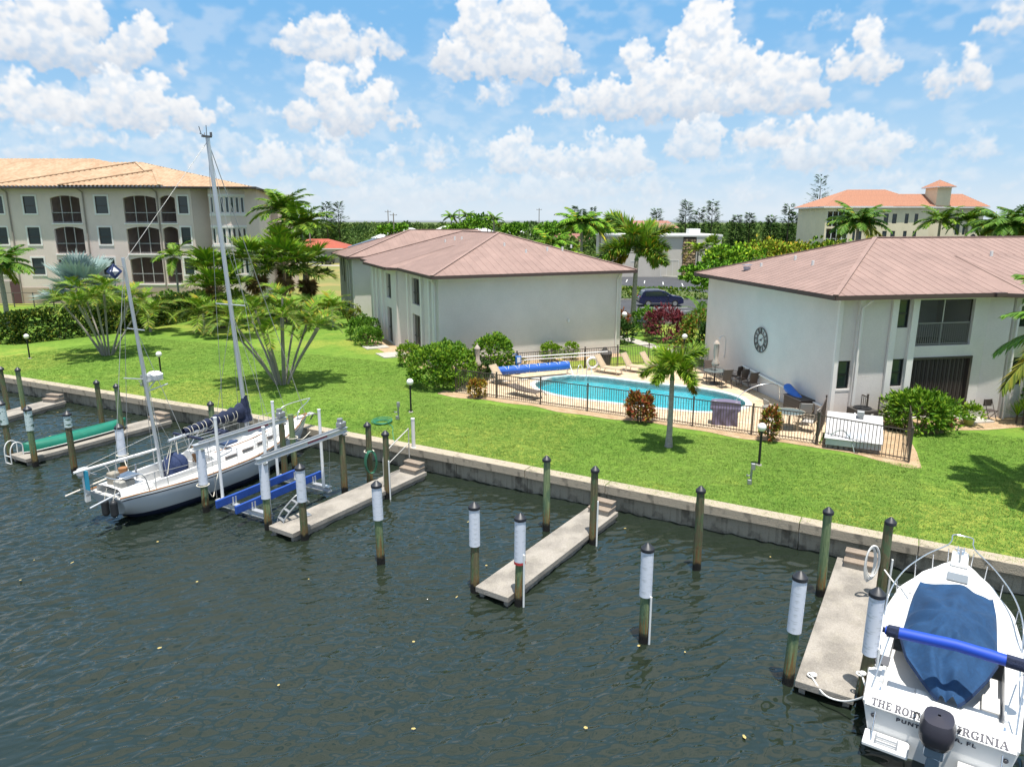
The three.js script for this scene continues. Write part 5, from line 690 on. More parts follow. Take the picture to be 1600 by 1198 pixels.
  { const v = [[3.5, 0.9, -0.86], [3.5, 1.26, -0.81], [3.5, 1.33, -0.7], [3.5, 1.37, 0], [3.5, 1.33, 0.7], [3.5, 1.26, 0.81], [3.5, 0.9, 0.86]], o = []; for (let k = 1; k < v.length - 1; k++) o.push(...v[0], ...v[k], ...v[k + 1]); M('cabin_bulkhead', raw(o), gel, t); M('companionway_door', [bx(3.44, 3.49, 0.62, 1.3, -0.28, -0.01), bx(3.44, 3.49, 0.62, 1.3, 0.01, 0.28)], teak, t); }
  M('handrail', [-1, 1].map((s) => tube([[3.7, 1.42, s * 0.6], [5, 1.43, s * 0.58], [6.4, 1.5, s * 0.46]], 0.018, 14, 5)), teak, t);
  const portM = std([0.10, 0.11, 0.12], 0.15); for (const s of [-1, 1]) for (const [x, l] of [[3.95, 0.48], [4.75, 0.48], [5.5, 0.24], [6.1, 0.24]]) { const w = lerp(0.86, 0.42, Math.pow((x + l / 2 - 3.5) / 3.8, 2)); const fr = M('port_frame', rbox(l + 0.08, 0.2, 0.02, 0.008, x + l / 2, interp(Sh, x) + 0.16, s * (w * 0.975 + 0.006)), inox, t); M('port_light', rbox(l, 0.13, 0.02, 0.008, x + l / 2, interp(Sh, x) + 0.16, s * (w * 0.975 + 0.012)), portM, fr); }
  const hatchBlue = std([0.02, 0.11, 0.45], 0.7); M('hatch_cover', rbox(0.62, 0.1, 0.6, 0.03, 6.35, 1.56, 0), hatchBlue, t); M('hatch_cover', rbox(0.6, 0.1, 0.62, 0.03, 4.7, 1.42, 0), std([0.03, 0.06, 0.14], 0.7), t); M('sliding_hatch', rbox(0.8, 0.07, 0.66, 0.02, 3.95, 1.4, 0), gel, t); M('aft_cabin', ch(0.15, 1.3, 0.62, 0.66, 0.24, () => 0.98), gel, t);
  // masts and spars
  const mast = (n, x, y0, top, rk, r) => M(n, rod([x, y0, 0], [x - rk, top, 0], r, 12, r * 0.82), alu, t);
  const mainAt = (y) => [5.75 - 0.62 * (y - 1.3) / 10.8, y, 0], mizAt = (y) => [2.05 - 0.48 * (y - 1) / 7.2, y, 0];
  mast('main_mast', 5.75, 1.3, 12.1, 0.62, 0.085); mast('mizzen_mast', 2.05, 0.6, 8.25, 0.48, 0.062);
  M('spreader', [rod([mainAt(6.4)[0], 6.4, -0.75], [mainAt(6.4)[0], 6.4, 0.75], 0.022)], alu, t); M('spreader', [rod([mizAt(6.0)[0], 6.0, -0.42], [mizAt(6.0)[0], 6.0, 0.42], 0.018)], alu, t); M('spreader', rod([mizAt(3.9)[0] + 0.02, 3.95, 0.0], [mizAt(3.9)[0] + 0.75, 4.05, 0.0], 0.02), alu, t);
  M('masthead_gear', [rod([5.1, 12.1, 0], [5.1, 12.5, 0.02], 0.012), rod([5.15, 12.12, 0], [4.75, 12.2, 0.1], 0.014), rod([5.1, 12.12, -0.15], [5.2, 12.28, -0.2], 0.014), box(0.3, 0.06, 0.16, 5.1, 12.14, 0), cyl(0.04, 0.04, 0.14, 5.2, 12.14, 0.1, 8), rod([4.8, 12.2, 0.1], [4.72, 12.42, 0.12], 0.012)], std([0.12, 0.12, 0.13], 0.5), t);
  { const q = mizAt(4.3); M('radar_dome', [cyl(0.24, 0.26, 0.16, q[0] + 0.34, 4.3, 0, 20), cyl(0.26, 0.16, 0.08, q[0] + 0.34, 4.46, 0, 20)], ventWhite, t); M('radar_bracket', [beam([q[0], 4.27, 0], [q[0] + 0.5, 4.27, 0], 0.18, 0.04), rod([q[0], 3.95, 0], [q[0] + 0.35, 4.25, 0], 0.02)], alu, t); M('antenna_arm', [rod([q[0], 4.35, -0.05], [q[0] - 0.62, 4.5, -0.15], 0.02)], alu, t); }
  { const g = new THREE.OctahedronGeometry(0.15, 0); M('radar_reflector', g.rotateY(0.5).translate(mizAt(7.9)[0] - 0.35, 7.85, 0), std([0.60, 0.62, 0.66], 0.5), t); M('reflector_panel', [box(0.34, 0.34, 0.012).rotateZ(0.78).rotateY(0.6).translate(mizAt(7.9)[0] - 0.35, 7.85, 0), box(0.012, 0.34, 0.34).rotateX(0.78).rotateY(0.6).translate(mizAt(7.9)[0] - 0.35, 7.85, 0)], std([0.04, 0.06, 0.16], 0.5), t); M('reflector_arm', rod([mizAt(7.9)[0], 7.95, 0], [mizAt(7.9)[0] - 0.35, 8.05, 0], 0.012), wire, t); }
  M('main_boom', rod([5.6, 2.28, 0], [2.35, 2.12, 0.05], 0.055, 10), alu, t);
  { const st = []; for (let i = 0; i <= 34; i++) { const f = i / 34, x = lerp(5.5, 3.0, f), y = lerp(2.38, 2.22, f), r = lerp(0.24, 0.11, Math.pow(f, 0.5)) * (1 + 0.16 * Math.sin(f * 44)) * (0.9 + 0.25 * vn(f * 9, 3)), row = []; for (let j = 0; j < 14; j++) { const a = j / 14 * 6.283; row.push([x, y + Math.sin(a) * r * 1.15 + 0.04, Math.cos(a) * r * 0.85]); } st.push(row); } M('sail_cover', loft(st, true), navy, t); const st2 = []; for (let i = 0; i <= 12; i++) { const f = i / 12, r = lerp(0.33, 0.12, Math.pow(f, 0.7)) * (1 + 0.06 * Math.sin(f * 20)), row = []; for (let j = 0; j < 14; j++) { const a = j / 14 * 6.283; row.push([mainAt(2)[0] + Math.cos(a) * r - 0.06 * (1 - f), 2.0 + f * 0.95, Math.sin(a) * r * 0.8]); } st2.push(row); } M('mast_boot', loft(st2, true), navy, t); }
  for (let k = 0; k < 12; k++) M('sail_tie', new THREE.TorusGeometry(0.17 + 0.05 * (1 - k / 12), 0.011, 5, 16).rotateY(Math.PI / 2 + 0.25 * Math.sin(k * 2.4)).translate(5.15 - k * 0.185, 2.34 - k * 0.011, 0), rope, t);
  M('mizzen_boom', rod([1.95, 1.95, 0], [-0.65, 1.9, -0.3], 0.042, 10), ventWhite, t); M('stern_spar', rod([1.0, 1.25, 0.5], [-0.8, 0.98, 0.55], 0.032, 8), alu, t); M('stern_spar', rod([0.6, 1.3, -0.6], [-0.75, 1.1, -0.75], 0.028, 8), std([0.6, 0.55, 0.48], 0.6), t);
  M('bimini_frame', [tube([[3.3, 1.05, -0.8], [3.2, 1.95, -0.8], [3.15, 2.05, -0.5], [3.15, 2.05, 0.5], [3.2, 1.95, 0.8], [3.3, 1.05, 0.8]], 0.016, 30), tube([[3.4, 1.05, -0.8], [4.3, 1.9, -0.75], [4.35, 1.98, -0.5], [4.35, 1.98, 0.5], [4.3, 1.9, 0.75], [3.4, 1.05, 0.8]], 0.016, 30)], inox, t); M('folded_bimini', [rod([4.2, 1.98, -0.72], [4.2, 1.98, 0.72], 0.12, 12), rod([3.16, 2.06, -0.74], [3.16, 2.06, 0.74], 0.05, 10)], navy, t); for (const z of [-0.5, -0.17, 0.17, 0.5]) M('bimini_bar', rod([3.15, 2.06, z], [4.3, 2.02, z], 0.012), inox, t);
  { const g = new THREE.IcosahedronGeometry(0.42, 3), p = g.attributes.position; for (let i = 0; i < p.count; i++) { const k = 1 + 0.35 * (vn(p.getX(i) * 4 + 5, p.getZ(i) * 4 + p.getY(i) * 3) - 0.5); p.setXYZ(i, p.getX(i) * k, p.getY(i) * k * 1.25, p.getZ(i) * k); } g.computeVertexNormals(); M('wheel_cover', g.translate(2.55, 1.12, 0.05), std([0.015, 0.03, 0.09], 0.8), t); }
  // rigging
  const W_ = (a, b, r = 0.009) => M('stay', rod(a, b, r, 5), wire, t); for (const s of [-1, 1]) { W_(mainAt(12), [mainAt(6.4)[0], 6.4, s * 0.75]); W_([mainAt(6.4)[0], 6.4, s * 0.75], [5.6, 1.05, s * 1.18]); W_(mainAt(6.2), [6.2, 1.08, s * 1.0]); W_(mainAt(6.2), [5.1, 1.0, s * 1.25]); W_(mizAt(8.1), [1.5, 1.0, s * 1.05]); W_(mizAt(6), [2.6, 0.97, s * 1.2]); } W_(mainAt(12), [8.75, 1.55, 0], 0.014); W_(mainAt(12), mizAt(8.1)); W_(mizAt(8.1), [0.0, 1.05, 0.5]); W_(mainAt(9), [7.9, 1.35, 0]); W_(mizAt(2.5), [-0.6, 1.92, -0.3]); W_([2.4, 2.15, 0.05], mizAt(3.4));
  M('mainsheet', [rod([2.5, 2.12, 0.05], [2.1, 1.05, 0.18], 0.016, 5), rod([2.5, 2.12, 0.05], [2.15, 1.05, -0.12], 0.016, 5), rod([2.65, 2.12, 0.05], [2.5, 0.98, 0.3], 0.016, 5)], rope, t);
  // lifelines, pulpits
  const sx = [1.1, 2.6, 4.1, 5.6, 7.0]; for (const s of [-1, 1]) { for (const x of sx) M('stanchion', rod([x, interp(Sh, x), s * (interp(B, x) - 0.06)], [x, interp(Sh, x) + 0.58, s * (interp(B, x) - 0.06)], 0.013), inox, t); for (const h of [0.56, 0.3]) M('lifeline', tube([[0.15, 1.02 + h, s * 0.72], ...sx.map((x) => [x, interp(Sh, x) + h, s * (interp(B, x) - 0.06)]), [8.1, 1.32 + h, s * 0.4]], 0.008, 30, 5), wire, t); M('bow_pulpit', tube([[7.7, 1.28, s * 0.55], [7.9, 1.85, s * 0.5], [8.7, 2.05, s * 0.22], [9.1, 2.1, 0]], 0.018, 20), inox, t); M('stern_pulpit', tube([[0.9, 1.0, s * 0.95], [0.7, 1.62, s * 0.92], [0.05, 1.65, s * 0.75], [-0.02, 1.65, s * 0.2]], 0.018, 20), inox, t); }
  M('anchor', [rod([8.6, 1.5, 0.05], [9.25, 1.42, 0.05], 0.025), rod([9.2, 1.45, -0.16], [9.2, 1.4, 0.24], 0.03), rod([9.2, 1.42, 0.05], [9.0, 1.2, 0.05], 0.03)], std([0.16, 0.15, 0.14], 0.6, { metalness: 0.5 }), t); M('bow_roller', bx(8.3, 9.15, 1.42, 1.47, -0.1, 0.14), gel, t);
  M('wind_scoop', [rod([1.0, 1.0, 0.2], [1.0, 1.75, 0.2], 0.03)], inox, t);
  { const ob = M('outboard_motor', [rbox(0.36, 0.3, 0.28, 0.1, -0.22, 1.75, -0.55)], std([0.40, 0.40, 0.40], 0.4), t); M('outboard_leg', [bx(-0.26, -0.14, 0.95, 1.62, -0.6, -0.5), box(0.14, 0.25, 0.1, -0.2, 0.9, -0.55)], ventWhite, ob); }
  for (const [x, z] of [[-0.06, 0.28], [0.0, 0.62]]) { const fe = M('fender', [cyl(0.11, 0.11, 0.34, x - 0.12, 0.55, z, 12), new THREE.SphereGeometry(0.11, 12, 8).translate(x - 0.12, 0.55, z), new THREE.SphereGeometry(0.11, 12, 8).translate(x - 0.12, 0.89, z)], std([0.02, 0.022, 0.025], 0.5), t); M('fender_line', rod([x - 0.12, 0.98, z], [x, 1.3, z], 0.01), rope, fe); }
  M('deck_gear', [rbox(0.5, 0.24, 0.4, 0.04, 0.5, 1.3, 0.3), rbox(0.28, 0.4, 0.28, 0.04, 0.35, 1.38, -0.2), cyl(0.14, 0.14, 0.3, 0.9, 1.2, -0.35, 12)].slice(0, 1), std([0.34, 0.33, 0.30], 0.8), t); M('gear_bag', rbox(0.3, 0.42, 0.3, 0.06, 0.42, 1.42, -0.1), std([0.30, 0.27, 0.22], 0.9), t); M('grill_drum', [cyl(0.14, 0.14, 0.3, 0.95, 1.25, -0.4, 12)], teak, t); M('blue_towel', box(0.02, 0.62, 0.22, -0.35, 1.58, -0.2), std([0.02, 0.28, 0.42], 0.9), t); M('solar_panel', box(0.5, 0.025, 0.6, 0.75, 1.45, 0.25).rotateZ(0.06), std([0.10, 0.13, 0.18], 0.2), t);
  M('winch', [cyl(0.07, 0.06, 0.14, 3.1, 1.2, 0.82, 12)], inox, t); M('winch', [cyl(0.07, 0.06, 0.14, 3.1, 1.2, -0.82, 12)], inox, t); M('liferaft_case', rbox(0.42, 0.2, 0.34, 0.05, 5.1, 1.5, 0.05), ventWhite, t);
  const rp = thing('mooring_rope', 'pale mooring rope looped from the sailboat to the lift piling', 'rope', [0, 0, 0]); M('line', tube([[-19.75, 1.0, -14.8], [-19.6, 0.55, -14.5], [-19.45, 0.4, -14.3], [-19.45, 0.9, -14.05]], 0.016, 20), rope, rp); M('loop', new THREE.TorusGeometry(0.19, 0.018, 5, 18).rotateX(Math.PI / 2).translate(-19.42, 0.95, -13.95), rope, rp);
  for (const [a, b, l] of [[[-19.85, 1.3, -19.2], [-19.75, 1.35, -18.2], 'white mooring rope from the sailboat bow to the dark piling'], [[-22.2, 1.0, -13.4], [-23.6, 1.3, -13.9], 'mooring rope from the sailboat stern to the far sleeved piling']]) { const r = thing('mooring_rope', l, 'rope'); M('line', tube([a, [(a[0] + b[0]) / 2, Math.min(a[1], b[1]) - 0.16, (a[2] + b[2]) / 2], b], 0.017, 16), rope, r); M('loop', new THREE.TorusGeometry(0.18, 0.02, 5, 18).rotateX(Math.PI / 2).translate(...b), rope, r); }
}
{ // ---------------- boat lift
  const t = thing('boat_lift', 'empty aluminium boat lift with blue bunk boards beside the sailboat', 'boat lift');
  for (const [x, z, sl] of [[-19.42, -13.98, 1.2], [-16.6, -14.05, 1.15], [-19.42, -17.4, 0], [-16.6, -17.5, 0]]) { const p = MS('lift_post', pileGeos[sl ? 1 : 3], pileMats[sl ? 0 : 1], t, x, 0, z, x); p.scale.y = 0.95; if (sl) { const s = MS('sleeve', sleeveGeo, sleeveMat, t, x, 2.17 - sl / 2, z); s.scale.y = sl; } }
  for (const x of [-19.42, -16.6]) { const zs = x < -18 ? [-13.75, -17.65] : [-13.8, -17.75]; M('top_beam', [bx(x - 0.08, x + 0.08, 2.33, 2.355, zs[1], zs[0]), bx(x - 0.08, x + 0.08, 2.18, 2.205, zs[1], zs[0]), bx(x - 0.012, x + 0.012, 2.205, 2.33, zs[1], zs[0])], alu, t); M('cable_drum', rod([x, 2.4, zs[1] + 0.2], [x, 2.4, zs[0] - 0.2], 0.03, 8), galv, t); for (const z of zs) M('post_bracket', [bx(x - 0.17, x + 0.17, 2.12, 2.175, z - 0.06 + (z < -16 ? 0.22 : -0.22), z + 0.06 + (z < -16 ? 0.22 : -0.22))], galv, t); M('beam_decal', bx(x + 0.0125, x + 0.015, 2.24, 2.32, -16.8, -15.9), std([0.30, 0.06, 0.09], 0.6), t); M('motor', [rbox(0.24, 0.22, 0.32, 0.06, x, 2.5, zs[1] + 0.25), cyl(0.1, 0.1, 0.14, x, 2.58, zs[1] + 0.3, 12)], galv, t); }
  for (const z of [-14.3, -16.95]) M('cradle_beam', [bx(-19.25, -16.75, 0.34, 0.37, z - 0.09, z + 0.09), bx(-19.25, -16.75, 0.18, 0.21, z - 0.09, z + 0.09), bx(-19.25, -16.75, 0.21, 0.34, z - 0.012, z + 0.012)], alu, t);
  const bunkBlue = std([0.015, 0.075, 0.36], 0.75, { map: TX.grain }); for (const x of [-18.45, -17.55]) { M('bunk_board', rbox(0.09, 0.26, 3.7, 0.012, x, 0.56, -15.5), bunkBlue, t); for (const z of [-14.3, -16.95]) M('bunk_bracket', [bx(x - 0.07, x - 0.052, 0.374, 0.62, z - 0.08, z - 0.03), bx(x - 0.07, x - 0.052, 0.374, 0.62, z + 0.03, z + 0.08), bx(x + 0.052, x + 0.07, 0.374, 0.62, z - 0.08, z - 0.03), bx(x + 0.052, x + 0.07, 0.374, 0.62, z + 0.03, z + 0.08)], alu, t); }
  for (const [x, z] of [[-19.12, -14.42], [-16.9, -14.42], [-19.12, -16.8], [-16.9, -16.8]]) M('guide_post', [cyl(0.052, 0.052, 2.75, x, 0.372, z, 12), cyl(0.058, 0.058, 0.05, x, 3.12, z, 12)], std([0.78, 0.78, 0.77], 0.4), t);
  for (const x of [-19.42, -16.6]) for (const z of [-14.32, -16.93]) M('lift_cable', rod([x + (x < -18 ? 0.14 : -0.14), 0.35, z], [x + (x < -18 ? 0.03 : -0.03), 2.46, z], 0.008, 5), wire, t);
}
{ // ---------------- motorboat
  const t = thing('motorboat', 'white motorboat with blue canvas cover and outboard at the right dock', 'motorboat', [1.27, 0, -12.8], 85);
  const LH = 6.45, B = [[0, 1.17], [1.5, 1.25], [3, 1.26], [4.3, 1.1], [5.3, 0.74], [6.0, 0.34], [LH, 0.06]], Sh = [[0, 0.86], [2, 0.96], [4, 1.08], [LH, 1.22]], K = [[0, -0.25], [3.5, -0.3], [5.1, 0.0], [6.0, 0.66], [LH, 1.14]];
  const pt = (x, y, s) => { const b = interp(B, x), sh = interp(Sh, x), k = interp(K, x), q = clamp((sh - y) / (sh - k)); return [x, y, s * b * (q < 0.68 ? lerp(1, 0.86, q / 0.68) : 0.86 * Math.pow(1 - (q - 0.68) / 0.32, 0.8))]; };
  const side = (y0f, y1f, n) => [-1, 1].map((s) => { const st = []; for (let i = 0; i <= 36; i++) { const x = LH * i / 36, row = []; for (let j = 0; j <= n; j++) row.push(pt(x, lerp(y0f(x), y1f(x), j / n), s)); st.push(row); } return loft(st); });
  const shf = (x) => interp(Sh, x), kf = (x) => interp(K, x); M('hull', side((x) => shf(x) - 0.05, kf, 12), gel, t); M('rub_rail', side((x) => shf(x) + 0.01, (x) => shf(x) - 0.05, 1).map((g) => { const p = g.attributes.position; for (let i = 0; i < p.count; i++) p.setZ(i, p.getZ(i) * 1.012); return g; }), std([0.6, 0.6, 0.6], 0.5, DS), t);
  { const v = [], ring = []; for (let j = 0; j <= 10; j++) ring.push(pt(0, lerp(0.86, -0.25, j / 10), 1)); for (let j = 10; j >= 0; j--) ring.push(pt(0, lerp(0.86, -0.25, j / 10), -1)); for (let i = 0; i < ring.length; i++) v.push(0, 0.4, 0, ...ring[i], ...ring[(i + 1) % ring.length]); M('transom', raw(v), gel, t); }
  const dS = new THREE.Shape(), dp = []; for (let i = 0; i <= 30; i++) { const x = LH * i / 30; dp.push([x, interp(B, x)]); } for (let i = 30; i >= 0; i--) { const x = LH * i / 30; dp.push([x, -interp(B, x)]); } dp.forEach((p, i) => (i ? dS.lineTo(...p) : dS.moveTo(...p))); dS.holes.push(poly([[0.62, -0.95], [2.6, -0.98], [2.6, 0.98], [0.62, 0.95]]));
  { const g = new THREE.ShapeGeometry(dS, 4).rotateX(Math.PI / 2).toNonIndexed(), p = g.attributes.position; for (let i = 0; i < p.count; i++) p.setY(i, interp(Sh, p.getX(i)) + 0.03 * (p.getX(i) > 2.7 ? 1 : 0)); g.computeVertexNormals(); M('deck', g, gel, t); }
  M('cockpit', [bx(0.62, 2.6, 0.50, 0.54, -0.97, 0.97), bx(0.6, 0.64, 0.32, 0.87, -0.95, 0.95), bx(0.64, 2.6, 0.32, 0.95, -1.0, -0.95), bx(0.64, 2.6, 0.32, 0.95, 0.95, 1.0)], gel, t); M('stern_bench', [rbox(0.42, 0.22, 1.78, 0.03, 0.86, 0.64, 0)], gel, t); M('engine_hatch', rbox(0.36, 0.03, 0.7, 0.01, 0.86, 0.755, -0.05), std([0.74, 0.74, 0.73], 0.35), t); M('hatch_seam', [box(0.37, 0.012, 0.012, 0.86, 0.765, -0.42), box(0.37, 0.012, 0.012, 0.86, 0.765, 0.32)], std([0.42, 0.42, 0.43], 0.6), t);
  M('vent_panel', rbox(0.34, 0.02, 0.34, 0.006, 1.35, 0.96, -1.08), std([0.10, 0.10, 0.11], 0.6), t); M('side_locker', rbox(0.5, 0.34, 0.3, 0.03, 1.5, 0.5, 0.78), nonskid, t); M('cleat', [box(0.2, 0.04, 0.035, 0.35, 0.92, -0.95)], inox, t); M('cleat', [box(0.2, 0.04, 0.035, 0.35, 0.92, 0.95)], inox, t); M('rod_holder', [cyl(0.035, 0.035, 0.012, 0.3, 0.865, -0.6, 10)], std([0.04, 0.04, 0.045], 0.4), t); M('rod_holder', [cyl(0.035, 0.035, 0.012, 0.3, 0.865, 0.62, 10)], std([0.04, 0.04, 0.045], 0.4), t);
  // cabin top under the cover
  { const st = []; for (let i = 0; i <= 10; i++) { const f = i / 10, x = lerp(2.55, 5.3, f), w = lerp(0.92, 0.4, f * f), y = interp(Sh, x) + 0.03, h = lerp(0.12, 0.015, f); st.push([[x, y, -w], [x, y + h, -w * 0.85], [x, y + h * 1.15, 0], [x, y + h, w * 0.85], [x, y, w]]); } M('cabin_top', loft(st), gel, t); }
  { // canvas: a sheet hung over windscreen and cabin
    const N = 56, Mz = 44, st = []; for (let i = 0; i <= N; i++) { const f = i / N, x = lerp(0.72, 4.7, f), half = x < 1.55 ? lerp(0.14, 0.64, Math.pow((x - 0.72) / 0.83, 0.85)) : x < 2.2 ? lerp(0.64, 0.82, (x - 1.55) / 0.65) : x < 4.1 ? lerp(0.82, 0.76, (x - 2.2) / 1.9) : lerp(0.76, 0.70, (x - 4.1) / 0.6), mid = x < 1.55 ? 0.1 * (1.55 - x) / 0.8 : 0, ridge = interp([[0.72, 0.96], [1.2, 1.16], [2.0, 1.46], [2.6, 1.68], [3.0, 1.64], [4.0, 1.46], [5.0, 1.3]], x), edge = interp([[0.72, 0.91], [1.5, 1.05], [2.4, 1.12], [3.6, 1.19], [5.0, 1.24]], x), row = []; for (let j = 0; j <= Mz; j++) { const s = j / Mz * 2 - 1, q = 1 - Math.pow(Math.abs(s), 2.4), ang = Math.atan2(s, x - 2.6), d = Math.hypot(x - 2.6, s); const fold = 0.055 * Math.sin(ang * 9 + 2 * vn(x * 2, s * 2 + 5)) * ss(0.15, 0.6, d) * ss(0, 0.2, q) + 0.075 * (vn(x * 3.5 + 4, s * 4 + 8) - 0.5) * q + 0.03 * Math.sin(x * 15 + s * 4 + 3 * vn(x * 2, s * 3)) * q * ss(3.2, 2.4, x); row.push([x, lerp(edge, ridge, q) + fold, mid + s * half]); } st.push(row); } M('canvas_cover', loft(st), std([0.010, 0.055, 0.145], 0.9, { ...DS, map: TX.grain }), t);
    for (const s of [-1, 1]) { const rows = []; for (let i = 0; i <= 40; i++) { const a = st[Math.round(i / 40 * N)][s < 0 ? 0 : Mz]; rows.push([a, [a[0], a[1] - 0.07, a[2] + s * 0.02]]); } M('cover_hem', loft(rows), std([0.008, 0.03, 0.09], 0.85, DS), t); } }
  { const st = []; for (let i = 0; i <= 30; i++) { const f = i / 30, r = 0.105 * (f < 0.06 || f > 0.94 ? 0.72 : 1) * (1 + 0.08 * (vn(f * 14, 2) - 0.5)), row = []; for (let j = 0; j < 12; j++) { const a = j / 12 * 6.283; row.push([0.78 + 0.12 * f + Math.cos(a) * r, 1.98 - 0.12 * Math.abs(f - 0.5) + Math.sin(a) * r, lerp(-1.02, 1.22, f)]); } st.push(row); } M('rolled_bimini', loft(st, true), std([0.006, 0.055, 0.42], 0.6), t); const cap = (f0, f1) => { const s2 = []; for (let i = 0; i <= 6; i++) { const f = lerp(f0, f1, i / 6), r = 0.112 * (Math.abs(f - 0.5) > 0.49 ? 0.45 : 1), row = []; for (let j = 0; j < 12; j++) { const a = j / 12 * 6.283; row.push([0.78 + 0.12 * f + Math.cos(a) * r, 1.98 - 0.12 * Math.abs(f - 0.5) + Math.sin(a) * r, lerp(-1.02, 1.22, f)]); } s2.push(row); } return loft(s2, true); }; M('bimini_end', cap(-0.02, 0.1), navy, t); M('bimini_end', cap(0.83, 1.02), navy, t); }
  for (const s of [-1, 1]) { M('bimini_strut', [rod([0.8, 1.92, s * 1.02 + 0.1], [0.25, 0.9, s * 1.1], 0.014)], inox, t); M('bimini_strut', [rod([0.8, 1.92, s * 1.02 + 0.1], [1.9, 1.0, s * 1.13], 0.014)], inox, t); M('bow_rail', tube([[3.0, interp(Sh, 3), s * 1.22], [3.3, interp(Sh, 3.3) + 0.36, s * 1.2], [4.4, interp(Sh, 4.4) + 0.42, s * 1.05], [5.5, interp(Sh, 5.5) + 0.42, s * 0.68], [6.3, interp(Sh, 6.3) + 0.42, s * 0.28], [6.6, interp(Sh, 6.4) + 0.42, s * 0.22]], 0.016, 40), inox, t); for (const x of [3.9, 4.9, 5.6, 6.1]) M('stanchion', rod([x, interp(Sh, x), s * (interp(B, x) - 0.05)], [x, interp(Sh, x) + 0.41, s * (interp(B, x) - 0.03)], 0.012), inox, t); M('side_rail', tube([[1.2, 1.0, s * 1.2], [1.3, 1.12, s * 1.2], [2.6, 1.2, s * 1.22], [2.8, 1.1, s * 1.22]], 0.013, 20), inox, t); }
  M('bow_platform', [rbox(0.85, 0.07, 0.36, 0.03, 6.4, 1.27, 0)], gel, t); M('bow_roller', [bx(6.55, 6.92, 1.31, 1.34, -0.07, 0.07), bx(6.55, 6.92, 1.34, 1.4, -0.075, -0.06), bx(6.55, 6.92, 1.34, 1.4, 0.06, 0.075)], inox, t); M('anchor', [rod([6.1, 1.35, 0], [6.85, 1.37, 0], 0.02), rod([6.8, 1.37, -0.13], [6.8, 1.31, 0.13], 0.025)], galv, t); M('pulpit_loop', tube([[6.6, 1.64, -0.22], [6.9, 1.68, -0.2], [6.95, 1.68, 0], [6.9, 1.68, 0.2], [6.6, 1.64, 0.22]], 0.016, 20), inox, t); M('deck_hatch', rbox(0.42, 0.03, 0.42, 0.01, 5.4, 1.23, 0), std([0.2, 0.22, 0.24], 0.2), t);
  // outboard and platform
  { const st = [], prof = [[0.0, 0.02, 0.02], [0.03, 0.2, 0.17], [0.16, 0.265, 0.215], [0.36, 0.27, 0.22], [0.52, 0.22, 0.18], [0.56, 0.02, 0.02]]; for (const [h, a, b] of prof) { const row = []; for (let j = 0; j < 20; j++) { const w = j / 20 * 6.283, c = Math.cos(w), s = Math.sin(w), k = Math.pow(Math.pow(Math.abs(c), 3) + Math.pow(Math.abs(s), 3), -1 / 3); row.push([-0.52 + c * k * a * 1.25 - h * 0.05, 0.84 + h, s * k * b * 1.2]); } st.push(row); } const mo = M('outboard_cowl', loft(st, true), std([0.035, 0.033, 0.045], 0.35), t); M('cowl_stripe', [-1, 1].flatMap((s) => [0, 1].map((k) => box(0.26, 0.022, 0.012, -0.5 + 0.05 * k, 1.19 - k * 0.07, s * 0.258).rotateX(0))), std([0.5, 0.55, 0.6], 0.4), mo); M('midsection', [rbox(0.42, 0.36, 0.3, 0.06, -0.45, 0.78, 0), rbox(0.34, 0.55, 0.2, 0.05, -0.48, 0.45, 0), box(0.4, 0.03, 0.3, -0.52, 0.12, 0)], std([0.20, 0.27, 0.36], 0.25, { metalness: 0.5 }), mo); M('steering_hose', [tube([[-0.25, 0.8, -0.14], [-0.12, 1.02, -0.3], [0.05, 0.9, -0.36]], 0.018, 16), tube([[-0.25, 0.75, 0.14], [-0.12, 0.95, 0.28], [0.05, 0.88, 0.34]], 0.018, 16)], std([0.03, 0.03, 0.03], 0.5), mo); M('clamp_bracket', rbox(0.2, 0.4, 0.34, 0.03, -0.13, 0.68, 0), std([0.14, 0.17, 0.21], 0.4, { metalness: 0.4 }), mo); }
  for (const s of [-1, 1]) { const pl = M('swim_platform', rbox(0.42, 0.07, 0.72, 0.02, -0.24, 0.3, s * 0.72), gel, t); M('platform_strut', rod([-0.36, 0.3, s * 0.95], [-0.03, 0.72, s * 0.95], 0.014), inox, pl); } M('swim_ladder', [bx(-0.4, -0.1, 0.338, 0.352, -0.9, -0.87), bx(-0.4, -0.1, 0.338, 0.352, -0.56, -0.53), bx(-0.37, -0.32, 0.353, 0.37, -0.87, -0.56), bx(-0.25, -0.2, 0.353, 0.37, -0.87, -0.56)], inox, t); for (const z of [-0.98, 1.0]) M('stern_light', cyl(0.045, 0.03, 0.03, 0, 0, 0, 10).rotateZ(Math.PI / 2).translate(-0.005, 0.62, z), std([0.06, 0.06, 0.07], 0.4), t);
  // the name along the stern and the port below it
  const font = await new FontLoader().loadAsync('fonts/droid/droid_serif_bold.typeface.json'), sans = await new FontLoader().loadAsync('fonts/droid/droid_sans_bold.typeface.json');
  const word = (txt, f, size, width, place) => { const g = new TextGeometry(txt, { font: f, size, depth: 0.006, curveSegments: 4, bevelEnabled: false }); g.computeBoundingBox(); const w = g.boundingBox.max.x - g.boundingBox.min.x; g.translate(-g.boundingBox.min.x, 0, 0); g.scale(width / w, 1, 1); return place(g); };
  const ink = std([0.02, 0.02, 0.04], 0.5);
  // stern deck slopes down aft: lettering lies on a slanted lip
  M('stern_lip', new THREE.BoxGeometry(0.36, 0.03, 2.26).rotateZ(0.42).translate(0.12, 0.885, 0), gel, t);
  const lipPlace = (g, z0) => g.rotateY(-Math.PI / 2).rotateZ(-(Math.PI / 2 - 0.42)).translate(-0.035, 0.842, z0);
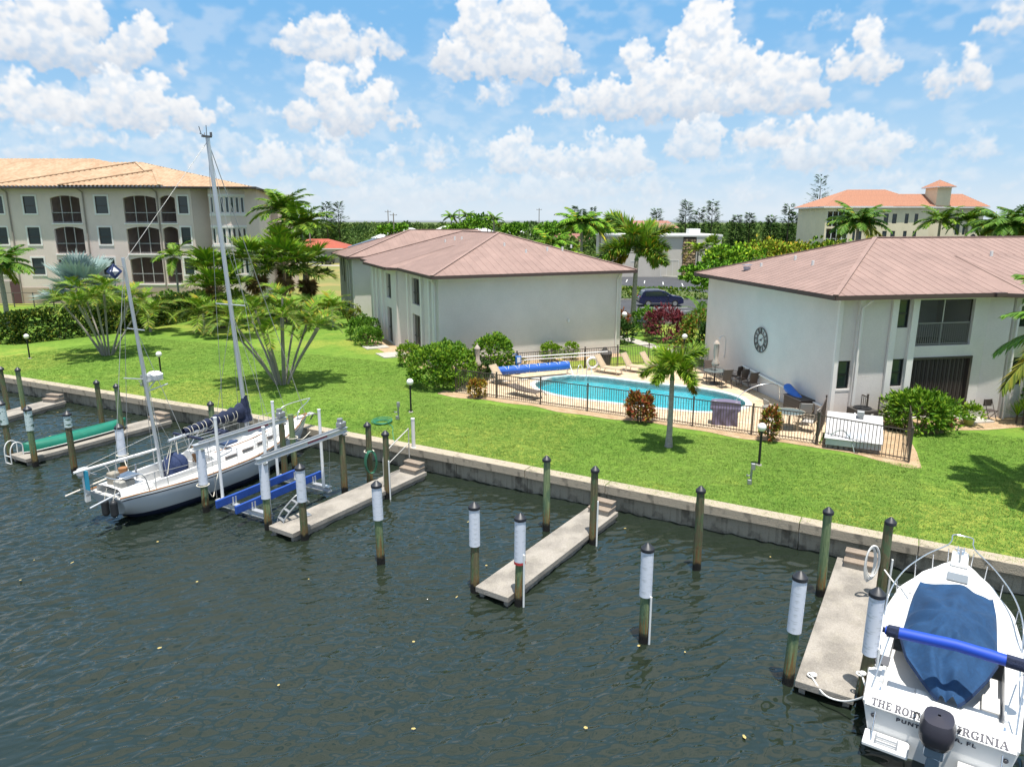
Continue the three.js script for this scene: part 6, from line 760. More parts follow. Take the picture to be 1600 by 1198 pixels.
  M('boat_name', [word('THE RODNEY', font, 0.15, 1.06, (g) => lipPlace(g, -1.04)), word('VIRGINIA', font, 0.15, 0.86, (g) => lipPlace(g, 0.16))], ink, t);
  M('home_port', word('PUNTA GORDA, FL', sans, 0.07, 1.2, (g) => g.rotateY(-Math.PI / 2).translate(-0.004, 0.66, -0.62)), ink, t);
  const fe = thing('boat_fender', 'white fender hanging on the far side of the motorboat', 'fender', [2.72, 0, -13.6]); M('body', [cyl(0.12, 0.12, 0.4, 0, 0.35, 0, 14), new THREE.SphereGeometry(0.12, 14, 8).translate(0, 0.35, 0), new THREE.SphereGeometry(0.12, 14, 8).translate(0, 0.75, 0)], gel, fe); M('line', rod([0, 0.85, 0], [-0.1, 1.05, 0], 0.012), rope, fe);
}
{ // lines of the motorboat
  const white = std([0.72, 0.71, 0.68], 0.9), L = (label, pts, loopAt) => { const t = thing('mooring_rope', label, 'rope'); M('line', tube(pts, 0.018, 24), white, t); if (loopAt) M('cleat_turns', [new THREE.TorusGeometry(0.06, 0.02, 5, 14).rotateX(Math.PI / 2).translate(...loopAt), new THREE.TorusGeometry(0.05, 0.02, 5, 14).rotateX(Math.PI / 2).translate(loopAt[0] + 0.05, loopAt[1] + 0.03, loopAt[2])], white, t); };
  L('white stern line from the dock end to the motorboat', [[-0.85, 0.34, -13.95], [-0.55, 0.25, -13.6], [-0.25, 0.3, -13.5], [0.05, 0.6, -13.3], [0.2, 0.92, -13.1]], [-0.87, 0.34, -14.0]); L('short white line from the sleeved piling to the motorboat', [[0.02, 0.75, -13.92], [0.12, 0.7, -13.6], [0.22, 0.92, -13.2]], [0.0, 0.76, -13.86]); L('white bow line from the green piling to the motorboat', [[0.24, 1.15, -17.95], [0.5, 1.1, -17.4], [0.78, 1.25, -16.8]]);
  const c = thing('rope_coil', 'coil of white dock line hung on the piling by the motorboat bow', 'rope', [0.1, 0, -18.12]); for (let k = 0; k < 6; k++) M('coil', new THREE.TorusGeometry(0.3 + 0.015 * (k % 3), 0.017, 5, 24).scale(0.5, 1.35, 1).rotateY(0.35 + 0.12 * k).translate(-0.12 - 0.015 * k, 1.3 - 0.02 * k, 0.16), white, c);
}
{ // canoe, keel up on its dock
  const t = thing('canoe', 'green canoe lying upside down along the dock at the left', 'canoe', [-30.05, 0.32, -13.75], 91), st = [], L = 4.35; for (let i = 0; i <= 26; i++) { const f = i / 26, x = L * f, e = Math.pow(1 - Math.pow(Math.abs(2 * f - 1), 2.6), 0.55), w = 0.42 * e + 0.012, h = 0.36 + 0.03 * Math.pow(Math.abs(2 * f - 1), 3), g = 0.10 * (1 - Math.pow(Math.abs(2 * f - 1), 3)), row = []; for (let j = 0; j <= 12; j++) { const a = Math.PI * j / 12; row.push([x, 0.04 + g * 0.4 + Math.pow(Math.sin(a), 0.7) * (h - g * 0.4), Math.cos(a) * w]); } st.push(row); } M('hull', loft(st), std([0.012, 0.20, 0.13], 0.4, { ...DS, map: tx(256, 256, (u, v) => 0.8 + 0.25 * fbm(u * 4, v * 4, 4, 4) + (vn(u * 3, v * 90, 90) > 0.86 ? 0.12 : 0), [2.2, 2.2]) }), t);
  M('gunwale', [-1, 1].map((s) => { const p = []; for (let i = 0; i <= 20; i++) { const f = i / 20, e = Math.pow(1 - Math.pow(Math.abs(2 * f - 1), 2.6), 0.55); p.push([L * f, 0.045 + 0.04 * (1 - Math.pow(Math.abs(2 * f - 1), 3)), s * (0.425 * e + 0.012)]); } return tube(p, 0.022, 40, 5); }), std([0.5, 0.5, 0.48], 0.6), t); M('keel_strip', tube([[0.2, 0.405, 0], [L / 2, 0.405, 0], [L - 0.2, 0.405, 0]], 0.014, 12, 5), std([0.01, 0.12, 0.08], 0.5), t); M('end_cap', [box(0.2, 0.3, 0.05, 0.1, 0.22, 0)], std([0.02, 0.1, 0.07], 0.6), t);
}
{ const t = thing('swim_ladder', 'white hooped swim ladder at the end of the canoe dock', 'ladder', [-30.25, 0.3, -13.42], 0); for (const s of [-0.22, 0.22]) M('side_rail', tube([[s, -0.9, 0.12], [s, 0.35, 0.1], [s, 0.55, -0.08], [s, 0.45, -0.3], [s, 0.0, -0.32]], 0.022, 24), ventWhite, t); for (const y of [-0.6, -0.3, 0.0]) M('rung', rod([-0.22, y, 0.12], [0.22, y, 0.12], 0.018), ventWhite, t); }
{ const t = thing('dock_ladder', 'folded aluminium ladder lying at the end of the lift dock', 'ladder', [-16.02, 0.3, -14.6], -20); for (const s of [-0.2, 0.2]) M('side_rail', tube([[s, -0.35, 0.55], [s, 0.1, 0.4], [s, 0.4, 0.1], [s, 0.62, -0.25], [s, 0.45, -0.42]], 0.026, 20), galv, t); for (const [y, z] of [[-0.2, 0.5], [0.05, 0.42], [0.28, 0.22], [0.5, -0.05]]) M('rung', box(0.4, 0.03, 0.09, 0, y, z), galv, t); M('foot_plate', box(0.5, 0.03, 0.22, 0, 0.015, -0.35), galv, t); }
{ const t = thing('hung_hose', 'green hose looped over the piling beside the lift dock', 'hose', [-16.15, 1.35, -18.35]), gm = std([0.03, 0.15, 0.09], 0.6); for (let k = 0; k < 5; k++) M('loop', new THREE.TorusGeometry(0.33, 0.017, 5, 24).scale(0.62, 1.25, 1).rotateY(0.5 + 0.15 * k).translate(0.12 + 0.02 * k, -0.35, 0.1), gm, t); M('knot', new THREE.TorusGeometry(0.17, 0.02, 5, 18).rotateX(Math.PI / 2), rope, t); }
// ------------------------------------------------------------------ plants
class Leaves {
  constructor() { this.p = []; this.c = []; }
  leaf(b, d, up, len, wid, col, fold = 0.18, mid = 0.45) {       // a folded blade: base, two shoulders, tip
    const sx = d[1] * up[2] - d[2] * up[1], sy = d[2] * up[0] - d[0] * up[2], sz = d[0] * up[1] - d[1] * up[0], l = Math.hypot(sx, sy, sz) || 1, w = wid / 2 / l, m = len * mid, f = wid * fold;
    const B = b, T = [b[0] + d[0] * len, b[1] + d[1] * len, b[2] + d[2] * len], Lp = [b[0] + d[0] * m + sx * w + up[0] * f, b[1] + d[1] * m + sy * w + up[1] * f, b[2] + d[2] * m + sz * w + up[2] * f], Rp = [b[0] + d[0] * m - sx * w + up[0] * f, b[1] + d[1] * m - sy * w + up[1] * f, b[2] + d[2] * m - sz * w + up[2] * f];
    this.p.push(...B, ...Lp, ...T, ...B, ...T, ...Rp); for (let k = 0; k < 6; k++) this.c.push(...col);
  }
  bar(a, b, r, col) { const d = [b[0] - a[0], b[1] - a[1], b[2] - a[2]], l = Math.hypot(...d) || 1, u = Math.abs(d[1] / l) > 0.9 ? [1, 0, 0] : [0, 1, 0], s = [d[1] * u[2] - d[2] * u[1], d[2] * u[0] - d[0] * u[2], d[0] * u[1] - d[1] * u[0]].map((q) => q / l * r), t = [s[1] * d[2] - s[2] * d[1], s[2] * d[0] - s[0] * d[2], s[0] * d[1] - s[1] * d[0]].map((q) => q / l); const R = [[s[0], s[1], s[2]], [-0.5 * s[0] + 0.87 * t[0], -0.5 * s[1] + 0.87 * t[1], -0.5 * s[2] + 0.87 * t[2]], [-0.5 * s[0] - 0.87 * t[0], -0.5 * s[1] - 0.87 * t[1], -0.5 * s[2] - 0.87 * t[2]]]; for (let k = 0; k < 3; k++) { const p = R[k], q = R[(k + 1) % 3], P = (x, o, f) => [x[0] + o[0] * f, x[1] + o[1] * f, x[2] + o[2] * f]; this.p.push(...P(a, p, 1), ...P(a, q, 1), ...P(b, q, 0.6), ...P(a, p, 1), ...P(b, q, 0.6), ...P(b, p, 0.6)); for (let i = 0; i < 6; i++) this.c.push(...col); } }
  geo() { const g = new THREE.BufferGeometry(); g.setAttribute('position', new THREE.BufferAttribute(new Float32Array(this.p), 3)); g.setAttribute('color', new THREE.BufferAttribute(new Float32Array(this.c), 3)); g.computeVertexNormals(); g.setAttribute('uv', new THREE.BufferAttribute(new Float32Array(this.p.length / 3 * 2), 2)); return g; }
}
const leafMat = new THREE.MeshPhysicalMaterial({ color: 0xffffff, vertexColors: true, roughness: 0.45, specularIntensity: 0.6, side: THREE.DoubleSide, transmission: 0.38, thickness: 0, ior: 1.3 });
const farLeaf = new THREE.MeshPhysicalMaterial({ color: 0xffffff, vertexColors: true, roughness: 0.9, specularIntensity: 0.2, side: THREE.DoubleSide });
const nrm = (v) => { const l = Math.hypot(...v) || 1; return [v[0] / l, v[1] / l, v[2] / l]; };
const tint = (r, cols, k = 0.25) => { const c = cols[Math.floor(r() * cols.length)], f = 1 - k + 2 * k * r(); return [c[0] * f, c[1] * f, c[2] * f]; };
const GREEN = [[0.115, 0.259, 0.021], [0.086, 0.201, 0.021], [0.172, 0.322, 0.028]], LIME = [[0.23, 0.38, 0.025], [0.299, 0.414, 0.03], [0.172, 0.31, 0.023]], DARK = [[0.048, 0.115, 0.018], [0.069, 0.144, 0.023], [0.039, 0.092, 0.018]], OLIVE = [[0.253, 0.276, 0.034], [0.322, 0.31, 0.04], [0.161, 0.218, 0.029]], SILVER = [[0.3, 0.405, 0.39], [0.375, 0.48, 0.45], [0.225, 0.315, 0.3]], CROTON = [[0.432, 0.135, 0.041], [0.324, 0.189, 0.041], [0.378, 0.068, 0.041], [0.135, 0.135, 0.027]], GOLD = [[0.50, 0.34, 0.03], [0.42, 0.31, 0.04], [0.20, 0.22, 0.03]], WINE = [[0.224, 0.042, 0.063], [0.308, 0.07, 0.084], [0.126, 0.042, 0.049]], BROWN = [[0.286, 0.182, 0.091], [0.208, 0.13, 0.065]];
const twig = std([0.10, 0.075, 0.05], 0.95), barkGrey = std([0.42, 0.38, 0.33], 0.95, { map: tx(128, 512, (u, v) => { const ring = ((v * 40) % 1) < 0.12 ? 0.72 : 1; return (0.8 + 0.25 * fbm(u * 8, v * 30, 8, 3)) * ring; }, [0.8, 2.4]), bumpMap: TX.grainB, bumpScale: 0.012 }), barkBrown = std([0.16, 0.11, 0.075], 0.95, { map: TX.grain, bumpMap: TX.grainB, bumpScale: 0.03 });
// leafy mound; half axes rx, ry, rz, standing on the ground
function mound(seed, rx, ry, rz, n, len, wid, cols, o = {}) {
  const r = rng(seed), L = new Leaves(), lump = o.lump ?? 0.3, box_ = o.box;
  for (let i = 0; i < n / 5; i++) {
    let d = nrm([r() * 2 - 1, r() * 2 - 1, r() * 2 - 1]); if (d[1] < -0.55) d[1] *= -1;
    let fixed = null; if (box_) { const A = [ry * rz, rx * rz, rx * ry], w = r() * (A[0] * 2 + A[1] + A[2] * 2), s = () => r() * 2 - 1; d = w < A[0] * 2 ? [w < A[0] ? 1 : -1, s(), s()] : w < A[0] * 2 + A[1] ? [s(), 1, s()] : [s(), s(), w < A[0] * 2 + A[1] + A[2] ? 1 : -1]; fixed = 0.84 + 0.2 * r(); }
    let k = 1 + lump * (vn(d[0] * 2.3 + seed, d[2] * 2.3 + d[1] * 1.7 + seed * 2) - 0.5) * 2 + lump * 0.5 * (vn(d[0] * 6 + seed, d[2] * 6 + d[1] * 5) - 0.5) * 2; k *= 0.62 + 0.4 * Math.pow(r(), 0.45);
    if (fixed) k = fixed * (1 + lump * (vn(d[0] * rx * 0.9 + seed, d[2] * rz + d[1] * ry + seed) - 0.5));
    const c = [d[0] * rx * k, Math.max(0.04, ry * (o.sit ?? 0.85) + d[1] * ry * k), d[2] * rz * k];
    for (let j = 0; j < 5; j++) { const v = nrm([d[0] * 0.75 + (r() - 0.5) * 1.7, d[1] * 0.75 + (r() - 0.5) * 1.5 + 0.35, d[2] * 0.75 + (r() - 0.5) * 1.7]), u = nrm([d[0] + (r() - 0.5), 0.9 + d[1], d[2] + (r() - 0.5)]); L.leaf([c[0] + (r() - 0.5) * len * 0.5, c[1] + (r() - 0.5) * len * 0.5, c[2] + (r() - 0.5) * len * 0.5], v, u, len * (0.7 + 0.6 * r()), wid * (0.7 + 0.6 * r()), tint(r, r() < (o.mix ?? 0) ? o.cols2 : cols)); }
  }
  return L.geo();
}
const stems = (seed, n, h, sp, rad = 0.025) => { const r = rng(seed), g = []; for (let i = 0; i < n; i++) { const a = r() * 6.28; g.push(rod([Math.cos(a) * sp * 0.15, -0.05, Math.sin(a) * sp * 0.15], [Math.cos(a) * sp * (0.4 + 0.5 * r()), h * (0.6 + 0.35 * r()), Math.sin(a) * sp * (0.4 + 0.5 * r())], rad, 5, rad * 0.5)); } return one(g); };
let plantSeed = 100;
function shrub(label, x, z, rx, ry, rz, n, len, wid, cols, o = {}) { const t = thing(o.name ?? 'shrub', label, o.cat ?? 'shrub', [x, o.y ?? LAWN, z], o.turn ?? 0, o.group), s = plantSeed++; const m = new THREE.Mesh(mound(s, rx, ry, rz, n, len, wid, cols, o), o.far ? farLeaf : leafMat); m.name = 'foliage'; m.castShadow = m.receiveShadow = true; t.add(m); M('stem', stems(s, 7, ry * 1.5, Math.min(rx, rz)), twig, t); return t; }
// feather frond growing along +x, from angle a0 to a1 above the horizon
function frond(seed, len, a0, a1, n, ll, cols, o = {}) {
  const r = rng(seed), L = new Leaves(), N = 14, pts = [[0, 0, 0]], dir = [], side = o.curl ?? 0; for (let i = 0; i < N; i++) { const f = (i + 0.5) / N, a = lerp(a0, a1, Math.pow(f, o.pow ?? 0.9)) * D2R, s = side * f; dir.push(nrm([Math.cos(a) * Math.cos(s), Math.sin(a), Math.cos(a) * Math.sin(s)])); const p = pts[i], d = dir[i]; pts.push([p[0] + d[0] * len / N, p[1] + d[1] * len / N, p[2] + d[2] * len / N]); }
  const rc = o.rachis ?? [0.14, 0.15, 0.04]; for (let i = 0; i < N; i++) L.bar(pts[i], pts[i + 1], lerp(0.022, 0.006, i / N) * (o.thick ?? 1), rc);
  for (let k = 0; k < n; k++) { const f = lerp(o.start ?? 0.16, 1, (k + 0.5) / n), q = Math.min(N - 1, Math.floor(f * N)), u = f * N - q, p = [0, 1, 2].map((j) => lerp(pts[q][j], pts[q + 1][j], clamp(u))), d = dir[q], prof = Math.pow(Math.sin(Math.PI * clamp(0.13 + f * 0.8)), 0.6);
    const sv = nrm([-d[2], 0, d[0]]), uv = [d[1] * sv[2] - d[2] * sv[1], d[2] * sv[0] - d[0] * sv[2], d[0] * sv[1] - d[1] * sv[0]].map((w) => w * -1);
    for (const s of [-1, 1]) for (let m = 0; m < (o.plume ? 2 : 1); m++) { const roll = o.plume ? (r() - 0.5) * 3.0 : (o.vee ?? 0.35) + (r() - 0.5) * 0.35, cs = Math.cos(roll), sn = Math.sin(roll), fw = 0.45 + 0.5 * f; const v = nrm([0, 1, 2].map((j) => d[j] * fw + s * sv[j] * cs + uv[j] * sn * (o.plume ? s : 1)).map((w, j) => w - (j === 1 ? (o.droop ?? 0.35) * (0.6 + 0.6 * r()) : 0))); L.leaf(p, v, nrm([uv[0] + sv[0] * s * 0.3, uv[1] + 0.2, uv[2] + sv[2] * s * 0.3]), ll * prof * (0.85 + 0.3 * r()), (o.lw ?? 0.05) * (0.8 + 0.4 * r()), tint(r, r() < (o.yel ?? 0.06) ? GOLD : cols), 0.1, 0.35); } }
  return L.geo();
}
function fanLeaf(seed, R, cols, o = {}) { const r = rng(seed), L = new Leaves(), n = o.n ?? 24, pet = o.pet ?? R * 0.9, a = (o.a ?? 40) * D2R, d = [Math.cos(a), Math.sin(a), 0], hub = [d[0] * pet, d[1] * pet, 0]; L.bar([0, 0, 0], hub, 0.02, [0.15, 0.16, 0.06]); const up = [-Math.sin(a), Math.cos(a), 0]; for (let k = 0; k < n; k++) { const w = lerp(-2.2, 2.2, (k + 0.5) / n), v = nrm([d[0] * Math.cos(w) + up[0] * (0.1 + 0.25 * Math.abs(w)), d[1] * Math.cos(w) + up[1] * (0.1 + 0.25 * Math.abs(w)) - (o.droop ?? 0.15) * r(), Math.sin(w)]), len = R * (0.85 + 0.25 * r()) * (1 - 0.12 * Math.abs(w)); const c = tint(r, cols, 0.2), m = [hub[0] + v[0] * len * 0.6, hub[1] + v[1] * len * 0.6, hub[2] + v[2] * len * 0.6]; L.leaf(hub, v, up, len * 0.99, R * (o.lw ?? 0.17), c, 0.12, 0.55); if (o.tips !== 0) L.leaf(m, nrm([v[0], v[1] - 0.7 * r(), v[2]]), up, len * 0.5, R * 0.07, c, 0.1, 0.3); } return L.geo(); }
const fm = (name, g, parent, x, y, z, ry, s = 1, rz = 0, mat = leafMat) => { const m = new THREE.Mesh(g, mat); m.name = name; m.castShadow = m.receiveShadow = true; m.position.set(x, y, z); m.rotation.set(0, ry, rz, 'YXZ'); m.scale.setScalar(s); parent.add(m); return m; };
const trunkCurve = (h, lean, r0, r1, seed = 1, flare = 1.5) => { const g = new THREE.CylinderGeometry(1, 1, h, 12, 18, false), p = g.attributes.position, uv = g.attributes.uv; for (let i = 0; i < p.count; i++) { const y = p.getY(i) + h / 2, f = y / h, rr = lerp(r0, r1, f) * (1 + (flare - 1) * Math.pow(1 - f, 9)) * (1 + 0.025 * Math.sin(y * 26)), off = lean * f * f + 0.05 * Math.sin(f * 5 + seed) * h * 0.06; uv.setXY(i, uv.getX(i) * 0.8, y); p.setXYZ(i, p.getX(i) * rr + off * Math.cos(seed), y - 0.06, p.getZ(i) * rr + off * Math.sin(seed)); } g.computeVertexNormals(); return { g, top: [lean * Math.cos(seed) + 0.05 * Math.sin(5 + seed) * h * 0.06 * Math.cos(seed), h - 0.1, lean * Math.sin(seed) + 0.05 * Math.sin(5 + seed) * h * 0.06 * Math.sin(seed)] }; };
const frondSets = {};
function frondSet(kind) { if (frondSets[kind]) return frondSets[kind]; const mk = (o) => [[74, 8, 0], [52, -28, 1], [30, -50, 2], [8, -72, 3], [62, -10, 4], [40, -42, 5]].map(([a, b, k]) => frond(o.seed + k * 7, 1, a + (o.lift ?? 0), b + (o.fall ?? 0), o.n, o.ll, k === 3 && o.old ? o.old : o.cols, { lw: o.lw, droop: o.droop, plume: o.plume, yel: o.yel, thick: o.thick ?? 0.45, curl: (k % 2 ? 0.3 : -0.25), vee: o.vee, start: o.start }));
  const sets = { foxtail: { seed: 1, n: 100, ll: 0.24, lw: 0.036, droop: 0.1, plume: 1, cols: [...GREEN, ...LIME], yel: 0.14, old: GOLD, lift: 2, fall: -8 }, young: { seed: 2, n: 84, ll: 0.33, lw: 0.042, droop: 0.15, plume: 1, cols: LIME, yel: 0.06, old: GOLD, lift: 4, fall: -22 }, areca: { seed: 3, n: 44, ll: 0.34, lw: 0.034, droop: 0.3, cols: [...GREEN, ...LIME, ...LIME, [0.38, 0.42, 0.12]], yel: 0.12, old: GOLD, vee: 0.5, lift: 6, fall: -14 }, coconut: { seed: 4, n: 58, ll: 0.27, lw: 0.042, droop: 0.7, cols: GREEN, yel: 0.05, old: OLIVE, vee: 0.1, lift: 2 }, royal: { seed: 5, n: 60, ll: 0.28, lw: 0.04, droop: 0.55, cols: [...GREEN, ...LIME], plume: 0, yel: 0.03, vee: 0.3, lift: 6 }, date: { seed: 6, n: 46, ll: 0.22, lw: 0.022, droop: 0.2, cols: GREEN, yel: 0.05, old: OLIVE, vee: 0.4 }, rusty: { seed: 7, n: 48, ll: 0.3, lw: 0.035, droop: 0.5, cols: [...OLIVE, ...GREEN, [0.24, 0.16, 0.05]], yel: 0.25, old: BROWN, vee: 0.2, fall: -12 } };
  return (frondSets[kind] = mk(sets[kind])); }
function crownOf(t, kind, at, n, len, seed, o = {}) { const r = rng(seed), set = frondSet(kind), ord = o.order ?? [0, 4, 1, 1, 5, 2, 2, 3]; for (let i = 0; i < n; i++) { const k = ord[Math.min(ord.length - 1, Math.floor(i / n * ord.length))]; fm('frond', set[k], t, at[0], at[1] - (o.sink ?? 0) * i / n, at[2], i * 2.399 + r() * 0.5, len * (0.82 + 0.34 * r()), (r() - 0.5) * 0.22, o.far ? farLeaf : leafMat); } }
function palm(label, x, z, h, kind, n, len, o = {}) { const t = thing(o.name ?? 'palm_tree', label, 'palm', [x, o.y ?? LAWN, z], o.turn ?? 0, o.group), tr = trunkCurve(h, o.lean ?? 0, o.r0 ?? 0.13, o.r1 ?? 0.09, o.seed ?? 1, o.flare ?? 1.6); const m = new THREE.Mesh(tr.g, o.bark ?? barkGrey); m.name = 'trunk'; m.castShadow = m.receiveShadow = true; t.add(m); if (o.shaft) M('crown_shaft', rod(tr.top, [tr.top[0], tr.top[1] + o.shaft, tr.top[2]], (o.r1 ?? 0.09) * 1.15, 10, 0.05), std([0.10, 0.17, 0.05], 0.5), t); crownOf(t, kind, [tr.top[0], tr.top[1] + (o.shaft ?? 0), tr.top[2]], n, len, (o.seed ?? 1) * 13 + 5, o); return t; }
const fr = (f, r) => [-0.4894 * f + 0.8721 * r, -0.8721 * f - 0.4894 * r];   // metres ahead of and to the right of the pier
const fans = { sabal: [20, 45, 70, -10, -40].map((a, k) => fanLeaf(40 + k, 0.62, k > 3 ? BROWN : [...GREEN, ...LIME, ...OLIVE], { a, pet: 0.75, droop: 0.3 })), bismarck: [15, 40, 65, -8].map((a, k) => fanLeaf(60 + k, 1.0, SILVER, { a, pet: 0.9, n: 26, droop: 0.05, lw: 0.16, tips: 0 })) };
function fanPalm(label, x, z, h, kind, n, s, o = {}) { const t = thing(o.name ?? 'fan_palm', label, 'palm', [x, LAWN, z], 0, o.group), r = rng(o.seed ?? 3), tr = trunkCurve(h, o.lean ?? 0, o.r0 ?? 0.2, o.r1 ?? 0.17, o.seed ?? 3, 1.1), m = new THREE.Mesh(tr.g, barkBrown); m.name = 'trunk'; m.castShadow = m.receiveShadow = true; t.add(m); const F = fans[kind], ord = o.order ?? [2, 1, 1, 0, 0, 3, 3]; for (let i = 0; i < n; i++) { const k = ord[Math.min(ord.length - 1, Math.floor(i / n * ord.length))]; fm('fan_leaf', F[k], t, tr.top[0], tr.top[1] - 0.25 * i / n * s, tr.top[2], i * 2.399 + r() * 0.6, s * (0.8 + 0.4 * r()), (r() - 0.5) * 0.3); } for (let i = 0; i < (o.skirt ?? 0); i++) fm('dead_leaf', F[4], t, tr.top[0], tr.top[1] - 0.35 - 0.5 * r(), tr.top[2], r() * 6.28, s * (0.7 + 0.3 * r()), -0.5 - 0.5 * r()); return t; }

// near palms
palm('young palm with yellow green plumes on the lawn in front of the pool fence', -7.41, -25.58, 2.75, 'young', 9, 1.42, { r0: 0.12, r1: 0.085, seed: 2, shaft: 0.35, flare: 1.5, order: [0, 4, 1, 5, 2, 5, 3] });
palm('tall foxtail palm at the right end of the left condo', -19.55, -55.2, 5.5, 'foxtail', 13, 4.1, { r0: 0.22, r1: 0.17, seed: 5, shaft: 0.6, lean: 0.2, order: [0, 4, 1, 5, 2, 2, 3] });
palm('palm with rust coloured fronds at the right edge, by the balcony condo', ...inB(9.7, 2.2), 3.5, 'rusty', 13, 2.3, { r0: 0.13, r1: 0.1, seed: 3, order: [0, 1, 5, 5, 2, 2, 3] });
palm('palm standing beyond the right edge of the lawn', 4.9, -26.6, 5.2, 'coconut', 13, 2.9, { r0: 0.16, r1: 0.11, seed: 4 });
function clump(label, x, z, n, h, sp, len, seed) { const t = thing('clumping_palm', label, 'palm', [x, LAWN, z]), r = rng(seed); for (let i = 0; i < n; i++) { const a = i / n * 6.283 + r() * 0.35, e = sp * (0.25 + 0.75 * Math.sqrt(((i * 5) % n) / n)), hh = h * (1.12 - 0.42 * e / sp) * (0.85 + 0.25 * r()), b0 = [Math.cos(a) * 0.28, 0, Math.sin(a) * 0.28], top = [Math.cos(a) * e, hh, Math.sin(a) * e]; M('trunk', tube([[b0[0], -0.05, b0[2]], [lerp(b0[0], top[0], 0.42), hh * 0.45, lerp(b0[2], top[2], 0.42)], [lerp(b0[0], top[0], 0.85), hh * 0.85, lerp(b0[2], top[2], 0.85)], top], 0.062 - 0.012 * r(), 16, 7), barkGrey, t, true); const set = frondSet('areca'), m = 5 + Math.floor(r() * 3); for (let k = 0; k < m; k++) { const v = [0, 4, 1, 1, 5, 2, 2, 3][Math.floor(k / m * 8)]; fm('frond', set[v], t, top[0], top[1], top[2], -a + k * 2.399 + r(), len * (0.8 + 0.35 * r()), (r() - 0.5) * 0.25); } } return t; }
clump('many stemmed clump of feathery palms on the lawn beside the tall mast', -28.7, -26.0, 13, 4.3, 2.55, 1.5, 31); clump('many stemmed palm clump on the lawn beside the dark hedge', -45.0, -26.4, 13, 4.5, 2.7, 1.5, 47);
// left background palms
fanPalm('silver blue fan palm in front of the tan apartment building', -72.0, -40.6, 2.0, 'bismarck', 26, 2.3, { seed: 7, r0: 0.3, r1: 0.28, order: [2, 1, 1, 0, 0, 3, 3] });
palm('feathery palm cut by the left edge of the picture', ...fr(58, -41.8), 4.9, 'coconut', 15, 3.3, { r0: 0.2, r1: 0.16, seed: 6 });
palm('slim palm in front of the arched balconies', ...fr(66, -31.2), 4.9, 'royal', 11, 2.2, { r0: 0.11, r1: 0.08, seed: 8, shaft: 0.4 });
{ const spots = [[60, -25.3, 4.6, 'shaggy fan palm left of the tall mast'], [62, -22.4, 5.4, 'shaggy fan palm directly behind the tall mast'], [66, -20.9, 6.3, 'tall shaggy fan palm right of the tall mast'], [60, -19.2, 5.2, 'shaggy fan palm with brown skirt above the palm clump'], [64, -18.5, 4.8, 'shaggy fan palm nearest the royal palms'], [57, -23.6, 3.4, 'low shaggy fan palm at the foot of the tall mast']]; spots.forEach(([f, r, h, l], i) => fanPalm(l, ...fr(f, r), h, 'sabal', 30, 2.0, { seed: 20 + i, skirt: 12, order: [1, 0, 1, 0, 3, 0, 3], group: 'shaggy fan palms left of the condo' })); }
palm('tall royal palm beside the tan apartment building', ...fr(70, -22.2), 8.3, 'royal', 20, 3.6, { r0: 0.22, r1: 0.16, seed: 9, shaft: 1.0, order: [0, 4, 1, 1, 5, 2, 2] }); palm('royal palm with a pale trunk left of the condo', ...fr(68, -19.9), 7.0, 'royal', 19, 3.4, { r0: 0.2, r1: 0.15, seed: 12, shaft: 0.9, order: [0, 4, 1, 1, 5, 2, 2] });
palm('short bushy palm at the left end of the grey condo', ...inA(-3.2, -19.5), 1.5, 'areca', 12, 2.2, { r0: 0.1, r1: 0.08, seed: 14 }); palm('small bushy palm beside the far condo block', ...inA(-4.6, -22.5), 1.2, 'areca', 11, 2.0, { r0: 0.1, r1: 0.08, seed: 15 });
for (const [f, r, h, s, l] of [[57, -32.6, 1.6, 41, 'bushy young palm behind the hedge, left of the mizzen top'], [55, -28.5, 1.5, 42, 'bushy yellow green palm behind the hedge below the balconies'], [54, -23.8, 1.6, 43, 'bushy palm at the right end of the dark hedge'], [52, -20.6, 1.4, 44, 'broad leaved palm behind the palm clump'], [58, -36.0, 1.3, 45, 'low bushy palm below the silver fan palm']]) palm(l, ...fr(f, r), h, 'areca', 13, 2.4, { r0: 0.1, r1: 0.08, seed: s, order: [0, 4, 1, 5, 2, 2] });
// hedge along the left property line
{ const hp = [[-63, -22.5], [-55.2, -26.2], [-54.2, -31.5], [-54.6, -37], [-56.8, -43.5]], lab = ['long clipped hedge at the left edge behind the lamp', 'clipped hedge behind the left palm clump', 'clipped hedge below the silver fan palm', 'far end of the clipped hedge near the fan palms']; for (let i = 0; i < 4; i++) { const [ax, az] = hp[i], [cx, cz] = hp[i + 1], L = Math.hypot(cx - ax, cz - az); shrub(lab[i], (ax + cx) / 2, (az + cz) / 2, L / 2 + 0.2, 1.0 + 0.1 * (i % 2), 0.85, 9000, 0.2, 0.11, DARK, { name: 'hedge', cat: 'hedge', box: 1, lump: 0.1, turn: -Math.atan2(cz - az, cx - ax) / D2R, sit: 0.95, mix: 0.28, cols2: OLIVE, group: 'clipped hedge along the left lawn edge' }); } }
for (const [x, z, a, h, cols, l] of [[-61.5, -24.8, 1.6, 1.5, GREEN, 'round green bush at the far left behind the hedge'], [-58.8, -36, 1.5, 1.4, OLIVE, 'yellowish bush behind the hedge below the balconies'], [-57.8, -40.5, 1.6, 1.5, GREEN, 'green bush where the hedge meets the fan palms'], [-55.5, -45.5, 1.5, 1.3, DARK, 'dark bush under the shaggy fan palms'], [-50.5, -45.6, 1.6, 1.2, GREEN, 'green bush between the fan palms and the lawn'], [-46.5, -46, 1.4, 1.0, OLIVE, 'low yellowish bush left of the far condo block']]) shrub(l, x, z, a, h * 0.75, a, 2600, 0.22, 0.12, cols, { group: 'background bushes at the left' });
